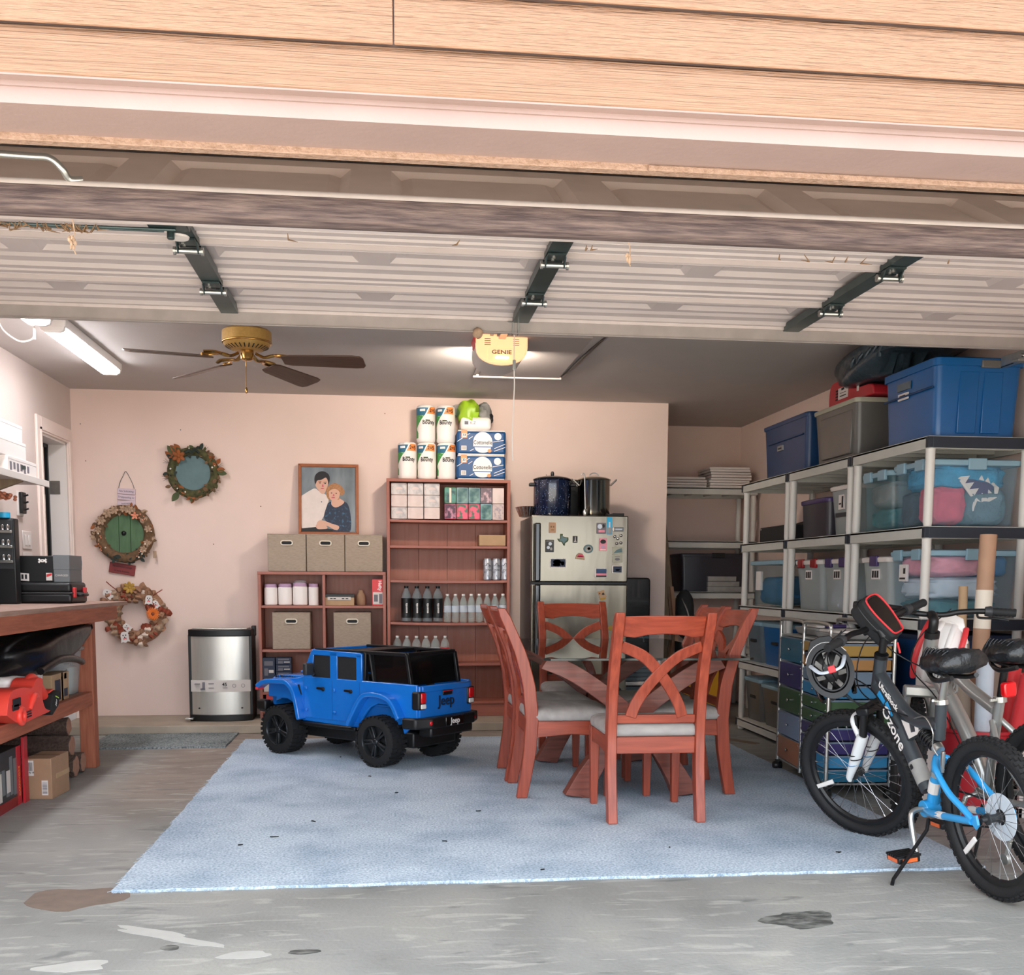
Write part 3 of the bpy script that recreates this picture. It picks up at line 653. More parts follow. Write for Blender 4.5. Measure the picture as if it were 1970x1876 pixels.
bl.prism(o_, 'z', -.004, .004); bl.xf(Matrix.Rotation(R(-15),4,'X')); bme = bl.mesh('blade')
am = MB().tube(smooth_path([(.05,0,.002),(.10,0,-.014),(.15,.0,.0),(.20,.03,.004),(.25,.02,.006)]), .009, 6, sx=1.6).tube(smooth_path([(.10,0,-.014),(.15,-.0,.0),(.20,-.03,-.0),(.25,-.02,.0)]), .009, 6).mesh('arm')
for k in range(4):
    a = R(205-72*k)
    b = obj('blade', bme, 'blade', fan, .002); b.location = (0,0,-.232); b.rotation_euler = (0,R(2.0),a)
    c = obj('blade_arm', am, 'brass', fan, smooth=60); c.location = (0,0,-.20); c.rotation_euler = (0,R(6),a)
obj('pull_chain', MB().cyl((-.004,-.03,-.235),(-.004,-.03,-.385),.0022,n=6).lathe([(0,-.385),(.004,-.39),(.008,-.405),(.006,-.42),(0,-.424)], 10, (-.004,-.03,0)), 'brass', fan, smooth=50)
# ================================================================ bookcases
YF = 8.50
def bookcase(name, label, x0, x1, zt, shelves, div, lab_cat='bookcase', z0=.065, plinth=.10, boards=4):
    t = thing(name, label, lab_cat, ((x0+x1)/2, (YF+YB)/2, z0)); th = .024; yb = YB-.012
    obj('side_panel', B(x0, x0+th, YF, yb, z0, zt), 'bookz', t, .002, loc='w'); obj('side_panel', B(x1-th, x1, YF, yb, z0, zt), 'bookz', t, .002, loc='w')
    obj('top_panel', B(x0, x1, YF-.004, yb, zt-th, zt), 'bookx', t, .002, loc='w')
    obj('plinth', B(x0+th, x1-th, YF+.015, YF+.03, z0, z0+plinth), 'bookx', t, .002, loc='w')
    obj('bottom_shelf', B(x0+th, x1-th, YF+.006, yb, z0+plinth, z0+plinth+.02), 'bookx', t, .002, loc='w')
    n = boards; wd = (x1-x0-2*th)/n
    for k in range(n): obj('back_board', B(x0+th+wd*k+.001, x0+th+wd*(k+1)-.001, yb-.012, yb-.004, z0+plinth, zt-th), 'bookback', t, .001, loc='w')
    for (z, sag) in shelves:
        m = MB(); N = 10; a, b = x0+th, x1-th
        rings = []
        for k in range(N+1):
            x = a+(b-a)*k/N; q = z-sag*(1-((k/N)*2-1)**2)
            rings.append([(x,YF+.006,q-.02),(x,yb-.012,q-.02),(x,yb-.012,q),(x,YF+.006,q)])
        obj('shelf', m.ring_sweep(rings), 'bookx', t, .0015, loc='w')
    if div: obj('divider', B(div-.011, div+.011, YF+.004, yb, z0+plinth, zt-th), 'bookz', t, .002, loc='w')
    return t
bookcase('bookcase', 'tall cherry-brown bookcase with bottles, beside the refrigerator', .008, .975, 1.930, [(1.618,.004),(1.416,.002),(1.148,.006),(.818,.008),(.494,.006)], None)
bookcase('cube_bookcase', 'low two-column cherry-brown bookcase behind the toy pickup', -.985, -.002, 1.207, [(.945,0),(.603,0),(.27,0)], -.482, boards=2)
# ================================================================ fabric cube boxes
def cube_box(w, d, h, mat='linen'):
    t = thing('fabric_box', 'x', 'storage box')
    obj('body', B(-w/2, w/2, -d/2, d/2, 0, h), mat, t, .006)
    obj('lid', B(-w/2-.001, w/2+.001, -d/2-.002, d/2+.002, h-.006, h+.002), mat, t, .003)
    g = MB(); o = rrect(.098,.042,.0205,8); i = rrect(.076,.022,.0108,8); n = len(o); z = h*.765
    vs = [(x,-d/2-.003,z+q) for x, q in o]+[(x,-d/2-.010,z+q) for x, q in rrect(.094,.038,.0188,8)]+[(x,-d/2-.010,z+q) for x, q in rrect(.080,.026,.0128,8)]+[(x,-d/2-.001,z+q) for x, q in i]
    fs = [(r*n+k,r*n+(k+1)%n,(r+1)*n+(k+1)%n,(r+1)*n+k) for r in range(3) for k in range(n)]
    obj('handle_ring', g.add(vs, fs), 'cream', t, smooth=40)
    obj('handle_slot', MB().prism([(x,z+q) for x, q in rrect(.078,.024,.0118,8)], 'y', -d/2-.0035, -d/2+.002), 'blackmat', t)
    return t
cb = cube_box(.290,.262,.286)
cb.location = (-.7595, 8.632, 1.208); cb['label'] = 'beige linen cube box at the free end of the row on the low bookcase'; cb['group'] = 'linen cube boxes'
for x, z, s, lab in ((-.464,1.208,1,'beige linen cube box in the middle under the framed portrait'),(-.170,1.208,1,'beige linen cube box on the low bookcase, touching the tall bookcase'),
                     (-.735,.604,1,'beige linen cube box in the low bookcase under the white rolls'),(-.265,.604,1,'beige linen cube box in the low bookcase under the red carton')):
    k = dup(cb, (x, 8.632, z), lab)
# ================================================================ framed portrait of a couple (a flat print)
pf = thing('framed_portrait', 'wood-framed studio portrait of a couple leaning on the wall', 'picture', (-.446, 8.66, 1.496), rot3=(R(-7),0,0))
W_, H_, fwid = .470, .560, .024
def fr_poly(x0,x1,z0,z1,y0,y1): return MB().bx(x0,x1,y0,y1,z0,z1)
def mitre(ax, sgn):
    w, h, f = W_/2, H_, fwid
    return {'t':[(-w,h),(w,h),(w-f,h-f),(-w+f,h-f)],'b':[(-w,0),(-w+f,f),(w-f,f),(w,0)],'l':[(-w,0),(-w,h),(-w+f,h-f),(-w+f,f)],'r':[(w,0),(w-f,f),(w-f,h-f),(w,h)]}[ax]
for q in 'tblr': obj('frame_rail', MB().prism(mitre(q,1), 'y', -.012, .012), 'framewood', pf, .003)
obj('print', B(-W_/2+fwid, W_/2-fwid, -.001, .004, fwid, H_-fwid), 'portrait_bg', pf)
sc_ = .47/516.0                                    # drawing unit of the print: 516 units across the frame
lay = [0]
def flat(nm, P, m, close=True):
    lay[0] += 1; y = -.001-.00025*lay[0]
    Q = [((u-712)*sc_, (768-v)*sc_) for u, v in P]
    Q = [(max(-W_/2+fwid, min(W_/2-fwid, x)), max(fwid, min(H_-fwid, z))) for x, z in Q]
    Q = [q for i, q in enumerate(Q) if (V(q)-V(Q[i-1])).length > 1e-5]
    return obj(nm, MB().prism(Q, 'y', y, y+.0002), m, pf)
def oval(cx, cy, rx, ry, n=24, a0=0, a1=2*pi): return [(cx+rx*cos(a0+(a1-a0)*k/n), cy+ry*sin(a0+(a1-a0)*k/n)) for k in range(n+(0 if a1-a0 > 6.2 else 1))]
def sp(P): return [(p.x,p.y) for p in smooth_path([(a,b,0) for a, b in P+[P[0]]], 5)][:-1]
flat('print_shirt', sp([(482,430),(560,380),(600,366),(640,395),(690,420),(712,470),(690,560),(650,640),(600,700),(560,716),(483,708),(470,560)]), 'shirt')
flat('print_trousers', [(480,712),(600,700),(760,720),(800,752),(480,752)], 'ink')
flat('print_neck', sp([(612,350),(640,400),(672,410),(690,370),(660,340)]), 'skin')
flat('print_face', sp([(606,290),(604,340),(620,372),(655,392),(685,380),(704,345),(706,290),(660,255)]), 'skin')
flat('print_hair', sp([(600,345),(592,290),(600,250),(630,222),(672,216),(712,240),(724,280),(712,330),(706,296),(690,270),(650,290),(618,296),(606,320)]), 'hairdark')
flat('print_ear', oval(607,335,7,14), 'skin')
flat('print_dress', sp([(706,490),(740,478),(770,500),(830,480),(870,490),(895,560),(905,680),(880,750),(760,756),(740,700),(690,650),(672,600)]), 'dressblue')
flat('print_neck', sp([(745,440),(735,500),(770,528),(820,508),(846,478),(810,450),(800,430)]), 'skin')
flat('print_hair', sp([(696,430),(690,380),(720,335),(770,318),(820,340),(848,385),(836,420),(806,424),(800,460),(716,460)]), 'hairblond')
flat('print_face', sp([(716,390),(718,440),(738,466),(770,470),(798,448),(808,400),(780,370),(740,372)]), 'skin')
flat('print_arm', sp([(690,650),(640,640),(610,668),(640,690),(700,690),(760,722),(792,720),(798,690),(740,670)]), 'skin')
flat('print_hand', sp([(600,690),(618,668),(650,672),(690,690),(700,712),(660,718),(615,716)]), 'skin')
for cx, cy in ((640,318),(684,322)): flat('print_eye', oval(cx,cy,8,4,12), 'hairdark'); flat('print_brow', [(cx-14,cy-12),(cx+12,cy-14),(cx+12,cy-10),(cx-14,cy-8)], 'hairdark')
flat('print_mouth', oval(660,365,16,4,12), 'rose'); flat('print_nose', [(664,325),(672,350),(656,350)], 'rose')
for cx, cy in ((738,404),(778,406)): flat('print_eye', oval(cx,cy,7,3.5,12), 'hairdark')
flat('print_mouth', oval(752,443,17,5,12), 'rose'); flat('print_nose', [(756,410),(764,428),(748,428)], 'rose')
flat('print_button', oval(652,482,5,5,10), 'ink')
# ================================================================ paper goods on top of the tall bookcase
def towel_roll():
    t = thing('paper_towel_roll', 'x', 'paper towels'); r, h = .0735, .283
    prof = [(.0,0),(.062,.0),(.071,.010),(r,.03),(r,h-.03),(.071,h-.012),(.060,h),(.022,h-.004),(.02,h-.02),(0,h-.02)]
    obj('wrap', MB().lathe(prof, 36), 'towelwhite', t, smooth=40)
    def patch(nm, m, z0, z1, a0, a1, f=None, dr=.0008, n=14):
        mb = MB(); vs = []
        for k in range(n+1):
            q = k/n; z = z0+(z1-z0)*q; lo, hi = (f(q) if f else (a0,a1))
            for j in range(9):
                a = R(lo+(hi-lo)*j/8); vs.append(((r+dr)*sin(a), -(r+dr)*cos(a), z))
        mb.add(vs, [(k*9+j,k*9+j+1,(k+1)*9+j+1,(k+1)*9+j) for k in range(n) for j in range(8)])
        return obj(nm, mb, m, t)
    patch('green_band', 'green', .03, .205, -120, -70, lambda q: (-130, -62 if q < .25 else -62-18*((q-.25)/.15) if q < .40 else -80+62*((q-.40)/.60)))
    patch('blue_band', 'tealpr', .205, .262, -130, 0, lambda q: (-130, -16+22*q))
    patch('orange_band', 'orangepr', .215, .268, 10, 60, lambda q: (-4+22*q, 62))
    patch('white_tag', 'white_gloss', .235, .252, -48, -14, dr=.0014)
    text('lettering', 'Bounty', .044, 'ink', t, (0,0,0), sx=.80, bold=.001, wrap=(r+.0018,R(8),.150))
    g = patch('leaf_mark', 'leafgreen', .160, .170, -12, 16, dr=.0012)
    text('lettering', '2=5', .038, 'ink', t, (0,0,0), bold=.0008, wrap=(r+.0018,R(34),.240))
    return t
tw = towel_roll(); base = 1.931
tw.location = (.172, 8.60, base); tw['label'] = 'paper towel roll alone at the outer end of the lower row, tall bookcase'; tw['group'] = 'paper towel rolls'
for x, z, a, lab in ((.324, base, -10, 'paper towel roll in the middle of the lower row'), (.478, base, 4, 'paper towel roll in the lower row beside the blue packs'),
                     (.318, base+.285, 8, 'paper towel roll in the upper row at its open end'), (.474, base+.285, -12, 'paper towel roll in the upper row beside the green bag')):
    dup(tw, (x, 8.60, z), lab, rz=R(a))
def tissue_pack():
    t = thing('toilet_paper_pack', 'x', 'toilet paper'); w, d, h = .385, .23, .19
    obj('wrap', B(-w/2, w/2, -d/2, d/2, .004, h-.004), 'bluebag', t, .022, seg=4)
    for s in (0, 1): obj('roll_edge', B(-w/2+.01, w/2-.01, -d/2+.006, d/2-.006, h-.012 if s else 0, h if s else .012), 'towelwhite', t, .006)
    y = -d/2
    obj('oval_print', MB().prism([(u-.0,v) for u, v in [(.075*cos(pi*k/16)+.01, .098+.078*sin(pi*k/16)) for k in range(17)]+[(-.065,.065),(.085,.065)]], 'y', y-.0012, y+.001), 'towelwhite', t)
    obj('oval_print', MB().prism([(.01+.064*cos(pi+pi*k/14), .058+.042*sin(pi+pi*k/14)) for k in range(15)], 'y', y-.0012, y+.001), 'towelwhite', t)
    obj('round_seal', MB().prism([(.128+.028*cos(2*pi*k/20), .142+.028*sin(2*pi*k/20)) for k in range(20)], 'y', y-.0012, y+.001), 'towelwhite', t)
    obj('price_tag', MB().prism(rrect(.046,.06,.004,3,-.135,.158), 'y', y-.0014, y+.001), 'orangepr', t)
    obj('price_box', MB().prism(rrect(.034,.030,.004,3,-.135,.150), 'y', y-.0020, y+.001), 'towelwhite', t)
    obj('barcode', MB().bx(-.158,-.118,y-.0014,y,.035,.068), 'towelwhite', t)
    bars = MB(); q = -.154
    while q < -.122:
        bars.bx(q, q+.0016, y-.0019, y, .038, .065); q += rnd.choice((.003,.004,.005))
    obj('barcode_bars', bars, 'ink', t)
    text('lettering', 'Cottonelle', .042, 'ink', t, (.010,y-.0016,.094), bold=.0006, sx=.80)
    text('lettering', '33', .026, 'ink', t, (-.135,y-.0024,.150), bold=.0008)
    obj('peach_print', MB().prism([(.062+.016*cos(2*pi*k/14), .032+.013*sin(2*pi*k/14)) for k in range(14)], 'y', y-.002, y+.001), 'orangepr', t)
    for (a, b, c, d_) in ((-.19,.10,-.09,.165),(-.10,.12,-.07,.14),(.10,.05,.185,.085),(.10,.03,.185,.06),(-.09,.03,-.06,.045),(.09,.10,.175,.115)):
        obj('swirl_print', MB().bar((a,y-.0006,b),(c,y-.0006,d_),.0012,.004,(0,0,1)), 'towelwhite', t)
    return t
tp = tissue_pack(); tp.location = (.745, 8.62, 1.931); tp['label'] = 'blue toilet paper pack resting directly on the tall bookcase'; tp['group'] = 'toilet paper packs'
dup(tp, (.748, 8.625, 1.931+.191), 'blue toilet paper pack stacked on another, under the green bag')
bg = thing('plastic_bag', 'half-empty lime green and white wrapper of paper towels on the blue packs', 'bag', (.70, 8.62, 2.313))
def lump(c, r, seed, amp=.18, nu=22, nv=14, sq=.8, hf=1.0):
    m = MB().ell(c, r, nu, nv, 0, sq); rr = random.Random(seed); ph = [(hf*rr.uniform(2,9),hf*rr.uniform(2,9),hf*rr.uniform(2,9),rr.uniform(0,6)) for _ in range(5)]
    vs = []
    for p in m.v:
        d = V(p)-V(c); n = V((d.x/r[0], d.y/r[1], d.z/r[2])); k = sum(sin(n.x*a+n.y*b+n.z*c_+e) for a, b, c_, e in ph)/5
        vs.append(tuple(V(c)+d*(1+amp*k)))
    m.v = vs; return m
obj('wrap_white', B(-.115,.125,-.11,.11,.0,.10), 'towelwhite', bg, .03, seg=4)
obj('wrap_green', lump((-.045,-.01,.135),(.085,.10,.10), 3, .3), 'lime', bg, smooth=70)
obj('wrap_grey', lump((.075,.0,.13),(.055,.09,.085), 5, .35), 'clothgrey', bg, smooth=70)
obj('wrap_tail', lump((-.13,.02,.16),(.05,.05,.045), 6, .4), 'clearteal', bg, smooth=70)
obj('wrap_tail', lump((.115,-.02,.10),(.03,.05,.035), 7, .4), 'ink', bg, smooth=70)
text('lettering', 'K.Z', .03, 'inkgrey', bg, (-.02,-.112,.052))
obj('barcode', MB().bx(-.085,-.055,-.1115,-.108,.04,.065), 'inkgrey', bg)
# ================================================================ tissue boxes on the top shelf
def pat(key, c1, c2, sc, thr=(.4,.6), rough=.5, dist=0): mk(key, c1, rough, 0, 0, sc, 0, None, (1,1,1), c2, thr=thr, det=3)
pat('tissue_grey', '#d3ccc9', '#aaa6a8', 22, (.42,.62)); pat('tissue_plain', '#dccac4', '#d3c0ba', 14); pat('tissue_teal', '#2e5c5e', '#7fa39a', 16, (.4,.65)); pat('tissue_tealdark', '#123f45', '#4b8a80', 20, (.4,.6))
pat('tissue_plum', '#4a2740', '#c38aa0', 26, (.5,.62)); pat('tissue_mauve', '#6c5a63', '#c9aab0', 26, (.5,.62)); pat('tissue_flower', '#3f6a55', '#e0607c', 24, (.45,.55)); pat('tissue_speck', '#c8b6b2', '#a1949a', 50, (.45,.6))
def tissue_box(x, z, w, d, h, m, label, edge, grp, y=None):
    t = thing('tissue_box', label, 'tissue box', (x, (y or YF+.035)+d/2, z), group=grp)
    obj('carton', B(-w/2, w/2, -d/2, d/2, 0, h), m, t, .0015)
    e = MB()
    for a, b, c, q in ((-w/2+.002,w/2-.002,.002,.006),(-w/2+.002,w/2-.002,h-.006,h-.002),(-w/2+.002,-w/2+.006,.002,h-.002),(w/2-.006,w/2-.002,.002,h-.002)): e.bx(a,b,-d/2-.0012,-d/2+.001,c,q)
    obj('print_border', e, edge, t)
    if m in ('tissue_grey',): obj('print_crest', MB().prism([(.03*cos(pi*k/10), h*.45+.02*sin(pi*k/10)) for k in range(11)], 'y', -d/2-.001, -d/2+.001), 'tissue_plain', t)
    return t
rows = [['tissue_grey','tissue_plain','tissue_plain'],['tissue_plain','tissue_plain','tissue_grey'],['tissue_grey','tissue_grey','tissue_grey']]
rn = ['bottom','middle','top']; cn = ['first','second','third']
for r_ in range(3):
    for c_ in range(3):
        z = 1.6225+.093*r_; x = .105+.128*c_
        tissue_box(x, z, .122, .20, .0905, rows[r_][c_], f'flat {"grey-patterned" if rows[r_][c_]=="tissue_grey" else "pale"} tissue box, {rn[r_]} of the {cn[c_]} stack counted from the shelf side', 'tissue_plain', 'flat tissue boxes on the top shelf')
R5 = [[('tissue_plum','plum swirl','rose'),('tissue_flower','pink flower','rose'),('tissue_flower','pink flower','rose'),('tissue_teal','teal wave','lidaqua'),('tissue_speck','speckled beige','tissue_plain')],
      [('tissue_tealdark','dark teal and white-striped','green'),('tissue_teal','teal wave','lidaqua'),('tissue_teal','teal wave','lidaqua'),('tissue_mauve','mauve bubble','inkgrey'),('tissue_plain','plain blush','tissue_plain')]]
nm5 = ['first','second','third','fourth','fifth']
for r_ in range(2):
    for c_ in range(5):
        m_, nm, eg = R5[r_][c_]
        t = tissue_box(.505+.0945*c_, 1.6225+.1255*r_, .091, .11, .1225, m_, f'{nm} cube tissue box, {nm5[c_]} in the {"upper" if r_ else "lower"} row of five', eg, 'cube tissue boxes on the top shelf')
        if r_ == 1 and c_ == 0: obj('print_stripe', B(-.008,.008,-.0565,-.054,.004,.118), 'cream', t)
tag(obj('carton', B(.735,.945,8.55,8.68,1.419,1.505), 'cardboard2', bev=.002), 'small plain brown carton on the second shelf of the tall bookcase', 'box')
# ================================================================ cans and bottles
mk('canprint', '#b9bcc2', .3, .4, 0, 30, 0, None, (1,1,1), '#8f94a0', thr=(.5,.6))
def can():
    t = thing('drink_can', 'x', 'can'); r, h = .034, .172
    obj('body', MB().lathe([(.0,.0),(.026,0),(.034,.008),(.034,h-.018),(.027,h-.004),(.027,h),(.024,h),(.022,h-.004),(0,h-.004)], 24), 'canprint', t, smooth=35)
    text('lettering', 'you', .026, 'ink', t, (0,0,0), wrap=(.0346,0,.085))
    obj('logo', MB().tube([(.0345*sin(a), -.0345*cos(a), .125+.012*cos(a*6)) for a in [R(-40+8*k) for k in range(11)]], .002, 5), 'ink', t)
    obj('print_mark', MB().bx(-.002,.002,-.0352,-.033,.03,.045), 'ink', t)
    return t
c = can(); c.location = (.802, 8.56, 1.147); c['label'] = 'tall silver drink can first of three, third shelf down'; c['group'] = 'silver drink cans'
dup(c, (.873, 8.562, 1.147), 'tall silver drink can in the middle of three, third shelf down'); dup(c, (.943, 8.56, 1.148), 'tall silver drink can of three touching the bookcase side')
def bottle(r, h, body, label_m, label_z, capm, neck=.012, lett=None):
    t = thing('water_bottle', 'x', 'bottle')
    prof = [(.0,.006),(r*.7,.0),(r,.008),(r,h*.30),(r*.95,h*.34),(r,h*.38),(r,h*.66),(r*.93,h*.74),(r*.6,h*.86),(neck,h*.91),(neck,h*.95),(0,h*.95)]
    obj('body', MB().lathe(prof, 20), body, t, smooth=50)
    obj('cap', MB().lathe([(neck*1.0,h*.935),(neck*1.12,h*.94),(neck*1.12,h),(0,h)], 16), capm, t, smooth=40)
    obj('label_wrap', MB().lathe([(r*1.012,h*label_z[0]),(r*1.012,h*label_z[1])], 20), label_m, t, smooth=50)
    for z in (.14,.2,.26): obj('rib', MB().torus((0,0,h*z), r*.995, r*.035, 20, 5), body, t, smooth=60)
    if lett: text('lettering', lett, r*.62, 'white_gloss', t, (0,-r*1.03,h*(label_z[0]+label_z[1])/2), (pi/2,-pi/2,0), bold=.0004)
    return t
b1 = bottle(.040,.285,'bottledark','black',(.12,.66),'black',.015,'essentia'); b1.location = (.158, 8.57, .815)
b1['label'] = 'large black-labelled water bottle, outermost of the four dark ones'; b1['group'] = 'large black-labelled water bottles'
for k, lab in enumerate(('second of the four dark ones from the shelf side','third of the four dark ones from the shelf side','fourth of the dark ones, next to the small clear bottles')):
    dup(b1, (.158+.083*(k+1), 8.57, .814), 'large black-labelled water bottle, '+lab)
b2 = bottle(.030,.225,'bottleclear','clothlight',(.36,.60),'white_gloss',.012); b2.location = (.483, 8.56, .812)
b2['label'] = 'small clear water bottle next to the large dark bottles'; b2['group'] = 'small clear water bottles'
o8 = ['second','third','fourth','fifth','sixth','seventh','eighth']
for k in range(7): dup(b2, (.483+.0632*(k+1), 8.56, .812+.0006*k), f'small clear water bottle, {o8[k]} of eight counted from the dark bottles')
b3 = bottle(.0365,.215,'bottleclear','red',(.40,.58),'white_gloss',.012); b3.location = (.085, 8.56, .491)
b3['label'] = 'short ribbed water bottle nearest the bookcase side, above the toy pickup'; b3['group'] = 'short ribbed water bottles'
lb = ['white','red','white','white','red']
for k in range(5):
    q = dup(b3, (.085+.0755*(k+1), 8.555, .490), f'short ribbed water bottle with a {lb[k]} label, {o8[k]} of six')
    if lb[k] == 'white':
        for ch in kids(q):
            if ch.name.startswith('label_wrap'):
                ch.data = ch.data.copy(); ch.data.materials[0] = MAT('clothlight')
# ================================================================ things in the low bookcase
for k, (x, wd, h) in enumerate([(-.895,.10,.165),(-.785,.105,.168),(-.67,.112,.175),(-.565,.078,.168)]):
    t = thing('wrapped_roll', ['white wrapped paper pack at the side panel, low bookcase top shelf','white wrapped paper pack second from the side panel','widest white wrapped paper pack, third from the side panel','narrow white wrapped paper pack against the divider'][k], 'paper pack', (x, 8.60, .946), group='white wrapped packs')
    obj('wrap', MB().prism(rrect(wd, .13, .045, 6), 'z', 0, h*.84), 'towelwhite', t, .008)
    obj('lid', MB().prism(rrect(wd*.94, .12, .04, 6), 'z', h*.80, h), 'lilac', t, .01)
    if k == 2: obj('film', lump((0,0,h),(.05,.05,.022), 8, .35), 'wrapfilm', t, smooth=70)
t = thing('flat_carton', 'flat black and white printed carton in the low bookcase', 'box', (-.365, 8.60, .946))
obj('carton', B(-.115,.115,-.07,.07,0,.075), 'cardboard2', t, .002); obj('lid', B(-.117,.117,-.072,.072,.062,.088), 'black', t, .002)
obj('label_strip', B(-.09,.09,-.0745,-.071,.042,.066), 'offwhite', t)
tx = MB(); [tx.bx(a,a+.02,-.0755,-.074,.05,.056) for a in (-.07,-.045,.02,.05)]
obj('print_mark', tx, 'ink', t)
tag(obj('glass_jar', MB().lathe([(0,0),(.035,0),(.04,.02),(.038,.075),(.02,.1),(.018,.12),(0,.12)], 18, (-.20,8.66,.946)), 'cardboard', smooth=50), 'small brown jar beside the flat carton in the low bookcase', 'jar')
t = thing('red_carton', 'narrow red and white upright carton on the low bookcase shelf', 'box', (-.065, 8.58, .946))
obj('carton', B(-.045,.045,-.06,.15,0,.205), 'red', t, .002); obj('label_panel', B(-.038,.04,-.0615,-.059,.01,.105), 'offwhite', t)
obj('print_block', MB().bx(-.03,.0,-.0625,-.061,.03,.085).bx(.01,.034,-.0625,-.061,.015,.09), 'inkgrey', t)
text('lettering', 'Hefty', .036, 'white_gloss', t, (.016,-.0612,.155), (pi/2,pi/2,0), bold=.0005)
def ink_box(name, x, z, w, h, label):
    t = thing(name, label, 'box', (x, 8.56, z), group='printer supply boxes')
    obj('carton', B(-w/2, w/2, -.04, .05, 0, h), 'navy', t, .0015)
    obj('print_panel', MB().bx(-w*.35,w*.35,-.0415,-.039,h*.62,h*.84).bx(-w*.35,-w*.05,-.0415,-.039,h*.15,h*.5), 'inkgrey', t)
    obj('print_tab', B(w*.02,w*.4,-.0418,-.039,h*.28,h*.42), 'offwhite', t)
ink_box('supply_box', -.915, .373, .095, .165, 'dark blue supply box with a small white tab behind the toy pickup')
for k in range(3): ink_box('supply_box', -.80, .373+.056*k, .12, .054, ['lowest flat supply box of the stack behind the toy pickup','middle flat supply box of the stack behind the toy pickup','topmost flat supply box of the stack behind the toy pickup'][k])
tag(obj('carton', MB().bx(-.955,-.77,8.52,8.68,.271,.372), 'offwhite', bev=.002), 'pale carton under the dark supply boxes', 'box')
tag(obj('carton', MB().bx(-.95,-.70,8.53,8.68,.186,.269) if False else MB().bx(-.94,-.80,8.53,8.68,.1855,.25), 'red', bev=.002), 'small red carton on the bottom of the low bookcase', 'box')
# ================================================================ steel trash can
tc = thing('trash_can', 'rectangular brushed steel step trash can with a paper band', 'trash can', (-1.262, 8.50, .065))
def front(w, bow, d): return [(-w/2,d/2),(-w/2,-d/2+.03)]+[(-w/2+w*k/10,-d/2+.03-bow*sin(pi*k/10)**.6) for k in range(1,10)]+[(w/2,-d/2+.03),(w/2,d/2)]
body = front(.448,.05,.27)
obj('body', MB().prism(body, 'z', .045, .655), 'cansteel', tc, .004, smooth=50)
obj('base', MB().prism(front(.47,.055,.29), 'z', 0, .05), 'black', tc, .005); obj('lid', MB().prism(front(.47,.055,.29), 'z', .648, .70), 'black', tc, .006)
obj('lid_plate', MB().prism(front(.40,.04,.22), 'z', .70, .708), 'cansteel', tc, .002)
for s in (-1,1): obj('corner_post', B(s*.226-.012, s*.226+.012, -.11, .135, .04, .66), 'black', tc, .004)
obj('pedal', MB().bx(-.262,-.20,-.19,-.12,.018,.03), 'alu', tc, .004)
obj('hinge_block', B(.215,.245,.06,.13,.64,.72), 'black', tc, .004)
bd = [(x*1.006,y-.0025) for x, y in front(.452,.05,.27)]
obj('label_band', MB().prism(bd, 'z', .225, .315), 'offwhite', tc, smooth=50)
yb_ = -.158
text('lettering', '45', .036, 'ink', tc, (.035,yb_-.006,.282), bold=.0008)
pm = MB().bx(-.13,-.115,yb_-.006,yb_+.02,.248,.30).bx(-.145,-.112,yb_-.006,yb_+.02,.242,.252)
for a, b, z in ((-.19,-.15,.285),(-.085,-.045,.288),(-.085,-.045,.255),(.02,.055,.255)): pm.bx(a,b,yb_-.002,yb_+.03,z,z+.004)
obj('print_marks', pm, 'inkgrey', tc)
obj('print_rings', MB().torus((.105,yb_+.004,.272),.013,.0012,18,4,'y').torus((.17,yb_+.016,.272),.013,.0012,18,4,'y'), 'inkgrey', tc)
for x in (-.16,.16): obj('rivet', MB().ell((x,-.135 if False else -.14,.10),(.008,.006,.006),10,6), 'black', tc)
# ================================================================ wreaths and signs on the back wall
def leaf_mesh(l, w, curl=.3):
    P = []; n = 5
    for k in range(n+1):
        t = k/n; P.append((w*sin(pi*min(1,t*1.0))**.8*(1-.3*t), l*t, curl*l*t*t*.6))
    vs = [(0,0,0)]; L = [(-a,b,c+.15*a) for a, b, c in P[1:-1]]; Rr = [(a,b,c+.15*a) for a, b, c in P[1:-1]]; mid = [(0,b,c) for a, b, c in P[1:-1]]; tip = (0,l,curl*l*.6)
    m = MB(); vs = [(0,0,0)]+L+mid+Rr+[tip]; k = len(L); fs = [(0,1+k,1),(0,1+2*k,1+k)]
    for i in range(k-1): fs += [(1+i,1+k+i,2+k+i,2+i),(1+k+i,1+2*k+i,2+2*k+i,2+k+i)]
    fs += [(k,2*k,3*k+1),(2*k,3*k,3*k+1)]
    return m.add(vs, fs)
LEAF = {m: leaf_mesh(.06,.020).mesh('leaf_'+m) for m in ('leafgreen','leafrust','leafbrown','leaftan','darkgreen','moss')}
for m, me in LEAF.items(): me.materials.append(MAT(m))
BER = {m: MB().ell((0,0,0),(.007,.007,.007),8,6).mesh('berry_'+m) for m in ('cream','black','red','white','peach')}
for m, me in BER.items():
    me.materials.append(MAT(m))
    for p in me.polygons: p.use_smooth = True
FLW = {}
def flower_mesh(m, r, n=7):
    mb = MB()
    for k in range(n):
        a = 2*pi*k/n; q = MB().ell((0,r*.55,0),(r*.30,r*.5,r*.10),8,5); q.xf(Matrix.Rotation(a,4,'Z') @ Matrix.Rotation(R(18),4,'X')); mb.add(q.v,q.f)
    mb.ell((0,0,r*.08),(r*.25,r*.25,r*.16),8,5); me = mb.mesh('flower'); me.materials.append(MAT(m)); 
    for p in me.polygons: p.use_smooth = True
    return me
def put(me, name, par, p, rot3, s):
    o = bpy.data.objects.new(name, me); COL.objects.link(o); o.parent = par; o.location = p; o.rotation_euler = rot3; o.scale = (s,s,s); return o
def ringpt(rad, a, y): return (rad*cos(a), y, rad*sin(a))
rr = random.Random(21)
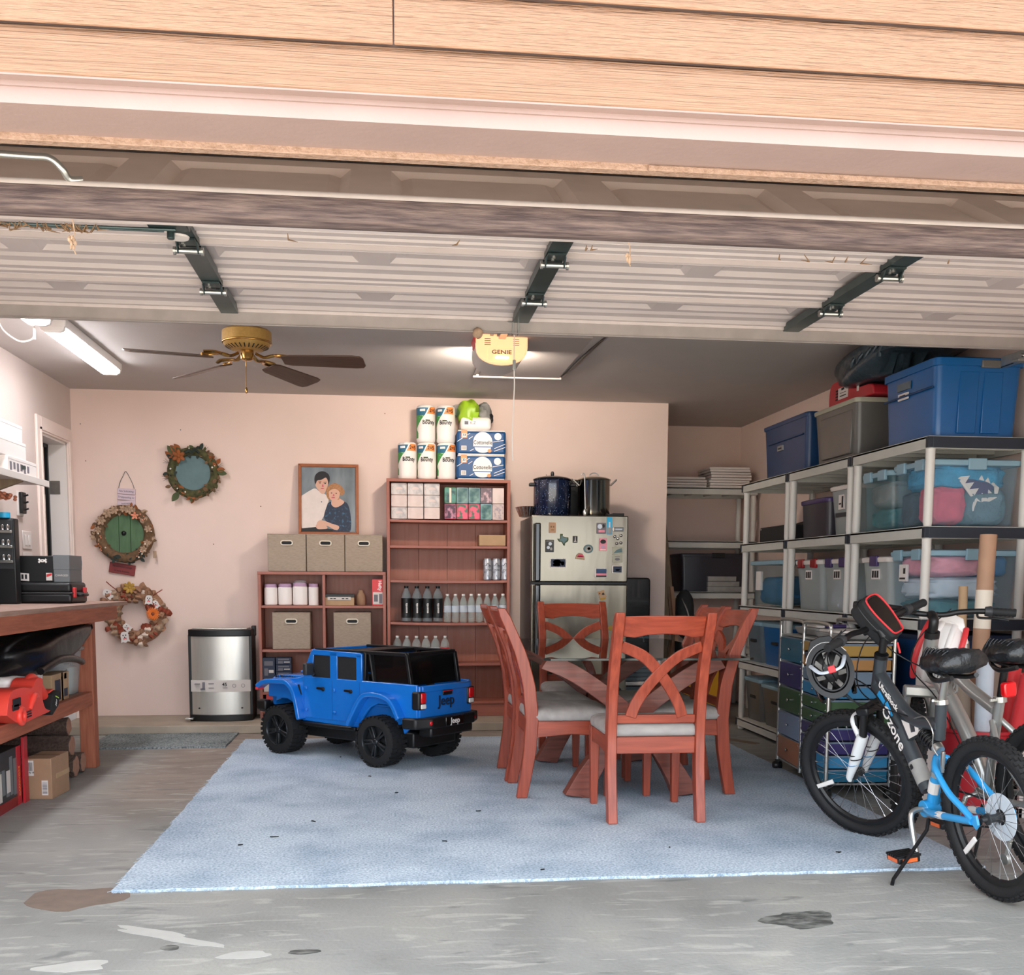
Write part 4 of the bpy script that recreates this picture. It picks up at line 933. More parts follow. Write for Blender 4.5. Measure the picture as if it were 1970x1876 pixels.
# 1: wreath round a grey-blue plaque
w1 = thing('wreath', 'rust and green wreath around a plain grey-blue disc', 'wreath', (-1.488, YB, 1.968))
obj('ring', lump((0,0,0),(1,1,1),3,0) if False else MB().torus((0,-.035,0),.165,.034,40,10,'y'), 'moss', w1, smooth=60)
obj('plaque', MB().lathe([(0,-.0),(.150,-.0),(.150,-.028),(.145,-.034),(0,-.034)], 40, (.0,-.01,0), 'y'), 'plaque', w1, smooth=30)
zone = lambda a: 'leafrust' if (a%6.283) < .9 or 3.9 < (a%6.283) < 4.9 or 1.9 < (a%6.283) < 2.5 else ('darkgreen' if 1.1 < (a%6.283) < 3.3 else 'leafbrown')
for k in range(120):
    a = 2*pi*k/120+rr.uniform(-.05,.05); m = zone(a) if rr.random() < .75 else rr.choice(['moss','leafgreen','leafbrown'])
    put(LEAF[m], 'leaf', w1, ringpt(rr.uniform(.152,.196),a,-.055+rr.uniform(-.012,.012)), (R(90)+rr.uniform(-.5,.3), rr.uniform(0,6.28), rr.uniform(-.4,.4)), rr.uniform(.55,.95))
for a, s, m in ((2.35,1.5,'leafgreen'),(.05,1.3,'leafgreen'),(4.1,1.5,'leafgreen'),(2.2,1.3,'leafrust'),(2.5,1.2,'leafrust'),(2.05,1.2,'leafrust'),(.15,1.1,'leafrust')):
    put(LEAF[m], 'leaf', w1, ringpt(.185,a,-.066), (R(80), pi/2-a+rr.uniform(-.3,.3), 0), s)
for k in range(20): put(BER[rr.choice(['cream','black','white','black'])], 'berry', w1, ringpt(rr.uniform(.15,.19), rr.uniform(0,6.28), -.078), (0,0,0), rr.uniform(.6,1.1))
f = flower_mesh('leafrust', .05, 6); put(f, 'flower', w1, ringpt(.155,2.25,-.082), (R(90),0,0), 1.1)
obj('bow', MB().tube(smooth_path([(-.05,-.08,.15),(-.02,-.09,.165),(.0,-.085,.155),(.03,-.09,.17),(.055,-.08,.15)]), .012, 6).ell((0,-.085,.153),(.014,.01,.014),8,6), 'darkgreen', w1, smooth=60)
for a in (.25,5.6,2.75,3.35,1.1):
    t = MB(); c0 = V(ringpt(.19,a,-.04)); 
    for q in range(3): t.cyl(c0, c0+V((.05*cos(a+.4*(q-1)),rr.uniform(-.02,0),.05*sin(a+.4*(q-1)))), .0016, .0008, 5)
    obj('twig', t, 'darkgreen', w1)
# 2: round green plank door wreath
w2 = thing('wreath', 'tan leaf wreath around a small round green plank door', 'wreath', (-2.017, YB, 1.492))
obj('ring', MB().torus((0,-.04,0),.185,.040,40,10,'y'), 'leafbrown', w2, smooth=60)
def chord(x0, x1, r, n=10):
    top = [(x0+(x1-x0)*k/n, math.sqrt(max(0,r*r-(x0+(x1-x0)*k/n)**2))) for k in range(n+1)]
    return top+[(x,-z) for x, z in reversed(top)]
rD = .157
for x0, x1 in ((-rD+.001,-.047),(-.044,.040),(.043,rD-.001)): obj('plank', MB().prism([(x+.004,z) for x, z in chord(x0,x1,rD)], 'y', -.050, -.010), 'doorgreen', w2, .0015)
kn = obj('knob', MB().lathe([(0,0),(.011,0),(.017,-.010),(.012,-.020),(0,-.022)], 18, (-.004,-.05,.005), 'y'), 'black', w2, smooth=60)
obj('knob_plate', MB().torus((-.004,-.051,.005),.016,.003,18,5,'y'), 'black', w2)
for k in range(130):
    a = 2*pi*k/130; m = rr.choice(['leaftan','leafbrown','leaftan','leafrust']) if not 4.0 < a < 5.6 else rr.choice(['darkgreen','darkgreen','leafbrown'])
    put(LEAF[m], 'leaf', w2, ringpt(rr.uniform(.165,.222),a,-.068+rr.uniform(-.014,.012)), (R(90)+rr.uniform(-.6,.3), rr.uniform(0,6.28), rr.uniform(-.4,.4)), rr.uniform(.5,.9))
for k in range(26): put(BER['peach' if k % 3 else 'cream'], 'berry', w2, ringpt(rr.uniform(.17,.215), rr.choice([rr.uniform(-.6,.9), rr.uniform(2.8,4.0), rr.uniform(5.2,5.7)]), -.092), (0,0,0), rr.uniform(.6,1.1))
ft = flower_mesh('leaftan', .035, 6)
for a in (1.3,1.55,1.9,2.2,2.6,3.0,5.6,.2,5.9): put(ft, 'flower', w2, ringpt(.19,a,-.088), (R(90),rr.uniform(0,6),0), rr.uniform(.8,1.2))
put(flower_mesh('peach', .03, 5), 'flower', w2, ringpt(.165,.98,-.094), (R(90),0,0), 1.1)
obj('tag_string', MB().cyl((.215,-.05,-.09),(.22,-.05,-.13),.001,n=5).bx(.212,.236,-.056,-.046,-.185,-.13), 'leaftan', w2)
# 3: burlap ribbon wreath
w3 = thing('wreath', 'brown burlap ribbon wreath with an orange daisy, lowest on the wall', 'wreath', (-1.945, YB, .862))
obj('ring', MB().torus((0,-.05,0),.175,.055,40,10,'y'), 'burlap', w3, smooth=60)
def ribbon(p, ang, l, wd, m, seed):
    q = random.Random(seed); mb = MB(); pts = [(-l/2,0,0),(-l/4,-.030,.012*q.uniform(-1,1)),(0,-.010,0),(l/4,-.034,.012*q.uniform(-1,1)),(l/2,.0,0)]; pp = smooth_path(pts,4); rings = []
    for i, c in enumerate(pp):
        ww = wd*(.55+.45*abs(sin(pi*i/(len(pp)-1)*2))) ; rings.append([(c.x,c.y,c.z-ww/2),(c.x,c.y-.004,c.z-ww*.1),(c.x,c.y,c.z+ww/2),(c.x,c.y+.0015,c.z)])
    mb.ring_sweep(rings); mb.xf(Matrix.Translation(p) @ Matrix.Rotation(-ang,4,'Y'))
    return obj('ribbon', mb, m, w3, smooth=70)
for k in range(64):
    a = 2*pi*k/64+rr.uniform(-.08,.08); m = rr.choice(['burlap','burlap','ribbonrust','ribboncream','burlap','leaftan'])
    ribbon(ringpt(rr.uniform(.13,.235),a,-.085+rr.uniform(-.02,.02)), rr.uniform(0,6.28), rr.uniform(.06,.14), rr.uniform(.025,.055), m, k)
def ghost(p, ang, s):
    mb = MB().prism([(.0,.045),(.022,.040),(.032,.015),(.030,-.020),(.036,-.040),(.015,-.034),(0,-.044),(-.016,-.034),(-.036,-.042),(-.030,-.015),(-.031,.016),(-.021,.040)], 'y', -.004, .004)
    mb.xf(Matrix.Translation(p) @ Matrix.Rotation(-ang,4,'Y') @ Matrix.Scale(s,4)); o = obj('paper_ornament', mb, 'white', w3, .001); o['label'] = 'white cutout ornament'
    e = MB(); 
    for x, z in ((-.010,.016),(.010,.016),(0,.0)): e.ell((x,-.0055,z),(.005,.0015,.006),8,5)
    e.xf(Matrix.Translation(p) @ Matrix.Rotation(-ang,4,'Y') @ Matrix.Scale(s,4)); obj('face_mark', e, 'ink', o)
    n = MB().prism([(0,-.012),(.012,-.02),(.010,-.012),(.014,-.004),(0,-.009),(-.014,-.004),(-.010,-.012),(-.012,-.02)], 'y', -.006, -.004); n.xf(Matrix.Translation(p) @ Matrix.Rotation(-ang,4,'Y') @ Matrix.Scale(s,4)); obj('bow_mark', n, 'red', o)
ghost((.115,-.135,.12),-.05,.85); ghost((.165,-.13,.085),.5,.75); ghost((-.075,-.13,-.17),.15,1.0); ghost((-.055,-.13,-.095),.8,.8); ghost((-.19,-.12,.165),1.0,1.0)
dm = MB()
for k in range(22):
    a = 2*pi*k/22; q = MB().ell((0,.032,0),(.0055,.022,.003),6,4); q.xf(Matrix.Rotation(a,4,'Z')); dm.add(q.v,q.f)
g = obj('daisy', dm.xf(Matrix.Translation((.143,-.142,.012)) @ Matrix.Rotation(R(90),4,'X')), 'gerbera', w3, smooth=60); g['label'] = 'orange daisy'
obj('daisy_eye', MB().ell((.143,-.146,.012),(.011,.006,.011),12,6), 'ribbonrust', g, smooth=60)
put(flower_mesh('mustard', .05, 7), 'flower', w3, (-.03,-.12,.215), (R(90),0,0), 1)
for a, b in ((-.2,.26),(.2,.20)): obj('twig', MB().tube(smooth_path([(a*.6,-.09,b*.7),(a*.9,-.10,b*.9),(a*1.05,-.09,b)]), .004, 5), 'ribbonrust', w3)
# hanging sign of three slats and the tilted red one
hs = thing('hanging_sign', 'small pale lavender three-slat sign hanging on a twisted wire', 'sign', (-2.003, YB, 1.77))
obj('wire_hanger', MB().tube(smooth_path([(-.055,-.012,.075),(-.045,-.01,.12),(-.02,-.008,.17),(0,-.006,.205),(.025,-.008,.165),(.048,-.01,.115),(.062,-.012,.072)]), .0022, 5), 'stile', hs, smooth=60)
for k, s in enumerate(('No Soliciting','Trespassing or','nonsense')):
    b = obj('slat', B(-.068,.068,-.018,-.006,.030-.046*k,.072-.046*k), 'signlav', hs, .002); b.rotation_euler = (0,R([3,4,-2][k]),0)
    text('lettering', s, .021, 'inkgrey', b, (0,-.0186,.051-.046*k), bold=.0002)
rs = thing('red_sign', 'small dark red board sign hung askew under the green door wreath', 'sign', (-2.05, YB, 1.222), rot3=(0,R(9),0))
obj('board', B(-.098,.098,-.022,-.008,-.041,.041), 'signred', rs, .003)
for k, z in enumerate((.016,-.018)): text('lettering', ('No admittance except','on party business')[k], .021, 'ink', rs, (0,-.0226,z), sx=.78)
nl = MB()
for px, pz in ((-2.33,2.33),(-2.30,2.05),(-1.58,2.30),(.0,2.46),(-1.35,1.42),(-.98,1.72),(1.3,2.0),(-1.35,.12)): nl.ell((px,YB-.003,pz),(.004,.004,.004),6,4)
tag(obj('nail', nl, 'ink'), 'scattered tiny nail heads and marks on the pink wall', 'nail', kind='stuff')
# ================================================================ refrigerator
fg = thing('refrigerator', 'stainless top-freezer refrigerator with dark sides and magnets', 'refrigerator', (1.455, 8.37, .065))
FX0, FX1, FY = 1.085, 1.825, 8.06
obj('cabinet', B(FX0, FX1, FY+.07, 8.73, .085, 1.627), 'fridgeside', fg, .006, loc='w')
obj('freezer_door', B(FX0, FX1, FY, FY+.064, 1.137, 1.637), 'fridgesteel', fg, .008, seg=3, loc='w')
obj('fridge_door', B(FX0, FX1, FY, FY+.064, .125, 1.120), 'fridgesteel', fg, .008, seg=3, loc='w')
obj('door_gasket', B(FX0+.01, FX1-.01, FY+.02, FY+.07, 1.112, 1.145), 'black', fg, loc='w'); obj('kick_plate', B(FX0+.01, FX1-.01, FY+.05, FY+.08, .066, .122), 'black', fg, loc='w')
def handle(z0, z1): 
    h = MB().prism([(FX0+.042+x, FY-.048+y) for x, y in rrect(.044,.03,.012,4,.0,.0)], 'z', z0, z1)
    h.bx(FX0+.028,FX0+.056,FY-.04,FY+.002,z0,z0+.03); h.bx(FX0+.028,FX0+.056,FY-.04,FY+.002,z1-.03,z1); return h
obj('door_handle', handle(1.143,1.575), 'blackgloss', fg, .008, loc='w'); obj('door_handle', handle(.62,1.117), 'blackgloss', fg, .008, loc='w')
obj('hinge_cap', B(FX1-.16, FX1-.03, FY+.01, FY+.09, 1.634, 1.652), 'black', fg, .005, loc='w')
# magnets: x, z in metres on the door front
def mg(label, x, z, w, h, m, extra=None, poly=None):
    t = thing('magnet', label, 'magnet', (x, FY-.0005, z), group='refrigerator magnets')
    obj('plate', MB().prism(poly if poly else rrect(w,h,min(w,h)*.08,3), 'y', -.005, 0), m, t, .0008)
    for nm, P, mm in (extra or []): obj(nm, MB().prism(P, 'y', -.0062, -.0045), mm, t)
    return t
def rc(x0,x1,z0,z1): return [(x0,z0),(x1,z0),(x1,z1),(x0,z1)]
sx_ = lambda px: FX0+(px-1023)*.740/185.0
sz_ = lambda py: 1.637-(py-992)*.500/128.0
TEX = [(-.045,.004),(-.022,.004),(-.022,.040),(-.002,.040),(-.002,.022),(.018,.016),(.040,.014),(.042,-.004),(.036,-.016),(.016,-.030),(.014,-.048),(.004,-.046),(-.006,-.026),(-.016,-.018),(-.026,-.022),(-.036,-.010)]
mg('copper-brown scroll magnet near the freezer handle', sx_(1062.5), sz_(1016), .052, .078, 'cardboard', [('print',rc(-.014,-.004,0,.012),'leafbrown'),('print',rc(.004,.014,0,.012),'leafbrown'),('print',rc(-.01,.012,-.02,-.014),'leafbrown')])
mg('green Texas-shaped magnet on the freezer door', sx_(1083), sz_(1038), .1, .1, 'leafgreen', [('print',[(a*.75,b*.7) for a, b in TEX],'plaque')], TEX)
mg('small black magnet with a white tower', sx_(1106), sz_(1038), .036, .050, 'black', [('print',[(-.003,-.016),(.004,-.016),(.002,.02),(-.001,.02)],'white'),('print',rc(-.010,.010,-.018,-.013),'white')])
mg('black upright magnet with white faces under the scroll', sx_(1057.5), sz_(1051), .066, .092, 'darkgrey', [('print',oval(.004,.016,.013,.013,14),'clothlight'),('print',oval(-.010,-.012,.012,.012,14),'clothlight'),('print',oval(.012,-.022,.009,.011,14),'clothgrey'),('print',rc(-.026,.026,.034,.039),'clothgrey')])
mg('wide photo magnet with a pink and white picture', sx_(1074), sz_(1083.5), .122, .070, 'white', [('print',rc(-.055,.055,-.028,.030),'navy'),('print',oval(-.008,.008,.032,.018,16),'clothlight'),('print',oval(-.012,-.014,.030,.012,16),'pink'),('print',oval(.034,-.002,.014,.016,14),'white')])
mg('round silver rope-edged magnet', sx_(1131.5), sz_(1056), .07, .07, 'plaque', [('print',oval(0,0,.024,.022,20),'clothgrey'),('print',oval(.004,.002,.012,.010,14),'cream')], oval(0,0,.037,.033,24))
mg('pink dome-shaped magnet below the round silver one', sx_(1116), sz_(1070), .07, .05, 'leaftan', [('print',[(-.026,-.010),(.028,-.008),(.018,.012),(-.012,.014)],'rose'),('print',rc(-.02,.02,-.004,.002),'cream')], [(-.038,-.02),(.034,-.028),(.032,-.004),(.016,.02),(-.012,.024),(-.03,.008)])
mg('dark jumbled picture magnet by the blue bookmark', sx_(1156), sz_(1016.5), .074, .082, 'inkgrey', [('print',oval(-.012,.014,.018,.018,14),'clothlight'),('print',rc(-.022,.026,-.03,-.012),'pink'),('print',oval(.016,.018,.010,.014,12),'ink')])
mg('tall light-blue bookmark magnet', sx_(1171.5), sz_(1011.5), .042, .128, 'signblue', [('print',rc(-.016,.016,-.058,-.012),'clothgrey'),('print',rc(-.006,.006,-.012,.03),'clothlight')])
mg('slim dark nameplate magnet', sx_(1189.5), sz_(1018), .074, .034, 'midgrey', [('print',rc(-.028,.026,-.004,.004),'clothlight'),('print',oval(-.042,0,.006,.014,12),'cream')])
for k, (px, py) in enumerate([(1182,1032),(1188,1036),(1194,1030),(1186,1045),(1194,1044)]):
    t = thing('magnet', ['shiny ball magnet at the upper outer end of the cluster','shiny ball magnet in the middle of the upper three','shiny ball magnet highest in the cluster','shiny ball magnet lower pair, beside the pale photo top','shiny ball magnet lower pair, nearer the door edge'][k], 'magnet', (sx_(px), FY-.008, sz_(py)), group='shiny ball magnets')
    obj('ball', MB().ell((0,0,0),(.011,.011,.011),12,8), 'chromed', t, smooth=60)
mg('pink and dark ornate magnet in the middle right of the freezer door', sx_(1159.5), sz_(1047.5), .06, .095, 'pink', [('print',oval(.0,.022,.022,.016,16),'ink'),('print',oval(0,-.018,.016,.014,14),'lilac'),('print',rc(-.022,.022,-.042,-.036),'cream')])
mg('pale green landscape magnet at the door edge', sx_(1188), sz_(1059), .082, .060, 'lidtan', [('print',[(-.034,-.02),(.034,-.012),(.03,.02),(-.01,.006)],'plaque')])
mg('pale magnet with a small dark animal under the landscape one', sx_(1187.5), sz_(1074.5), .078, .056, 'lidtan', [('print',oval(0,-.004,.020,.010,14),'inkgrey'),('print',rc(-.02,.02,.014,.018),'inkgrey')])
mg('small navy photo magnet with a bright swimmer at the door edge', sx_(1187), sz_(1095), .080, .056, 'white', [('print',rc(-.030,.036,-.023,.023),'navy'),('print',oval(.006,-.004,.018,.006,12),'clothlight')])
mg('navy city-skyline photo magnet on the freezer door', sx_(1156), sz_(1102), .092, .068, 'white', [('print',rc(-.036,.043,-.004,.031),'binblue2'),('print',rc(-.036,.043,-.020,-.004),'pink'),('print',rc(-.036,.043,-.031,-.020),'ink')])
mg('tan playing-card magnet with a black spade on the lower door', sx_(1159), 1.045, .08, .09, 'cardboard2', [('print',[(.008,.016),(.020,.0),(.012,-.004),(-.004,-.002),(-.002,.004)],'ink'),('print',rc(-.026,-.014,.0,.012),'leafrust'),('print',[(-.02,-.03),(.03,-.024),(.028,-.038),(-.01,-.044)],'mustard')], [(-.036,.018),(.014,.036),(.026,.0),(.036,-.012),(.026,-.034),(-.006,-.046),(-.014,-.03)])
tag(obj('card', B(1.735,1.775,8.052,8.056,.775,.80) if False else MB().prism(oval(1.700,.79,.022,.018,12), 'y', 8.052, 8.058), 'mustard'), 'small tan card stuck low on the refrigerator door behind the chair', 'magnet')
# pots on the refrigerator
def pot(name, label, cx, cy, r, h, m, lidm, knob, hm):
    t = thing(name, label, 'pot', (cx, cy, 1.638))
    obj('body', MB().lathe([(0,0),(r*.95,0),(r,.012),(r,h-.006),(r*1.04,h),(r*1.02,h+.004),(r*.96,h)], 40), m, t, smooth=40)
    obj('lid', MB().lathe([(r*1.05,h+.003),(r*1.03,h+.010),(r*.8,h+.022),(r*.3,h+.036),(0,h+.038)], 40), lidm, t, smooth=50)
    return t
p1 = pot('stock_pot', 'tall dark blue speckled enamel stock pot on the refrigerator', 1.268, 8.24, .143, .270, 'speckle', 'blackgloss', None, None)
obj('lid_knob', MB().lathe([(.012,.305),(.014,.32),(.010,.336),(0,.34)], 16), 'black', p1, smooth=50)
obj('side_handle', MB().bx(-.178,-.135,-.03,.03,.225,.25), 'black', p1, .006); obj('side_handle', MB().bx(.135,.178,-.03,.03,.225,.25), 'black', p1, .006)
p2 = pot('stock_pot', 'shiny stainless stock pot with a loop lid handle on the refrigerator', 1.595, 8.26, .125, .275, 'steelx', 'steelx', None, None)
obj('lid_loop', MB().tube([(-.04*cos(pi*k/12)*1.0,0,.300+.034*sin(pi*k/12)) for k in range(13)], .0045, 8), 'alu', p2, smooth=60)
for s in (-1,1): obj('loop_handle', MB().tube(smooth_path([(s*.122,-.04,.235),(s*.165,-.03,.275),(s*.172,0,.285),(s*.165,.03,.275),(s*.122,.04,.235)]), .005, 8), 'alu', p2, smooth=60)
pn = thing('roasting_pan', 'black roasting pan standing on edge behind the two stock pots', 'pan', (1.435, 8.52, 1.638))
obj('pan', MB().prism(rrect(.32,.29,.05,5,0,.145), 'y', -.05, .05), 'blackmat', pn, .012); obj('pan_rim', MB().prism(rrect(.34,.31,.05,5,0,.145), 'y', -.06, -.045), 'black', pn, .003)
ld = thing('steel_ladle', 'long steel spoon standing between the two stock pots', 'ladle', (1.50, 8.10, 1.64))
obj('handle', MB().cyl((0,0,.04),(-.008,.0,.30),.005,n=8), 'alu', ld, smooth=60); obj('hook', MB().tube(smooth_path([(-.008,0,.30),(-.02,0,.315),(-.03,0,.30)]), .004, 6), 'alu', ld); obj('bowl', MB().ell((.0,0,.02),(.02,.014,.03),10,8), 'alu', ld, smooth=60)
fp = thing('foil_pan', 'crinkled oval foil baking pan poking out past the refrigerator side', 'pan', (1.055, 8.35, 1.628))
vs = []; fs = []; N = 48
for k in range(N):
    a = 2*pi*k/N; j = 1+.05*(k % 2)
    for (rx, ry, z) in ((.055*j,.10*j,.0),(.085*j,.15*j,.07),(.092,.158,.072)): vs.append((rx*cos(a),ry*sin(a),z))
fs = [(3*k+i,3*((k+1)%N)+i,3*((k+1)%N)+i+1,3*k+i+1) for k in range(N) for i in (0,1)]+[tuple(3*k for k in range(N-1,-1,-1))]
obj('foil', MB().add(vs,fs), 'foil', fp); fp.location.z = 1.638; fp.location.x = 1.088
tag(obj('tray', MB().bx(1.46,1.80,8.20,8.66,1.6375,1.6375+.001) if False else MB().bx(1.725,1.815,8.16,8.6,1.652,1.662), 'black', bev=.003), 'thin black tray edge beside the steel pot on the refrigerator', 'tray')
# beside the refrigerator
bc = thing('black_case', 'tall black hard case standing right of the refrigerator', 'case', (2.00, 8.62, .065))
obj('shell', MB().prism(rrect(.245,1.10,.03,4,0,.56), 'y', -.09, .09), 'blackgloss', bc, .012); obj('trim_line', MB().tube(smooth_path([(.075,-.094,.80),(.07,-.096,.72),(.066,-.094,.62)]), .003, 6), 'alu', bc)
du = thing('drawer_unit', 'white frame with grey slatted front on the floor by the refrigerator', 'drawers', (1.98, 8.20, .065))
obj('frame', MB().bx(-.15,-.125,-.02,.2,0,.56).bx(.125,.15,-.02,.2,0,.56).bx(-.15,.15,-.025,.2,.53,.60).bx(-.15,.15,-.02,.2,.0,.06).bx(-.15,.15,-.02,.2,.27,.30), 'white_gloss', du, .006)
for k in range(7): obj('slat', B(-.125,.125,-.005,.02,.305+.032*k,.335+.032*k), 'bingreyblue', du, .002)
for k in range(6): obj('slat', B(-.125,.125,-.005,.02,.064+.033*k,.095+.033*k), 'bingreyblue', du, .002)
obj('top_bin', MB().frus((0,.08,.60),(.24,.16),(.27,.18),.06), 'clearblue', du)
# ================================================================ workbench on the left
wb = thing('workbench', 'rough reddish wooden workbench with a lower shelf along the side wall', 'workbench', (-2.05, 5.8, 0))
BX, BX0, BY0, BY1 = -1.72, -2.385, 4.6, 7.46
for k in range(4): 
    a = BX0+(BX-BX0)*k/4; obj('top_board', B(a+.001, a+(BX-BX0)/4-.001, BY0, BY1, .972, .998), 'benchtop', wb, .003, loc='w')
obj('front_apron', B(BX-.04, BX-.002, BY0, 7.18, .888, .974), 'benchwood', wb, .003, loc='w'); obj('back_apron', B(BX0, BX0+.038, BY0, 7.18, .888, .972), 'benchwood', wb, .003, loc='w')
obj('end_apron', B(BX0+.04, BX-.04, 7.10, 7.14, .888, .972), 'benchwood', wb, .003, loc='w')
for (x, y) in ((BX-.128, 6.70), (BX0, 6.70), (BX-.128, 4.62), (BX0, 4.62)): obj('leg', B(x, x+.088, y, y+.088, 0, .972 if False else .888), 'benchz', wb, .004, loc='w')
obj('shelf_rail', B(BX-.085, BX-.047, BY0, 6.78, .385, .468), 'benchwood', wb, .003, loc='w'); obj('shelf_rail', B(BX0+.09, BX0+.128, BY0, 6.90, .385, .468), 'benchwood', wb, .003, loc='w')
obj('shelf_board', B(BX0+.002, BX-.087, BY0, 6.90, .445, .463), 'benchtop', wb, .002, loc='w')
# lower shelf goods
SZ = .4635
bl = thing('leaf_blower', 'red cordless leaf blower with a black battery on the bench shelf', 'leaf blower', (-1.70, 5.5, .469))
bl.location = (-1.757, 5.53, .469)
# local: X towards +y of the room (along the bench), Y across
bl.rotation_euler = (0,0,R(90))
P = lambda pts, m, nm, d0, d1, bev=.012: obj(nm, MB().prism(pts, 'y', d0, d1), m, bl, bev, seg=3)
P(smooth2 := [(p.x,p.y) for p in smooth_path([(-.48,.06,0),(-.42,.155,0),(-.25,.165,0),(-.12,.15,0),(-.06,.18,0),(.0,.19,0),(.05,.17,0),(.03,.10,0),(.07,.03,0),(.15,.005,0),(-.05,.0,0),(-.30,.0,0),(-.48,.06,0)],4)][:-1], 'blower_red', 'housing', -.05, .06)
obj('handle', MB().tube(smooth_path([(-.03,.0,.165),(.04,.0,.185),(.12,.0,.145),(.20,.0,.085),(.235,.0,.06)]), .024, 10), 'blower_red', bl, smooth=60)
bt = MB().prism([(.19,-.035),(.30,.005),(.335,.07),(.325,.085),(.22,.075),(.17,.0)], 'y', -.05, .055); obj('battery', bt.xf(Matrix.Translation((0,0,.01))), 'blackmat', bl, .01, seg=3)
obj('battery_top', MB().prism([(.21,.088),(.30,.098),(.285,.105),(.225,.098)], 'y', -.03, .035), 'blower_red', bl, .004)
led = MB(); [led.ell((.245+.014*k,-.052,.07-.004*k),(.0035,.003,.0035),8,5) for k in range(4)]
obj('charge_lights', led, 'lime', bl)
obj('side_vent', MB().bx(-.40,-.30,-.056,-.05,.085,.125).bx(-.41,-.33,-.056,-.05,.07,.10), 'ink', bl, .006)
obj('motor_ring', MB().torus((-.30,-.055,.035),.034,.013,24,8,'y'), 'blower_red', bl, smooth=60); obj('trigger_guard', MB().tube(smooth_path([(-.17,-.05,.05),(-.12,-.06,.11),(-.07,-.055,.10)]), .014, 8), 'blower_red', bl, smooth=60)
sl = MB(); [sl.bx(-.22,-.15,-.054,-.049,.016+.012*k,.022+.012*k) for k in range(3)]
obj('slot_marks', sl, 'ink', bl)
text('lettering', '20V', .022, 'white_gloss', bl, (.25,-.0515,.035), (pi/2,R(-55),0))
wt = thing('white_tub', 'glossy white plastic tub under the bench beside the leaf blower', 'tub', (-2.02, 5.72, SZ))
obj('body', MB().frus((0,0,0),(.36,.50),(.40,.54),.20), 'white_gloss', wt, .03, seg=4); obj('recess', MB().prism(rrect(.16,.11,.03,5,-.05,.10), 'y', -.272, -.255), 'offwhite', wt, .004)
cb1 = thing('printed_carton', 'tan shipping carton with dark printed panels on the bench shelf', 'box', (-1.98, 6.22, SZ))
obj('carton', B(-.17,.17,-.16,.16,0,.155), 'cardboard2', cb1, .003); obj('lid_flap', B(-.171,.171,-.161,.161,.135,.158), 'cardboard2', cb1, .002)
for q_ in ((.1695,.1712,-.10,-.0,.012,.125),(.1695,.1712,.06,.13,.02,.065),(-.12,.06,-.1612,-.1595,.008,.10)): obj('print_panel', B(*q_), 'navy', cb1); obj('print_tape', MB().bx(.168,.1716,.02,.045,0,.158), 'cardboard', cb1); obj('print_line', MB().bx(.1700,.1718,-.088,-.015,.03,.045).bx(.17,.1718,.075,.115,.12,.15), 'offwhite', cb1)
cbn = thing('clear_bin', 'tall clear frosted plastic bin at the far end of the bench shelf', 'bin', (-1.985, 6.72, SZ))
def tub(par, w0, d0, w1, d1, h, m, wall=.004, nm='body'):
    m_ = MB(); z = 0
    def rg(w, d, z, r=.03): return [(x,y,z) for x, y in rrect(w,d,min(r,w/4,d/4),4)]
    m_.ring_sweep([rg(w0,d0,0),rg(w0+(w1-w0)*.5,d0+(d1-d0)*.5,h*.5),rg(w1,d1,h),rg(w1-2*wall,d1-2*wall,h),rg(w0-2*wall,d0-2*wall,wall)], cap=True)
    return obj(nm, m_, m, par, smooth=40)
tub(cbn, .27,.30,.33,.36,.275,'frost'); obj('rim', MB().ring_sweep([[(x,y,z) for x, y in rrect(w,d,.03,4)] for w, d, z in ((.335,.365,.255),(.36,.39,.262),(.36,.39,.278),(.33,.36,.278),(.33,.36,.255))], closed=True), 'frost', cbn, smooth=40)
tag(obj('film_wrap', lump((-1.93,6.34,.655),(.15,.16,.035), 13, .35), 'wrapfilm', smooth=70), 'crumpled clear plastic film on the printed carton', 'plastic film')
bgk = thing('tarp_bag', 'large black bag stuffed under the bench top', 'bag', (-2.0, 6.1, .70))
m = lump((0,0,.02),(.30,.78,.12), 31, .10, 34, 18, .8)
m.xf(Matrix.Rotation(R(6),4,'X')); m.v = [(min(x,.27),y,min(z+.06+.06*max(0,y),.185)) for x, y, z in m.v]
obj('cloth', m, 'tarp', bgk, smooth=80); obj('fold', MB().tube(smooth_path([(.26,-.5,-.02),(.275,-.2,.02),(.27,.1,.0),(.25,.3,-.03)]), .02, 8), 'tarp', bgk, smooth=70)
bgk.location = (-2.03, 6.25, .69)
# on the floor under the bench
fb = thing('shipping_carton', 'brown shipping carton with a white barcode label on the floor', 'box', (-1.80, 5.88, 0), R(-4))
obj('carton', B(-.072,.072,-.12,.13,0,.215), 'cardboard', fb, .003)
obj('flap_seam', MB().bx(-.073,.073,.0,.004,.2145,.2165), 'ink', fb)
obj('address_label', B(-.066,-.018,-.1215,-.119,.125,.205), 'white', fb); lb_ = MB(); 
for k in range(9): lb_.bx(-.062+.0045*k,-.0600+.0045*k,-.1222,-.121,.15,.195)
lb_.bx(-.064,-.045,-.1222,-.121,.135,.143)
obj('label_print', lb_, 'ink', fb)
obj('barcode_label', B(.020,.052,-.1215,-.119,.022,.10), 'white', fb); lb_ = MB()
for k in range(10): lb_.bx(.024,.048,-.1222,-.121,.030+.0062*k,.030+.0062*k+rnd.choice((.002,.0035)))
obj('barcode_bars', lb_, 'inkgrey', fb)
obj('tape', B(.071,.0735,-.06,.13,.10,.125), 'cardboard2', fb); text('lettering', '14 (4) 28', .013, 'ink', fb, (-.04,-.1228,.142))
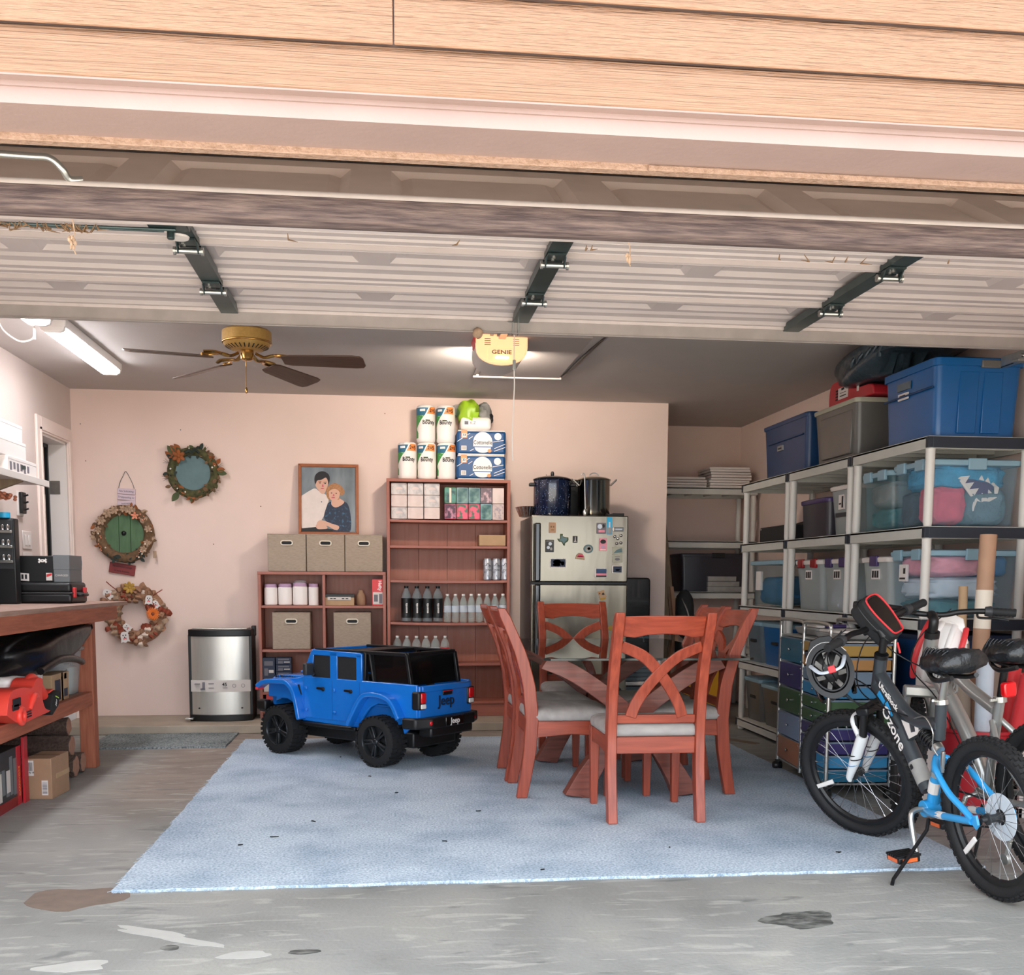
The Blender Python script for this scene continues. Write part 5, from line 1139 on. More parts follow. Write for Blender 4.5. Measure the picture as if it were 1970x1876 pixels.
gb = thing('product_carton', 'dark printed product carton with a red edge on the floor', 'box', (-1.98, 5.35, 0))
obj('carton', B(-.13,.115,-.30,.33,0,.30), 'darkgrey', gb, .003)
pp = MB(); rr = random.Random(3)
for k in range(10):
    y = -.27+.055*k; pp.bx(.114,.1165, y, y+.04, rr.uniform(.02,.10), rr.uniform(.15,.28))
obj('print_panel', pp, 'midgrey', gb); pp = MB()
for k in range(4): pp.bx(.1155,.1175,-.24+.12*k,-.19+.12*k,.06+.03*(k%2),.20)
obj('print_panel', pp, 'offwhite', gb); obj('red_edge', MB().bx(.113,.118,.27,.332,0,.30), 'bin_red', gb, .001); text('lettering', 'CARNIVORE', .028, 'orangepr', gb, (.1185,.30,.12), (pi/2,-pi/2,pi/2)); 
obj('red_base', B(-.131,.1165,-.301,.27,0,.05), 'reddark', gb)
rb_ = tag(obj('red_board', B(-1.872,-1.862,5.40,5.72,.0,.345) if False else B(-1.858,-1.846,5.68,5.74,0,.34), 'bin_red', bev=.001), 'thin red strip standing between the dark carton and the brown carton', 'board')
# logs
def log(label, x0, x1, y, z, r, seed, tilt=0):
    t = thing('log', label, 'log', ((x0+x1)/2, y, z), group='firewood logs'); N = 12; rr = random.Random(seed); rings = []; ph = [rr.uniform(.86,1.12) for _ in range(18)]
    L_ = x1-x0
    for i in range(N+1):
        x = -L_/2+L_*i/N; rings.append([(x+tilt*0, r*ph[k]*rr.uniform(.95,1.05)*cos(2*pi*k/18), r*ph[k]*rr.uniform(.95,1.05)*sin(2*pi*k/18)) for k in range(18)])
    obj('bark', MB().ring_sweep(rings), 'barkw', t); e = [(x,y*.93,z*.93) for x, y, z in rings[-1]]
    obj('cut_face', MB().add([(p[0]+.004,p[1],p[2]) for p in e]+[(p[0]-.01,p[1],p[2]) for p in e], [tuple(range(18))]+[(k,(k+1)%18,18+(k+1)%18,18+k) for k in range(18)]), 'logend', t)
    return t
log('thick split log lying on the floor beside the bench leg', -2.25, -1.80, 6.42, .062, .062, 3); log('split log lying on the two lower logs under the bench', -2.28, -1.83, 6.46, .172, .060, 5); log('dark top log of the pile under the bench', -2.25, -1.87, 6.55, .278, .052, 7); log('pale-ended short log tucked behind the others by the bench leg', -2.20, -1.80, 6.57, .060, .058, 9)
tag(obj('plank', B(-2.33,-2.24,7.05,7.09,0,.55), 'pine', bev=.002), 'upright plank offcut standing behind the logs', 'plank'); tag(obj('plank', B(-2.20,-2.16,7.3,7.33,.0,.70), 'navy', bev=.002), 'dark blue upright strip behind the log pile', 'plank')
# bench top goods
tcse = thing('tool_case', 'low black plastic tool case with two red latches on the bench', 'tool case', (-2.10, 6.80, .998))
obj('base', B(-.26,.255,-.17,.17,0,.062), 'black', tcse, .018, seg=3); obj('lid', B(-.255,.25,-.165,.165,.062,.125), 'black', tcse, .018, seg=3); obj('seam', B(-.262,.258,-.172,.172,.057,.066), 'darkgrey', tcse, .004)
for y in (-.12,.10): obj('latch', B(.25,.266,y-.02,y+.02,.035,.095), 'red', tcse, .004)
obj('carry_handle', MB().tube(smooth_path([(.255,-.06,.05),(.285,-.05,.05),(.285,.05,.05),(.255,.06,.05)]), .010, 8), 'black', tcse)
sb = thing('shoe_box', 'black shoe box with a grey end on top of the tool case', 'box', (-2.06, 6.80, 1.124))
obj('carton', B(-.19,.105,-.13,.13,0,.155), 'black', sb, .003); obj('grey_end', B(.105,.195,-.13,.13,0,.158), 'midgrey', sb, .003); obj('lid_edge', B(.104,.197,-.132,.132,.075,.16), 'midgrey', sb, .002)
def ua(par, x, z, s):
    m = MB(); 
    for sg in (1,-1): m.tube([(x-.022*s+.044*s*k/8, -.1318, z+sg*s*(.010-.016*sin(pi*k/8)*1.0)) for k in range(9)], [.0035*s+.0028*s*abs(k-4)/4 for k in range(9)], 5)
    return obj('logo', m, 'white_gloss', par)
ua(sb, .045, .125, 1.0); obj('size_label', MB().prism([(-.155,.015),(-.035,.005),(-.035,.050),(-.155,.062)], 'y', -.1315, -.129), 'white', sb)
q = MB(); [q.bx(-.118+.02*k,-.106+.02*k,-.1322,-.131,.018,.045) for k in range(4)]; q.bx(-.15,-.125,-.1322,-.131,.016,.054)
obj('label_print', q, 'ink', sb); obj('sale_label', B(.062,.096,-.1315,-.129,.010,.055), 'white', sb); obj('label_print', MB().prism([(.064,.03),(.094,.04),(.094,.053),(.064,.046)], 'y', -.1324, -.131), 'red', sb)
text('lettering', 'CHARGED', .016, 'offwhite', sb, (.150,-.1325,.04))
og = thing('socket_rack', 'upright black rack with rows of chrome sockets on the bench', 'tool rack', (-2.23, 6.50, .998))
obj('case', B(-.14,.125,-.02,.06,0,.49), 'black', og, .008); obj('inner_panel', B(-.03,.115,-.026,-.018,.20,.48), 'darkgrey', og, .003)
for r_ in range(3):
    obj('rail', B(-.03,.115,-.04,-.02,.235+.085*r_,.25+.085*r_), 'zinc', og, .002)
    for k in range(5): obj('socket', MB().lathe([(0,0),(.010,0),(.010,.025),(.007,.03),(0,.03)], 12, (-.015+.028*k,-.045,.252+.085*r_)), 'chromed', og, smooth=40)
tw2 = thing('tool_stack', 'black tool bag standing beside the socket rack on the bench', 'tool bag', (-2.30, 6.15, .998)); obj('body', B(-.08,.10,-.2,.2,0,.33), 'blackmat', tw2, .02, seg=3); obj('pocket', B(-.07,.09,-.215,-.19,.03,.17), 'black', tw2, .01)
tag(obj('blue_tape', MB().lathe([(.02,0),(.032,0),(.032,.03),(.02,.03),(.02,0)], 20, (-2.16,6.49,1.489)), 'signblue', smooth=40), 'small blue tape roll on top of the socket rack', 'tape')
bf = thing('framed_board', 'small light-blue framed board standing behind the shoe box', 'board', (-1.975, 7.16, .998))
obj('rail', B(-.09,.045,-.012,.012,.235,.26), 'signblue', bf, .004); obj('rail', B(.020,.045,-.012,.012,.0,.25), 'lidaqua', bf, .003); obj('corner', B(.0,.05,-.014,.014,.225,.265), 'signblue', bf, .006); obj('sheet', B(-.09,.022,-.004,.004,0,.24), 'white', bf); obj('book', B(-.085,-.005,-.05,-.02,0,.215), 'navy', bf, .002)
# wall shelf with white boxes
ws = thing('wall_shelf', 'white wall shelf board on a wooden bracket above the bench', 'shelf', (-2.25, 6.3, 1.735))
obj('board', B(XL, -2.10, 4.8, 7.12, 1.727, 1.747), 'offwhite', ws, .003, loc='w'); obj('front_lip', B(-2.105, -2.092, 4.8, 7.12, 1.712, 1.752), 'offwhite', ws, .002, loc='w')
for y in (6.72, 5.4): obj('bracket', MB().prism([(XL,1.727),(-2.13,1.727),(-2.13,1.715),(XL+.02,1.62),(XL,1.62)], 'y', y, y+.035), 'pine', ws, .002, loc='w')
def wbox(label, x0, x1, y0, y1, z0, z1, pm=None):
    t = thing('white_carton', label, 'box', ((x0+x1)/2,(y0+y1)/2,z0), group='white cartons on the wall shelf')
    obj('carton', B(x0,x1,y0,y1,z0,z1), 'white', t, .003, loc='w'); obj('lid', B(x0-.001,x1+.001,y0-.001,y1+.001,z1-.018,z1+.001), 'white', t, .002, loc='w')
    obj('print_mark', MB().bx(x0+.01,x1-.14,y0-.0018,y0+.001,z0+.03,z0+.012+.055), 'inkgrey', t, loc='w')
    if pm:
        q = MB()
        for k in range(6): q.bx(x1-.001,x1+.0016,y0+.03+.06*k,y0+.06+.06*k,z0+.012+.01*(k%2),z0+.06)
        obj('print_text', q, 'inkgrey', t, loc='w'); obj('print_picture', MB().prism([(y0+.22,z0+.03),(y0+.30,z0+.04),(y0+.30,z0+.055),(y0+.22,z0+.06)], 'x', x1+.0005, x1+.0022), 'darkgreen', t, loc='w')
wbox('white carton with grey printed side, lowest of the stack of three', -2.37, -2.115, 6.45, 6.95, 1.748, 1.838, 1)
wbox('plain white carton in the middle of the stack of three', -2.37, -2.125, 6.33, 6.80, 1.840, 1.938); wbox('plain white carton topmost of the stack of three', -2.37, -2.13, 6.31, 6.76, 1.940, 2.035)
kh = thing('key_holder', 'black key holder strip on the side wall under the shelf', 'key holder', (XL, 7.50, 1.64)); obj('backplate', B(0,.012,-.055,.055,-.085,.075), 'white', kh, .002); obj('holder', B(.012,.035,-.04,.04,-.07,.07), 'black', kh, .005)
for z in (-.045,0,.045): obj('hook', MB().cyl((.035,0,z),(.06,0,z+.008),.006,n=8), 'black', kh)
ow = thing('bead_garland', 'small orange-brown beaded bundle hanging under the wall shelf', 'garland', (-2.3, 6.85, 1.64)); q = MB(); rr = random.Random(2)
for k in range(40): q.ell((rr.uniform(-.03,.03),-.20+.4*rr.random(),rr.uniform(-.012,.02)),(.012,.012,.010),8,5)
o = obj('beads', q, 'peach', ow, smooth=60); o['kind'] = 'stuff'; obj('string', MB().cyl((0,-.2,.01),(0,.2,.012),.003), 'leaftan', ow); obj('hanger', MB().cyl((0,0,.01),(0,0,.083),.002), 'leaftan', ow)
sw = thing('light_switch', 'double light switch plate on the side wall by the door casing', 'switch', (XL, 7.62, 1.40)); obj('plate', B(0,.006,-.09,.09,-.06,.06), 'offwhite', sw, .003)
for y in (-.035,.035): obj('rocker', B(.006,.011,y-.02,y+.02,-.035,.035), 'white', sw, .002)
o2 = thing('outlet_plate', 'power outlet plate just below the light switch', 'outlet', (XL, 7.62, 1.26)); obj('plate', B(0,.006,-.09,.09,-.06,.06), 'offwhite', o2, .003)
for y in (-.035,.035): obj('socket', MB().bx(.006,.009,y-.016,y+.016,-.035,-.006).bx(.006,.009,y-.016,y+.016,.006,.035), 'white', o2, .002)
# ================================================================ blue ride-on pickup
jp = thing('toy_pickup', 'blue ride-on toy pickup with black tyres and roll cage on the carpet', 'ride-on toy', (.178, 6.708, .0115), math.atan2(.681,-.732))
J = lambda nm, mb, m, bev=.006, **k: obj(nm, mb, m, jp, bev, **k)
HW = .255
# chassis and tub
J('chassis', MB().bx(-.16,1.02,-.20,.20,.12,.215), 'black', .01)
def body_side(sgn):
    y0, y1 = (HW-.02, HW) if sgn > 0 else (-HW, -HW+.02)
    out = [(-.235,.30),(-.235,.515),(.215,.515),(.215,.675),(.235,.683),(.63,.690),(.655,.680),(.735,.530),(.80,.50),(1.03,.490),(1.07,.47),(1.08,.34),(1.06,.33)]
    arch = [(.92+.165*cos(a), .16+.20*sin(a)) for a in [R(70+18*k) for k in range(5)]]
    low = [(1.02,.38)]+arch+[(.735,.225),(.27,.215)]+[(.05+.175*cos(a), .17+.20*sin(a)) for a in [R(20+20*k) for k in range(8)]]+[(-.15,.30)]
    return out+low, y0, y1
for s in (1,-1):
    poly, a, b = body_side(s)
    # windows are cut by building the cab side of rails
    J('body_side', MB().prism([(-.235,.30),(-.235,.515),(.215,.515),(.735,.515),(.80,.50),(1.03,.488),(1.07,.47),(1.08,.36),(1.0,.36)]+[(.92+.17*cos(R(60+20*k)), .16+.20*sin(R(60+20*k))) for k in range(6)]+[(.745,.225),(.28,.215)]+[(.05+.185*cos(R(15+22*k)), .17+.215*sin(R(15+22*k))) for k in range(8)], 'y', a, b), 'jeepblue', .006)
    W = MB()
    for P_ in ([(.215,.505),(.215,.675),(.265,.675),(.265,.505)], [(.43,.505),(.43,.68),(.495,.68),(.495,.505)], [(.655,.505),(.64,.68),(.655,.68),(.74,.51)],
               [(.215,.655),(.215,.680),(.235,.686),(.64,.692),(.655,.682),(.655,.655)]): W.prism(P_, 'y', a, b)
    J('cab_frame', W, 'jeepblue', .005)
    J('window_panel', MB().bx(.26,.66,(a+b)/2-.004,(a+b)/2+.004,.51,.66), 'blackmat', .001)
    e = .003*s; ys = b if s > 0 else a
    seam = MB()
    for x in (.475,.235,.735): seam.bx(x-.0015,x+.0015,min(ys-.001,ys+e*.5),max(ys-.001,ys+e*.5),.25,.505)
    seam.bx(.235,.735,min(ys-.001,ys+e*.5),max(ys-.001,ys+e*.5),.248,.251); J('door_seam', seam, 'jeepblue2', 0)
    for x in (.33,.575):
        J('door_handle', MB().bx(x-.03,x+.03,min(ys,ys+.014*s),max(ys,ys+.014*s),.438,.452).ell((x-.02,ys+.004*s,.442),(.016,.006,.014),10,6), 'black', .004)
    for x in (.46,.715):
        for z in (.30,.44): J('door_hinge', MB().bx(x-.018,x+.006,min(ys,ys+.010*s),max(ys,ys+.010*s),z-.010,z+.010), 'jeepblue', .004)
    # flared arches
    ya, yb = (HW-.01, HW+.06) if s > 0 else (-HW-.06, -HW+.01)
    rp = smooth_path([(-.13,.305,0),(-.075,.395,0),(.0,.435,0),(.13,.438,0),(.20,.39,0),(.30,.235,0)],4)
    J('rear_fender', MB().plank([(p.x,p.y) for p in rp], .030, ya, yb), 'jeepblue', .008, seg=3)
    fp_ = smooth_path([(1.135,.425,0),(1.06,.462,0),(.92,.472,0),(.84,.465,0),(.78,.40,0),(.735,.235,0)],4)
    J('front_fender', MB().plank([(p.x,p.y) for p in fp_], .032, ya, yb+.0), 'jeepblue', .008, seg=3)
    J('fender_liner', MB().prism([(.02,.20),(.30,.20),(.22,.40),(.10,.43),(-.06,.40),(-.13,.30)], 'y', (HW-.06 if s > 0 else -HW+.03), (HW-.03 if s > 0 else -HW+.06)), 'jeepblue2', .004)
    J('rocker', MB().bx(.26,.76,min(s*.20,s*(HW+.02)),max(s*.20,s*(HW+.02)),.195,.222), 'black', .008)
    J('side_mirror', MB().bx(.615,.65,min(s*.275,s*.345),max(s*.275,s*.345),.53,.608).bx(.625,.645,min(s*.25,s*.28),max(s*.25,s*.28),.52,.545), 'darkgrey', .012, seg=3)
    J('fender_vent', MB().prism([(.765,.40),(.79,.455),(.775,.46),(.75,.39)], 'y', min(ys,ys+.004*s), max(ys,ys+.004*s)), 'black', .001)
    J('side_marker', MB().bx(1.115,1.138,min(s*.26,s*.315),max(s*.26,s*.315),.405,.425), 'red', .003)
    if s > 0: text('lettering', 'RUBICON', .040, 'navy', jp, (.945, .2225, .489), (pi/2,0,pi), sx=1.1, bold=.0008)
J('tailgate', MB().bx(-.250,-.228,-HW+.01,HW-.01,.30,.508), 'jeepblue', .006); J('tailgate_lip', MB().bx(-.258,-.226,-HW+.03,HW-.03,.468,.505), 'jeepblue', .006)
J('bed_floor', MB().bx(-.23,.215,-HW+.02,HW-.02,.36,.375), 'jeepblue2', .003)
J('hood', MB().prism([(.735,.515),(.80,.518),(1.03,.505),(1.075,.485),(1.075,.46),(.735,.46)], 'y', -.22, .22), 'jeepblue', .012, seg=3); J('hood_scoop', MB().bx(.85,.98,-.06,.06,.51,.528), 'jeepblue', .01)
J('grille', MB().bx(1.06,1.09,-.21,.21,.30,.47), 'jeepblue', .01)
J('front_bumper', MB().bx(1.08,1.16,-.27,.27,.255,.325).bx(1.06,1.15,-.30,-.24,.27,.34).bx(1.06,1.15,.24,.30,.27,.34), 'black', .014, seg=3)
J('windshield_frame', MB().bar((.735,-.235,.53),(.65,-.235,.685),.03,.03).bar((.735,.235,.53),(.65,.235,.685),.03,.03).bar((.652,-.235,.680),(.652,.235,.680),.03,.03), 'jeepblue', .006)
J('windshield', MB().bar((.73,0,.535),(.655,0,.675),.44,.006,(1,0,.5)), 'black', 0); J('dashboard', MB().bx(.60,.74,-.23,.23,.42,.51), 'black', .02); J('seat', MB().bx(.25,.45,-.20,.20,.30,.38).bx(.22,.27,-.20,.20,.36,.55), 'black', .02)
# black roll cage with mesh sides and roof rim
rc_ = MB()
for s in (1,-1):
    y = s*.235
    rc_.bar((.205,y,.50),(.195,y,.690),.02,.028); rc_.bar((.135,y*.98,.505),(.165,y,.690),.014,.02); rc_.bar((.21,y,.690),(-.13,y*.95,.690),.022,.024); rc_.bar((-.13,y*.95,.69),(-.165,y*.95,.50),.022,.026); rc_.bar((.64,y,.694),(.20,y,.694),.02,.016)
rc_.bar((-.13,-.223,.69),(-.13,.223,.69),.022,.024); rc_.bar((.20,-.235,.69),(.20,.235,.69),.022,.024)
J('roll_cage', rc_, 'black', .005)
for s in (1,-1): J('side_curtain', MB().prism([(.13,.50),(.16,.685),(-.125,.685),(-.158,.50)], 'y', s*.224-.002, s*.224+.002), 'blackgloss', 0)
J('rear_curtain', MB().bar((-.160,0,.505),(-.13,0,.685),.42,.005,(1,0,0)), 'blackgloss', 0)
J('roof_flap', MB().bx(.22,.42,-.22,.22,.690,.697), 'black', .003); J('roof_edge', MB().bx(-.12,.20,-.22,-.2,.685,.704).bx(.2,.63,-.235,-.215,.69,.704), 'black', .004)
J('bed_strap', MB().tube(smooth_path([(-.05,.12,.375),(-.07,.10,.46),(-.02,.05,.56),(.06,.0,.60)]), .012, 6, sx=2.0).tube(smooth_path([(-.06,-.10,.375),(-.04,-.12,.45),(.02,-.12,.52)]), .012, 6, sx=2), 'black', 0, smooth=60)
# lights, badge, bumper
for s in (1,-1):
    tl = J('tail_light', MB().bx(-.262,-.20,min(s*.20,s*(HW+.012)),max(s*.20,s*(HW+.012)),.365,.475), 'black', .012, seg=3)
    obj('red_lens', MB().bx(-.270,-.255,min(s*.207,s*.25),max(s*.207,s*.25),.405,.468), 'redlens', tl, .006); obj('white_lens', MB().bx(-.270,-.255,min(s*.207,s*.25),max(s*.207,s*.25),.372,.400), 'white_gloss', tl, .005)
    J('bumper_reflector', MB().bx(-.312,-.298,s*.20-.017,s*.20+.017,.275,.300), 'redlens', .006)
J('rear_bumper', MB().prism([(-.300,-.22),(-.315,-.20),(-.315,.20),(-.300,.22),(-.26,.30),(-.16,.31),(-.16,.27),(-.235,.25),(-.235,-.25),(-.16,-.27),(-.16,-.31),(-.26,-.30)], 'z', .252, .318), 'black', .012, seg=3)
J('bumper_step', MB().bx(-.30,-.20,-.20,.20,.20,.262), 'black', .012); J('plate_panel', MB().bx(-.321,-.312,-.085,.085,.258,.314), 'blackgloss', .004)
J('latch', MB().bx(-.264,-.255,-.045,.045,.440,.470), 'black', .008); J('latch_strip', MB().bx(-.268,-.262,-.042,.042,.462,.467), 'redlens', .001)
text('lettering', 'Jeep', .088, 'navy', jp, (-.2525,0,.405), (pi/2,0,-pi/2), bold=.0012, ext=.002); text('lettering', 'Jeep', .050, 'white_gloss', jp, (-.3225,0,.287), (pi/2,0,-pi/2), bold=.0008)
# wheels
def wheel():
    t = MB(); n = 56; prof = []
    for h, r in ((-.062,.098),(-.065,.125),(-.058,.147),(-.045,.152),(.045,.152),(.058,.147),(.065,.125),(.062,.098),(-.062,.098)): prof.append((r,h))
    t.lathe(prof, n, ax='y'); 
    for k in range(30):
        a = 2*pi*k/30
        for s in (-1,1):
            aa = a+(.1 if s > 0 else 0); q = MB().bx(-.010,.010,min(s*.020,s*.064),max(s*.020,s*.064),.146,.158); q.xf(Matrix.Rotation(aa,4,'Y')); t.add(q.v,q.f)
        if k % 2 == 0:
            q = MB().bx(-.011,.011,-.018,.018,.150,.1575); q.xf(Matrix.Rotation(a+.05,4,'Y')); t.add(q.v,q.f)
    return t.mesh('tyre')
def hub(s):
    h = MB().lathe([(.102,s*.060),(.099,s*.066),(.094,s*.058),(.090,s*.03),(0,s*.026)], 40, ax='y', cap=False); h2 = MB()
    for k in range(5):
        a = 2*pi*k/5+.3; q = MB().prism([(-.012,.02),(.012,.02),(.018,.092),(.006,.094),(.0,.05),(-.006,.094),(-.018,.092)], 'y', s*.036, s*.056); q.xf(Matrix.Rotation(a,4,'Y')); h2.add(q.v,q.f)
    h2.lathe([(.0,s*.062),(.016,s*.060),(.022,s*.052),(.022,s*.03)], 20, ax='y')
    return h.mesh('rim'), h2.mesh('spokes')
tme = wheel()
for s in (1,-1):
    rme, sme2 = hub(s)
    for x in (.05,.92):
        w_ = obj('wheel', tme, 'tyre', jp, smooth=35); w_.location = (x, s*.262, .157)
        w_.rotation_euler = (0, x*3, 0)
        obj('rim', rme, 'rimgrey', w_, smooth=40); obj('rim_spokes', sme2, 'rimgrey', w_, .003)
J('axle', MB().cyl((.05,-.2,.157),(.05,.2,.157),.02).cyl((.92,-.2,.157),(.92,.2,.157),.02), 'black', 0)
# ================================================================ glass dining table
RZ = .0115
tb = thing('dining_table', 'rectangular glass-topped dining table on curved crossed wooden legs', 'table', (1.32, 6.2, RZ))
gx0, gx1, gy0, gy1, gz = .785, 1.875, 5.30, 7.15, .748
def topring(z, e=0): 
    c = .03; return [(gx0+c+e,gy0+e,z),(gx1-c-e,gy0+e,z),(gx1-e,gy0+c+e,z),(gx1-e,gy1-c-e,z),(gx1-c-e,gy1-e,z),(gx0+c+e,gy1-e,z),(gx0+e,gy1-c-e,z),(gx0+e,gy0+c+e,z)]
obj('glass_top', MB().ring_sweep([topring(gz,.004),topring(gz+.003),topring(gz+.009),topring(gz+.012,.004)]), 'glass', tb, loc='w')
e = MB(); n = 8
for k in range(8):
    a, b = V(topring(gz+.006)[k]), V(topring(gz+.006)[(k+1)%8]); e.bar(a,b,.002,.010)
obj('glass_edge', e, 'glassedge', tb, loc='w')
def leg(yc, sg):
    cx = 1.285
    pts = smooth_path([(cx-sg*.30,.0,0),(cx-sg*.235,.13,0),(cx-sg*.13,.285,0),(cx,.43,0),(cx+sg*.17,.57,0),(cx+sg*.33,.675,0),(cx+sg*.475,.736,0)],4)
    P_ = [(p.x,p.y) for p in pts]; wds = [.135-.05*min(1,i/8) if i < 8 else .088 for i in range(len(P_))]
    m = MB().plank(P_, wds, yc-.045, yc+.045)
    m.v = [(x,y,min(max(z,RZ),gz-.001)) if (z < .06 or z > .7) else (x,y,z) for x, y, z in m.v]
    return m
for yc in (5.52, 6.62):
    for sg in (1,-1): obj('leg', leg(yc+.0*sg, sg), 'tablewood', tb, .005, loc='w')
obj('stretcher', B(1.245,1.325,5.56,6.60,.36,.46), 'tablewood', tb, .006, loc='w')
# ================================================================ dining chairs
def yb_at(z):                                       # back post line, leaning with a curve
    P_ = [(0,.0),(.12,.022),(.25,.042),(.42,.052),(.60,.034),(.75,-.006),(.88,-.060),(1.0,-.115)]
    for (a,b),(c,d_) in zip(P_,P_[1:]):
        if a <= z <= c: return b+(d_-b)*(z-a)/(c-a)
    return P_[-1][1]
def bend(mb, off=0): mb.v = [(x, y+yb_at(max(0,min(1,z))), z) for x, y, z in mb.v]; return mb
def dining_chair(label):
    t = thing('dining_chair', label, 'chair', group='cherry dining chairs')
    for s in (-1,1):
        rings = []; N = 22
        for i in range(N+1):
            z = .995*i/N; d_ = .028+.006*sin(pi*min(1,z/.9)); wv = .0225
            if i == N: d_ *= .7; wv *= .9
            rings.append([(s*.213-wv,-d_,z),(s*.213+wv,-d_,z),(s*.213+wv,d_,z),(s*.213-wv,d_,z)])
        obj('back_post', bend(MB().ring_sweep(rings)), 'cherryz', t, .004)
    N = 14; rings = []
    for i in range(N+1):
        x = -.191+.382*i/N; q = x/.191; b = .030*(1-q*q)
        zb = .886-.012*cos(pi*q)*0+.012*(1-abs(q))*1.0-.010*math.exp(-((abs(q)-.72)/.18)**2)
        zt = .978+.004*(1-q*q)
        rings.append([(x,-.012-b,zb),(x,.012-b,zb),(x,.012-b,zt),(x,-.012-b,zt)])
    obj('crest_rail', bend(MB().ring_sweep(rings)), 'cherryx', t, .004)
    for s in (-1,1):
        pp = smooth_path([(-.190*s,.838,0),(-.085*s,.792,0),(.0,.712,0),(.065*s,.628,0),(.105*s,.560,0),(.125*s,.500,0)],5)
        m = MB().plank([(p.x,p.y) for p in pp], .052, -.010+.003*s, .008+.003*s); N2 = 0
        m.v = [(x, y-.018*(1-min(1,(x/.19)**2)), z) for x, y, z in m.v]
        obj('cross_slat', bend(m), 'cherryz', t, .003)
    obj('lower_rail', bend(B(-.191,.191,-.014,.012,.468,.510)), 'cherryx', t, .004)
    # seat frame, front legs, cushion
    obj('seat_rail', B(-.191,.191,.030,.055,.325,.405), 'cherryx', t, .003)
    obj('seat_rail', MB().prism([(-.215,.335),(-.15,.318),(.15,.318),(.215,.335),(.215,.405),(-.215,.405)], 'y', .452, .478), 'cherryx', t, .003)
    for s in (-1,1):
        obj('seat_rail', MB().prism([(.06,.405),(.06,.318),(.26,.335),(.46,.325),(.46,.405)], 'x', s*.218-.012, s*.218+.012), 'cherryy', t, .003)
        obj('front_leg', MB().ring_sweep([[(s*.212-a,.458-b,z),(s*.212+a,.458-b,z),(s*.212+a,.458+b,z),(s*.212-a,.458+b,z)] for a, b, z in ((.017,.017,0),(.020,.020,.15),(.024,.024,.405))]), 'cherryz', t, .003)
    rings = []
    for i, (k, z) in enumerate(((.93,.404),(1.0,.412),(1.012,.430),(.99,.452),(.90,.466),(.6,.474),(.0,.477))):
        rings.append([(x*k, .262+y*k, z) for x, y in rrect(.47,.45,.05,5)])
    m = MB(); r0 = rings
    m.ring_sweep(r0, cap=False); m.v = [(x*(1-.0), y, z) for x, y, z in m.v]
    obj('cushion', m, 'velvet', t, smooth=60)
    return t
c0 = dining_chair('cherry dining chair with its back to the driveway, nearest of all'); c0.location = (1.262, 4.885, RZ)
dup(c0, (.700, 5.735, RZ), 'cherry dining chair on the toy pickup side, nearer the driveway', rz=R(-90)); dup(c0, (.690, 6.215, RZ), 'cherry dining chair on the toy pickup side, farther from the driveway', rz=R(-90))
dup(c0, (1.822, 5.735, RZ), 'cherry dining chair on the shelf side, nearer the driveway', rz=R(91)); dup(c0, (1.832, 6.24, RZ), 'cherry dining chair on the shelf side, farther from the driveway', rz=R(89))
dup(c0, (1.255, 7.145, RZ), 'cherry dining chair at the head of the table, before the refrigerator', rz=R(180))
# ================================================================ grey plastic shelving along the right wall
SXF, SXB = 2.73, 3.31
LV = [(.088,), (.538,), (.963,), (1.435,), (1.888,)]
def shelving(label, x0, x1, y0, y1, tops, near_dark=False, ax='y', trim=True):
    t = thing('plastic_shelving', label, 'shelving', ((x0+x1)/2,(y0+y1)/2,0), group='grey plastic shelving units'); H = .062
    for z in tops:
        rg = []
        m = MB()
        m.bx(x0,x1,y0,y1,z-.016,z)
        m.bx(x0,x0+.012,y0,y1,z-H,z-.001).bx(x1-.012,x1,y0,y1,z-H,z-.001).bx(x0,x1,y0,y0+.012,z-H,z-.001).bx(x0,x1,y1-.012,y1,z-H,z-.001)
        n = 5
        for k in range(1,n):
            if ax == 'y': yy = y0+(y1-y0)*k/n; m.bx(x0+.01,x1-.01,yy-.008,yy+.008,z-H*.75,z-.01)
            else: xx = x0+(x1-x0)*k/n; m.bx(xx-.008,xx+.008,y0+.01,y1-.01,z-H*.75,z-.01)
        s = obj('shelf', m, 'shelfgrey', t, .003, loc='w')
        if trim:
            for yy in (y0, y1): e = MB(); e.bx(x0-.003, x0+.028, yy-.004 if yy == y0 else yy-.026, yy+.026 if yy == y0 else yy+.004, z-H+.003, z-.004); obj('corner_cap', e, 'shelfend', s, .002, loc=None)
        if near_dark: obj('end_panel', B(x0+.022,x1-.01,y0-.005,y0+.002,z-H+.002,z-.004), 'shelfend', s, .002)
    for s in kids(t):
        pass
    zz = [0.0]+list(tops)
    for (x, y) in ((x0+.030,y0+.034),(x0+.030,y1-.034),(x1-.03,y0+.034),(x1-.03,y1-.034)):
        for a, b in zip(zz, zz[1:]):
            obj('pole', MB().lathe([(.020,a+.0),(.0235,a+.02),(.0235,b-H-.01),(.026,b-H)], 18, (x,y,0)) if b-H > a+.03 else MB().lathe([(.024,a),(.026,b-H)], 18, (x,y,0)), 'shelfpole', t, smooth=40, loc='w')
    return t
tops = [v[0] for v in LV]
UC = shelving('grey plastic shelving unit with a dark end panel, nearest the driveway', SXF, SXB, 5.25, 6.165, tops, True)
UB = shelving('grey plastic shelving unit in the middle of the side wall row', SXF, SXB, 6.185, 7.175, tops)
UA = shelving('grey plastic shelving unit farthest along the side wall row', SXF, SXB, 7.195, 8.13, tops)
UD = shelving('grey plastic shelving unit across the back of the recess', 2.40, 3.30, 9.38, 9.86, [.56,1.055,1.505,1.975], ax='x', trim=False)
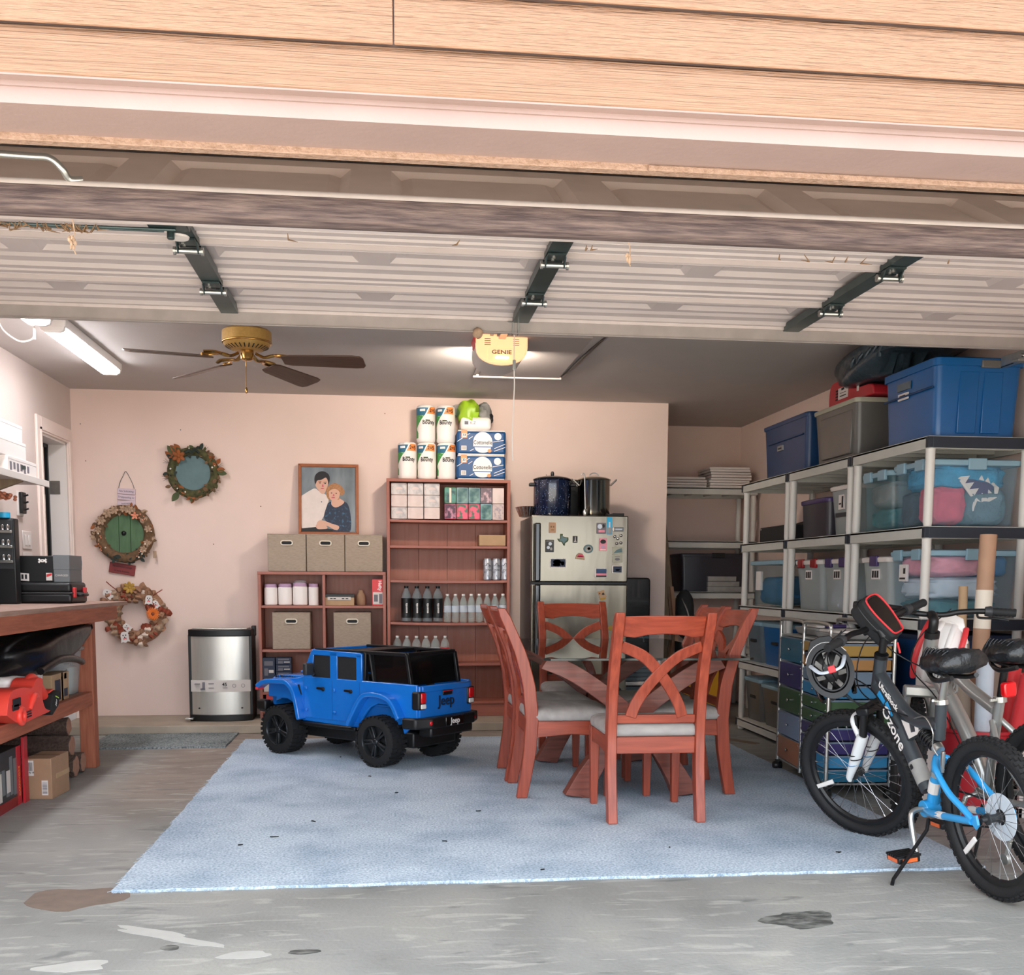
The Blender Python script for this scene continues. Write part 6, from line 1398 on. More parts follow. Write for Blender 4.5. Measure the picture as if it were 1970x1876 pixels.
# ---------------------------------------------------------------- bins
def sbin(label, x0, x1, y0, y1, z, h, m, lidm=None, latch=None, taper=.88, cat='storage bin', grp=None, lip=.03, ribs=0, r=.035):
    t = thing('storage_bin', label, cat, ((x0+x1)/2,(y0+y1)/2,z), group=grp); w, d = x1-x0, y1-y0
    def rg(k, zz, o=0): return [(x,y,zz) for x, y in rrect(w*k+o,d*k+o,r,4)]
    rings = [rg(taper,.0),rg(taper+(1-taper)*.10,.012)]+[rg(taper+(1-taper)*q,h*q) for q in (.3,.6,.9)]+[rg(1,h),rg(1,h,-.01),rg(taper,.012,-.01)]
    obj('body', MB().ring_sweep(rings), m, t, smooth=40)
    if lidm:
        lr = [rg(1,h-.022,.012),rg(1,h-.004,.018),rg(1,h+.004,.014),rg(1,h+.010,-.02),rg(.5,h+.012)]
        obj('lid', MB().ring_sweep(lr), lidm, t, smooth=40)
    if latch:
        for fr in ((-.25,.25) if d > .35 else (0,)): obj('latch', B(-w/2-.016,-w/2+.004,fr*d-.045,fr*d+.045,h-.045,h+.014), latch, t, .005)
        obj('latch', B(-.05,.05,-d/2-.014,-d/2+.004,h-.045,h+.014), latch, t, .005)
    for k in range(ribs):
        yy = -d*.32+d*.64*k/max(1,ribs-1); obj('rib', B(-w/2*taper-.004*1,-w/2*taper+.004,yy-.03,yy+.03,.02,h*.9), m, t, .004) if False else None
    return t
def lumpy(name, label, c, r, m, seed, amp=.16, cat='clothes'):
    return tag(obj(name, lump(c, r, seed, amp*.75, 44, 26, .42, 1.9), m, smooth=80), label, cat)
# top of the units
b = sbin('big royal blue storage tote nearest the driveway on top of the shelving', 2.775, 3.245, 5.29, 5.86, 1.889, .385, 'binblue', None, None, .93)
obj('lid', MB().ring_sweep([[(x,y,z) for x, y in rrect(.49,.59,.035,4)] for z in (.355,.392)]+[[(x,y,.40) for x, y in rrect(.46,.56,.03,4)]]), 'binblue', b, smooth=40)
obj('handle', B(-.0,.115,-.305,-.285,.345,.385), 'bingrey', b, .006)
for x in (-.11,.02): obj('rib', MB().prism([(x,.02),(x+.10,.02),(x+.11,.33),(x+.005,.33)], 'y', -.283, -.268), 'binblue', b, .004)
obj('rib', B(-.247,-.235,-.27,.27,.245,.255), 'binblue2', b, .003)
obj('label_tag', MB().bx(-.242,-.235,-.02,.12,.285,.325), 'bingreyblue', b); obj('label_tag', MB().bx(-.241,-.234,.0,.11,.235,.27), 'white', b); obj('label_print', MB().bx(-.2425,-.240,.03,.09,.245,.26), 'ink', b)
b = sbin('grey storage tote with a pale lid on the shelving, under the red jug', 2.775, 3.22, 6.22, 6.86, 1.889, .345, 'bingrey', 'lidtan', None, .90)
obj('side_panel', MB().prism([(-.24,.03),(.18,.03),(.22,.29),(-.26,.29)], 'x', -.222, -.200), 'bingrey', b, .006)
b = sbin('dark blue storage tote on top of the farthest side wall unit', 2.775, 3.22, 6.98, 7.80, 1.889, .375, 'binblue2', 'binblue2', None, .93)
obj('rib', B(-.230,-.215,-.35,.3,.24,.25), 'binblue2', b, .003); obj('label_tag', B(-.226,-.212,.02,.12,.18,.215), 'clothgrey', b); obj('label_print', B(-.228,-.225,.04,.10,.19,.2), 'ink', b)
jg = thing('red_jug', 'red plastic jug with a printed label lying on the grey tote lid', 'jug', (2.95, 6.46, 2.246))
obj('body', MB().prism([(p.x,p.y) for p in smooth_path([(-.30,.005,0),(-.26,.07,0),(-.02,.085,0),(.16,.155,0),(.30,.165,0),(.345,.12,0),(.35,.03,0),(.32,.002,0),(0,.0,0),(-.30,.005,0)],4)][:-1], 'x', -.10, .09), 'bin_red', jg, .02, seg=3)
obj('label_panel', MB().bx(-.104,-.099,.06,.20,.045,.115), 'white', jg); q = MB()
for k in range(4): q.bx(-.1055,-.103,.205,.235,.045+.018*k,.055+.018*k)
q.bx(-.1055,-.103,.08,.17,.06,.066).bx(-.1055,-.103,.08,.17,.08,.083).bx(-.1055,-.103,.11,.15,.098,.112); obj('label_print', q, 'ink', jg)
obj('handle', MB().tube(smooth_path([(-.02,.345,.03),(-.02,.375,.05),(-.02,.37,.13),(-.02,.33,.165)]), .012, 8), 'bin_red', jg, smooth=60)
obj('film', lump((.0,.25,.165),(.07,.12,.03), 9, .4), 'clothgrey', jg, smooth=70); obj('gleam_mark', MB().bx(-.106,-.1,-.095,-.075,.055,.095), 'white', jg)
pb = thing('plastic_sack', 'big crinkled dark plastic sack lying over the totes under the ceiling', 'sack', (2.98, 6.1, 2.40))
m = lump((0,.0,.03),(.23,.66,.13), 41, .20, 40, 22, .8); m.v = [(x,y,min(max(z,-.07+(.10 if y < -.15 else 0)),.165)) for x, y, z in m.v]; obj('film', m, 'blackbag', pb, smooth=80)
obj('fold', lump((-.05,-.62,.10),(.17,.26,.05), 43, .35, 30, 14), 'blackbag', pb, smooth=80)
for k in range(5): obj('crease', MB().tube(smooth_path([(-.215+.01*k,-.25+.09*k,.10),(-.228,-.22+.09*k,.05),(-.22,-.20+.09*k+.02*(k%2),.0)]), [.012]*12+[.004], 6), 'blackbag', pb, smooth=70)
# level 4
b = sbin('clear bin with aqua lid showing the shark costume, nearest the driveway', 2.775, 3.27, 5.30, 5.71, 1.436, .335, 'clearblue', 'lidaqua', 'lidaqua', .93, grp='clear bins')
lumpy('plush_blanket', 'bright blue fluffy blanket at the top of the near clear bin', (3.02,5.51,1.695), (.205,.165,.065), 'fluffblue', 51); lumpy('folded_shirt', 'rose red cloth crumpled in the near clear bin', (2.905,5.42,1.55), (.095,.085,.095), 'rose', 52); lumpy('fleece', 'grey-blue fleece filling the lower near clear bin', (3.11,5.50,1.545), (.125,.165,.095), 'fluffgrey', 53); lumpy('folded_shirt', 'dark purple cloth at the aisle side of the near clear bin', (2.895,5.61,1.54), (.090,.075,.09), 'clothdark', 54)
sk = thing('shark_hood', 'shark-mouth costume hood with white felt teeth in the near clear bin', 'costume', (3.06, 5.345, 1.63))
obj('mouth', MB().prism([(-.09,.055),(-.02,.05),(.06,.035),(.09,.01),(.055,-.025),(.0,-.035),(-.05,-.0)], 'y', 0, .01), 'purple', sk, .002)
def teeth(P_, h):
    m = MB()
    for (a, b_, dx, dz) in P_:
        m.prism([a, b_, ((a[0]+b_[0])/2+dx*h, (a[1]+b_[1])/2+dz*h)], 'y', -.006, .0)
    return m
up = [(-.10,.065),(-.075,.03),(-.05,.0),(-.02,-.03)]; lo = [(-.02,-.09),(.02,-.065),(.055,-.05),(.09,-.03),(.115,.01)]
obj('tooth_row', teeth([(up[k],up[k+1],.75,.45) for k in range(3)], .05), 'white', sk); obj('tooth_row', teeth([(lo[k],lo[k+1],-.35,.9) for k in range(4)], .045), 'white', sk); obj('tooth_row', teeth([((-.0,.052),(.03,.045),.0,.9),((.035,.044),(.065,.032),0,.9),((.07,.03),(.095,.01),.1,.9)], .028), 'white', sk)
obj('tooth', MB().prism([(-.02,-.03),(-.03,-.115),(.02,-.09),(-.02,-.085)], 'y', -.005, 0), 'white', sk); obj('gum', MB().prism([(-.10,.065),(-.02,-.03),(-.035,-.04),(-.115,.055)], 'y', -.004, .002).prism([(-.02,-.09),(.09,-.03),(.115,.01),(.105,-.04),(.02,-.085)], 'y', -.004, .002), 'white', sk)
b = sbin('clear bin with aqua lid and folded clothes behind the shark bin', 2.775, 3.22, 5.745, 6.10, 1.436, .325, 'clearteal', 'lidaqua', 'lidaqua', .93, grp='clear bins')
lumpy('folded_clothes', 'grey folded clothes at the top of the second clear bin', (2.97,5.92,1.64), (.17,.14,.07), 'clothgrey', 55); lumpy('folded_clothes', 'teal folded clothes at the bottom of the second clear bin', (2.98,5.92,1.51), (.17,.14,.055), 'clothteal', 56)
b = sbin('frosted white bin with a label on the middle unit, upper row', 2.80, 3.2, 6.27, 6.62, 1.436, .30, 'frost', 'offwhite', None, .86, grp='frosted bins')
obj('label_tag', B(-.197,-.185,-.03,.05,.16,.25), 'white', b); obj('label_print', MB().bx(-.199,-.196,-.02,.0,.17,.24).bx(-.199,-.196,.01,.04,.19,.2), 'ink', b); obj('label_strip', B(-.192,-.18,-.12,.10,.115,.14), 'darkgrey', b)
b = sbin('near-black bin with a purple lid edge on the middle unit, upper row', 2.80, 3.2, 6.66, 7.10, 1.436, .245, 'bindark', 'purple', None, .95)
b = thing('black_printer', 'black desktop printer with a lifted paper tray on the farthest unit', 'printer', (2.98, 7.66, 1.436))
obj('body', B(-.17,.17,-.28,.28,0,.115), 'blackmat', b, .012); obj('paper_tray', MB().prism([(-.28,.115),(-.28,.24),(-.24,.24),(-.20,.15),(.26,.118)], 'x', .0, .16), 'black', b, .006); obj('button', MB().ell((-.172,.24,.10),(.003,.006,.006),8,6), 'white', b)
tag(obj('carton', B(2.98,3.18,6.95,7.12,1.436,1.437) if False else B(2.98,3.2,7.22,7.34,1.437,1.60), 'clothgrey', bev=.003), 'grey box beside the black printer', 'box')
# level 3
b = sbin('clear bin with aqua lid holding pink and pale blue clothes', 2.775, 3.29, 5.30, 5.71, .964, .345, 'clearblue', 'lidaqua', 'lidaqua', .93, grp='clear bins')
lumpy('folded_clothes', 'pinkish red cloth on top in the near middle-row bin', (2.95,5.49,1.235), (.155,.165,.055), 'pink', 61); lumpy('pillow', 'pale blue-white crumpled sheet in the near middle-row bin', (3.00,5.49,1.12), (.20,.165,.055), 'clothlight', 62, .2); lumpy('folded_clothes', 'navy blue clothes at the wall side of the near middle-row bin', (3.19,5.49,1.235), (.065,.15,.055), 'clothblue', 63, .1); lumpy('folded_clothes', 'blue clothes at the bottom of the near middle-row bin', (3.0,5.49,1.015), (.20,.16,.042), 'clothteal', 64)
obj('label_tag', B(-.255,-.240,.02,.10,.19,.28), 'white', b); obj('label_print', MB().bx(-.257,-.254,.03,.09,.20,.21).bx(-.257,-.254,.03,.05,.23,.26), 'ink', b)
lb3 = ['frosted bin with a purple latch behind the pink clothes bin','frosted bin with purple latches on the middle unit, nearer the driveway','frosted bin with a dark red latch on the middle unit, farther in']
for k, (a, c, lm) in enumerate(((5.745,6.09,'purple'),(6.24,6.66,'purple'),(6.69,7.12,'reddark'))):
    b = sbin(lb3[k], 2.785, 3.2, a, c, .964, .32, 'frost', 'offwhite', lm, .88, grp='frosted bins'); d_ = c-a
    obj('label_tag', B(-.203,-.185,-.05,.05,.20,.26), 'white', b); q = MB()
    for j in range(3): q.bx(-.205,-.202,-.04+.03*j,-.02+.03*j,.21,.25)
    obj('label_print', q, 'ink', b)
    lumpy('packed_goods', ['mixed pale goods in the bin behind the pink clothes bin','white and blue goods in the nearer frosted bin of the middle unit','white and brown goods in the farther frosted bin of the middle unit'][k], (2.97,(a+c)/2,1.08), (.155,d_*.40,.095), ['clothgrey','clothlight','clothgrey'][k], 70+k, .3, 'goods')
b = sbin('clear bin with blue contents on the farthest unit, middle row', 2.785, 3.2, 7.40, 8.05, .964, .33, 'clearteal', 'lidaqua', None, .90, grp='clear bins')
lumpy('packed_goods', 'blue and grey bags in the clear bin of the farthest unit', (2.98,7.70,1.08), (.16,.27,.10), 'clothblue', 75, .2, 'goods'); obj('label_tag', B(-.205,-.185,.10,.20,.12,.26), 'white', b)
# level 2, 1
for k, (a, c, m_, lab) in enumerate(((7.22,7.74,'binblue','blue-grey bin on the farthest unit, second row, nearer'),(7.77,8.09,'bingreyblue','grey-blue bin with a pale lid on the farthest unit, second row, farther'))):
    b = sbin(lab, 2.78, 3.2, a, c, .539, .30, 'bingreyblue' if k else 'binblue', 'lidaqua', None, .90); obj('hand_hole', B(-.213,-.20,-.06,.06,.15,.175), 'ink', b, .006)
for k, (a, c, lab) in enumerate(((7.22,7.72,'smoky grey bin on the bottom shelf of the farthest unit, nearer'),(7.75,8.10,'smoky grey bin on the bottom shelf of the farthest unit, farther'))):
    b = sbin(lab, 2.78, 3.2, a, c, .089, .30+.02*k, 'bingrey', 'lidaqua', None, .88); obj('hand_hole', B(-.205,-.19,-.06,.06,.17,.195), 'ink', b, .006)
b = sbin('navy tote under the pink clothes bin behind the cardboard tubes', 2.78, 3.29, 5.30, 5.72, .539, .33, 'binblue2', 'navy', None, .93); b = sbin('teal-grey tote on the bottom shelf near the cardboard tubes', 2.78, 3.29, 5.30, 5.72, .089, .32, 'bingreyblue', 'lidaqua', None, .92)
b = sbin('navy tote low in the nearest unit behind the drawer cart', 2.78, 3.2, 5.76, 6.12, .539, .30, 'binblue2', 'navy', None, .93); b = sbin('slate tote in the middle unit behind the drawer cart', 2.78, 3.2, 6.24, 6.9, .539, .30, 'bingreyblue', 'lidaqua', None, .92)
# recess unit goods: stacked white boards, a dark bin, boxes
def board_stack(names, x0, x1, y0, y1, z, n, m, grp, seed):
    rr = random.Random(seed); zz = z
    for k in range(n):
        h = .0235; dx, dy = rr.uniform(-.012,.012), rr.uniform(-.012,.012)
        t = tag(obj('folded_board', B(x0+dx,x1+dx,y0+dy,y1+dy,zz,zz+h-.004), m, bev=.002), names(k, n), 'board', grp); zz += h
board_stack(lambda k, n: f'flat white board, {"lowest" if k==0 else "topmost" if k==n-1 else ["","second","third","fourth","fifth","sixth","seventh"][k]+" from below"} in the taller recess stack', 2.87, 3.24, 9.42, 9.80, 1.976, 8, 'offwhite', 'flat white boards stacked in the recess', 4)
board_stack(lambda k, n: f'flat white board, {"lowest" if k==0 else "topmost" if k==n-1 else ["","second","third","fourth","fifth","sixth","seventh"][k]+" from below"} in the lower recess stack', 2.44, 2.83, 9.40, 9.78, 1.976, 4, 'offwhite', 'flat white boards in the lower recess stack', 5)
b = sbin('smoky dark bin with a black latch on the recess shelving', 2.62, 3.22, 9.43, 9.80, 1.056, .33, 'bindark', 'bindark', None, .95); obj('latch', B(-.02,.10,-.205,-.18,.30,.345), 'black', b, .005)
for k in range(3): tag(obj('paper_ream', B(2.86+.0*k,3.18-.03*k,9.386,9.425,1.057+.046*k,1.057+.043+.046*k), 'clothgrey', bev=.002), ['pale pack lowest of three in front of the smoky recess bin','pale pack in the middle of three before the smoky recess bin','pale pack topmost of three before the smoky recess bin'][k], 'pack')
for i, (p, q, w, lab) in enumerate((((2.42,9.0,.02),(2.39,9.2,1.52),.05,'tall thin plank leaning in the recess corner, nearest the wall end'),((2.52,8.95,.02),(2.40,9.25,1.70),.045,'long thin plank leaning beside it in the recess corner'),((2.50,8.85,.02),(2.45,9.1,1.1),.03,'short reddish stick leaning among the recess planks'))):
    tag(obj('plank', MB().bar(p,q,w,.02), 'pine' if i < 2 else 'tubecard', bev=.002), lab, 'plank')
bgd = thing('black_tool_bag', 'black bag hanging low in the recess behind the chairs', 'bag', (2.50, 8.85, .80)); obj('body', lump((0,0,.07),(.075,.07,.20), 77, .15), 'blackmat', bgd, smooth=70); obj('strap', MB().tube(smooth_path([(-.04,-.05,.2),(.0,-.08,.10),(.03,-.08,-.02)]), .006, 6), 'alu', bgd, smooth=60); obj('stand', MB().cyl((0,0,-.80),(0,0,-.1),.012).lathe([(0,-.80),(.10,-.80),(.10,-.785),(0,-.77)],20), 'black', bgd)
yc = thing('yellow_case', 'yellow-orange hard case on the floor behind the far chairs', 'case', (2.50, 8.36, 0)); obj('shell', MB().prism(rrect(.30,.42,.05,5,0,.27), 'y', -.08, .10), 'yellow', yc, .02, seg=3); obj('foot', B(-.13,.13,-.08,.10,0,.065), 'black', yc, .01); obj('handle', MB().tube(smooth_path([(-.07,0,.47),(-.06,0,.53),(.06,0,.53),(.07,0,.47)]), .012, 8), 'black', yc)
# ================================================================ rolling drawer cart
ct = thing('drawer_cart', 'rolling chrome-framed cart of multicoloured plastic drawers behind the bicycle', 'drawer cart', (2.315, 5.40, 0), math.atan2(.89,.066)-pi/2)
W_, D_ = .89, .345                                   # local X = depth (towards the wall), local Y = along the aisle
for y in (.0, .445, .89):
    for x in (0, D_):
        obj('pole', MB().tube([(x,y,.06),(x,y,.885)], .011, 10), 'alu', ct, smooth=60)
for y in (0, .89):
    for x in (0, D_):
        obj('caster', MB().lathe([(0,-.026),(.022,-.026),(.027,-.02),(.027,-.004),(.02,-.002),(.02,.002),(.027,.004),(.027,.02),(.022,.026),(0,.026)], 20, (x,y,.027), 'x').bx(x-.012,x+.012,y-.012,y+.012,.03,.065), 'black', ct, smooth=40)
for y0, y1 in ((.0,.445),(.445,.89)):
    for x in (0, D_): obj('top_rail', MB().tube(smooth_path([(x,y0,.86),(x,y0,.90),(x,y0+.05,.925),(x,y1-.05,.925),(x,y1,.90),(x,y1,.86)]), .011, 8), 'alu', ct, smooth=60)
    obj('top_shelf', B(.0,D_,y0+.01,y1-.01,.828,.838), 'alu', ct, .002)
    obj('bottom_rail', B(.0,D_,y0+.01,y1-.01,.070,.080), 'alu', ct, .002)
def drawer(y0, y1, z0, z1, m):
    dr = obj('drawer', MB().ring_sweep([[(.0,y0+.006,z),(D_-.01,y0+.006,z),(D_-.01,y1-.006,z),(.0,y1-.006,z)] for z in (z0+.003,z1-.010)]), m, ct, .004)
    obj('side_lip', B(.0,D_,y0+.002,y1-.002,z1-.014,z1-.004), 'dr_steel', dr, .002)
    obj('front', B(-.008,.004,y0+.010,y1-.010,z0+.004,z1-.008), m, dr, .004)
    obj('knob', MB().lathe([(.0,-.024),(.009,-.022),(.010,-.016),(.005,-.010),(.005,-.006)], 12, (0,(y0+y1)/2,(z0+z1)/2), 'x'), 'chromed', dr, smooth=50)
    sc = MB()
    for y in (y0+.016,y1-.016):
        for z in (z0+.016,z1-.022): sc.ell((-.009,y,z),(.003,.004,.004),8,5)
    obj('screw', sc, 'chromed', dr)
big = ['dr_orange','dr_blue','dr_green','dr_purple','dr_teal']; hz = (.828-.082)/5
for k, m_ in enumerate(big): drawer(.452,.883,.082+hz*k,.082+hz*(k+1),m_)
sm = ['dr_teal','dr_azure','dr_purple','dr_purple','dr_green','dr_green','dr_azure','dr_steel','dr_amber','dr_gold']; hz = (.828-.082)/10
for k, m_ in enumerate(sm): drawer(.007,.438,.082+hz*k,.082+hz*(k+1),m_)
tr_ = thing('plastic_tray', 'pale plastic tray of lids lying on top of the drawer cart', 'tray', (2.55, 6.03, .839)); obj('tray', MB().frus((0,0,0),(.22,.30),(.25,.34),.045), 'clothgrey', tr_, .01); obj('lid', MB().prism(rrect(.20,.26,.03,4), 'z', .046, .058), 'white', tr_, .004); obj('clip', B(-.06,.06,-.16,-.12,.046,.068), 'purple', tr_, .006)
tr2 = thing('plastic_tray', 'grey plastic lid stack on the nearer end of the drawer cart', 'tray', (2.50, 5.62, .839)); obj('tray', MB().frus((0,0,0),(.22,.28),(.25,.32),.035), 'clothgrey', tr2, .01); obj('lid', MB().prism(rrect(.22,.28,.03,4), 'z', .036, .05), 'offwhite', tr2, .004)
# ================================================================ wrapping tubes in a red bin at the end of the shelving
rbn = thing('red_bin', 'round red bin holding cardboard tubes at the near end of the shelving', 'bin', (2.90, 4.95, 0)); obj('body', MB().lathe([(0,.0),(.155,0),(.185,.42),(.195,.425),(.195,.44),(.178,.44),(.15,.012),(0,.012)], 36), 'bin_red', rbn, smooth=40)
def tubeobj(label, p, q, r, m, band=None, hollow=True):
    t = thing('cardboard_tube', label, 'tube', p, group='tubes and rolls in the red bin'); d = V(q)-V(p); L_ = d.length
    t.rotation_euler = d.to_track_quat('Z','Y').to_euler()
    obj('roll', MB().lathe([(r*.86,L_-.05),(r*.86,L_),(r,L_),(r,0),(0,0)], 26), m, t, smooth=40); obj('tube_mouth', MB().lathe([(0,L_-.05),(r*.86,L_-.05)], 20), 'ink', t)
    if band: obj('label_band', MB().lathe([(r*1.012,L_*band[0]),(r*1.012,L_*band[1])], 26), band[2], t, smooth=40)
    return t
tubeobj('tallest brown cardboard tube with a white label in the red bin', (2.915,5.03,.02), (2.965,5.06,1.385), .040, 'tubecard', (.66,.80,'cream'))
tubeobj('wide brown paper roll beside the tallest tube', (2.83,4.93,.02), (2.745,4.90,.865), .048, 'tubebrown'); tubeobj('pale lavender-white wrapping roll in the red bin', (2.87,4.86,.10), (2.83,4.80,.80), .040, 'clothlight'); tubeobj('slim brown tube with a pale lower half by the red rolls', (2.97,4.95,.02), (2.935,4.90,.80), .030, 'tubebrown', (.45,.72,'offwhite'))
for k, (p, q, r) in enumerate((((3.02,4.92,.02),(2.995,4.83,.83),.036),((3.03,5.03,.02),(3.09,4.97,.86),.040),((2.80,4.99,.02),(2.705,4.97,.80),.036),((2.96,4.84,.05),(2.99,4.70,.72),.036))):
    tubeobj(['red wrapping roll with black marks beside the slim brown tube','bright red wrapping roll nearest the side wall','red wrapping roll with a pale rim near the bicycle frames','short red wrapping roll at the front of the red bin'][k], p, q, r, 'red', (.90,.93,'pink') if k == 2 else None)
tubeobj('thin tan tube behind the tallest cardboard tube', (2.86,5.06,.02), (2.885,5.13,1.13), .022, 'cardboard2')
sp = thing('spray_bottle', 'small clear spray bottle with a white top behind the red rolls', 'bottle', (2.72, 5.10, .0)); obj('stand_box', B(-.05,.05,-.05,.05,0,.74), 'offwhite', sp, .003); obj('body', MB().lathe([(0,.74),(.03,.74),(.032,.82),(.012,.85),(0,.85)], 18), 'clearblue', sp, smooth=50); obj('sprayer', MB().bx(-.012,.012,-.04,.012,.85,.885), 'black', sp, .004)
lv_ = thing('louvre_panel', 'white louvred panel leaning at the side wall near the tubes', 'panel', (3.12, 4.86, 0)); obj('frame', MB().bx(-.05,-.03,-.01,.01,0,1.28).bx(.15,.17,-.01,.01,0,1.28).bx(-.05,.17,-.01,.01,1.25,1.28).bx(-.05,.17,-.01,.01,.98,1.02).bx(-.05,.17,-.01,.01,0,.05), 'white', lv_, .002)
for k in range(8): obj('slat', B(-.03+.0225*k,-.012+.0225*k,-.006,.006,1.02,1.25), 'offwhite', lv_, .001)
for k in range(8): obj('slat', B(-.03+.0225*k,-.012+.0225*k,-.006,.006,.05,.98), 'clothgrey', lv_, .001)
tk = thing('door_track', 'galvanised door track and bracket at the side wall under the ceiling', 'track', (3.02, 4.9, 2.2)); obj('track', MB().bx(-.012,.02,-1.9,.2,.0,.004).bx(-.012,-.008,-1.9,.2,0,.05).bx(.016,.02,-1.9,.2,0,.05), 'zinc', tk); obj('bracket', MB().bx(-.03,.03,-.02,.02,.05,.39).bx(-.06,.03,-.03,.03,-.012,.0), 'zinc', tk, .002); obj('bolt', MB().cyl((-.03,-.02,.08),(-.05,-.02,.08),.008,n=8).cyl((-.012,0,.02),(-.03,0,.02),.008,n=8), 'chromed', tk)
# ================================================================ bicycles (local X forward, Y left, Z up, origin at the rear tyre's contact)
def mk_wheel(Rt, tr, knobs, rimm='black'):
    t = MB().torus((0,0,0), Rt-tr, tr, 64, 12, 'y'); rr = random.Random(4)
    for k in range(knobs):
        a = 2*pi*k/knobs
        for (y, da, l) in ((-.6,0,.008),(.6,.5,.008),(-.95,.5,.006),(.95,0,.006),(0,.25,.007)):
            q = MB().bx(-.0085,.0085,y*tr*.86-.006,y*tr*.86+.006,Rt-tr+tr*math.sqrt(max(.02,1-(y*.86)**2))-.003,Rt-tr+tr*math.sqrt(max(.02,1-(y*.86)**2))+.0045); q.xf(Matrix.Rotation(a+da*2*pi/knobs,4,'Y')); t.add(q.v,q.f)
    rim = MB().lathe([(Rt-2*tr+.004,-.012),(Rt-2*tr-.012,-.013),(Rt-2*tr-.020,-.004),(Rt-2*tr-.020,.004),(Rt-2*tr-.012,.013),(Rt-2*tr+.004,.012),(Rt-2*tr+.004,-.012)], 48, ax='y')
    s = MB(); ni = MB()
    for k in range(28):
        a = 2*pi*k/28; b = a+(.42 if k % 4 < 2 else -.42); y = .022 if k % 2 else -.022; r0 = Rt-2*tr-.018
        s.cyl((.018*cos(b),y,.018*sin(b)),(r0*cos(a),0,r0*sin(a)),.0011,n=4); ni.cyl((r0*cos(a),0,r0*sin(a)),((r0-.014)*cos(a),0,(r0-.014)*sin(a)),.0024,n=5)
    h = MB().lathe([(0,-.05),(.008,-.05),(.010,-.03),(.022,-.028),(.022,-.022),(.015,-.018),(.015,.018),(.022,.022),(.022,.028),(.010,.03),(.008,.05),(0,.05)], 18, ax='y')
    return t.mesh('tyre'), rim.mesh('rim'), s.mesh('spokes'), ni.mesh('nipples'), h.mesh('hub')
def put_wheel(par, M, ms, label=None, a0=0):
    o = bpy.data.objects.new('wheel', ms[0]); COL.objects.link(o); o.parent = par; o.matrix_local = M @ Matrix.Rotation(a0,4,'Y')
    if not ms[0].materials:
        for me, mm in zip(ms, ('tyre','black','spoke','chromed','darkgrey')): me.materials.append(MAT(mm))
        for me in (ms[0],ms[1],ms[4]):
            for p in me.polygons: p.use_smooth = True
            me.set_sharp_from_angle(angle=R(35))
    for nm, me in zip(('rim','spokes','spoke_nipples','hub'), ms[1:]):
        c = bpy.data.objects.new(nm, me); COL.objects.link(c); c.parent = o
        if nm.startswith('spoke'): c['kind'] = 'stuff'
    return o
def pmb(mb, M): return mb.xf(M)
def seat_mb(L_=.27, W=.20):
    rings = []; N = 16
    for i in range(N+1):
        t = i/N; x = -L_*.5+L_*t; wv = W*(.5 if t < .45 else .5-.34*((t-.45)/.55)**1.1)*(1 if t > .08 else .75+.25*t/.08); hh = .052 if t < .6 else .045
        if i in (0,N): wv *= .55; hh *= .6
        rings.append([(x, wv*cos(a)*(1.0), .0+.018*(1-t)+hh*sin(a)*(1 if sin(a) > 0 else .75)) for a in [2*pi*k/14 for k in range(14)]])
    return MB().ring_sweep(rings)
def seat(par, x, z, lab=None):
    m = seat_mb(); rr = random.Random(2); m.v = [(px, py*(1+.04*sin(px*90)), pz+.004*sin(px*120+py*60)) for px, py, pz in m.v]
    m.xf(Matrix.Translation((x,0,z))); s = obj('saddle', m, 'seatcover', par, smooth=80); s['label'] = 'saddle in a gathered black rain cover'
    for k in range(7):
        xx = x-.09+.028*k; obj('cover_crease', MB().tube(smooth_path([(xx,.085-.004*k,z+.0),(xx+.008,.070-.006*k,z+.045),(xx+.002,.045-.004*k,z+.064)]), .0045, 6), 'seatcover', s, smooth=70)
    obj('saddle_base', MB().tube(smooth_path([(x-.11,.05,z-.035),(x-.03,.06,z-.05),(x+.06,.03,z-.045),(x+.12,0,z-.025)]), .010, 6).tube(smooth_path([(x-.11,-.05,z-.035),(x-.03,-.06,z-.05),(x+.06,-.03,z-.045),(x+.12,0,z-.025)]), .010, 6), 'black', s, smooth=60)
    return s
def grip_bar(par, T, half, rise, back, lever=True):
    pts = smooth_path([(-back,half,rise),(-back*.6,half*.62,rise),(-.0,half*.34,rise*.6),(.0,.05,0),(.0,-.05,0),(.0,-half*.34,rise*.6),(-back*.6,-half*.62,rise),(-back,-half,rise)],5)
    hb = obj('handlebar', MB().tube(pts,.0125,10).xf(T), 'black', par, smooth=60)
    for s in (1,-1):
        a, b = V((-back,s*half,rise)), V((-back*.72,s*half*.70,rise)); pp = [a+(b-a)*k/12 for k in range(13)]
        obj('grip', MB().tube(pp,[.0165+.0018*(k%2) for k in range(13)],12).xf(T), 'blackmat', hb, smooth=30)
        c = V((-back*.66,s*half*.62,rise)); obj('shifter', MB().tube([c+(b-c)*.2,b,b+(b-c)*.3],[.020,.024,.021],12).xf(T), 'darkgrey', hb, smooth=50)
        obj('brake_lever', MB().tube(smooth_path([(-back*.5,s*half*.55,rise-.012),(.035-back*.6,s*half*.60,rise-.03),(.045-back*.8,s*half*.78,rise-.03),(.035-back,s*half*.95,rise-.035)]),.0055,6).xf(T), 'black', hb, smooth=60)
    return hb
def bike(name, label, base, hd, lean):
    t = thing(name, label, 'bicycle', (base[0],base[1],base[2])); yaw = math.atan2(hd[1],hd[0])
    t.rotation_euler = (Matrix.Rotation(yaw,4,'Z') @ Matrix.Rotation(-lean,4,'X')).to_euler()
    return t
W24 = mk_wheel(.298,.027,54); W26 = mk_wheel(.318,.029,56)
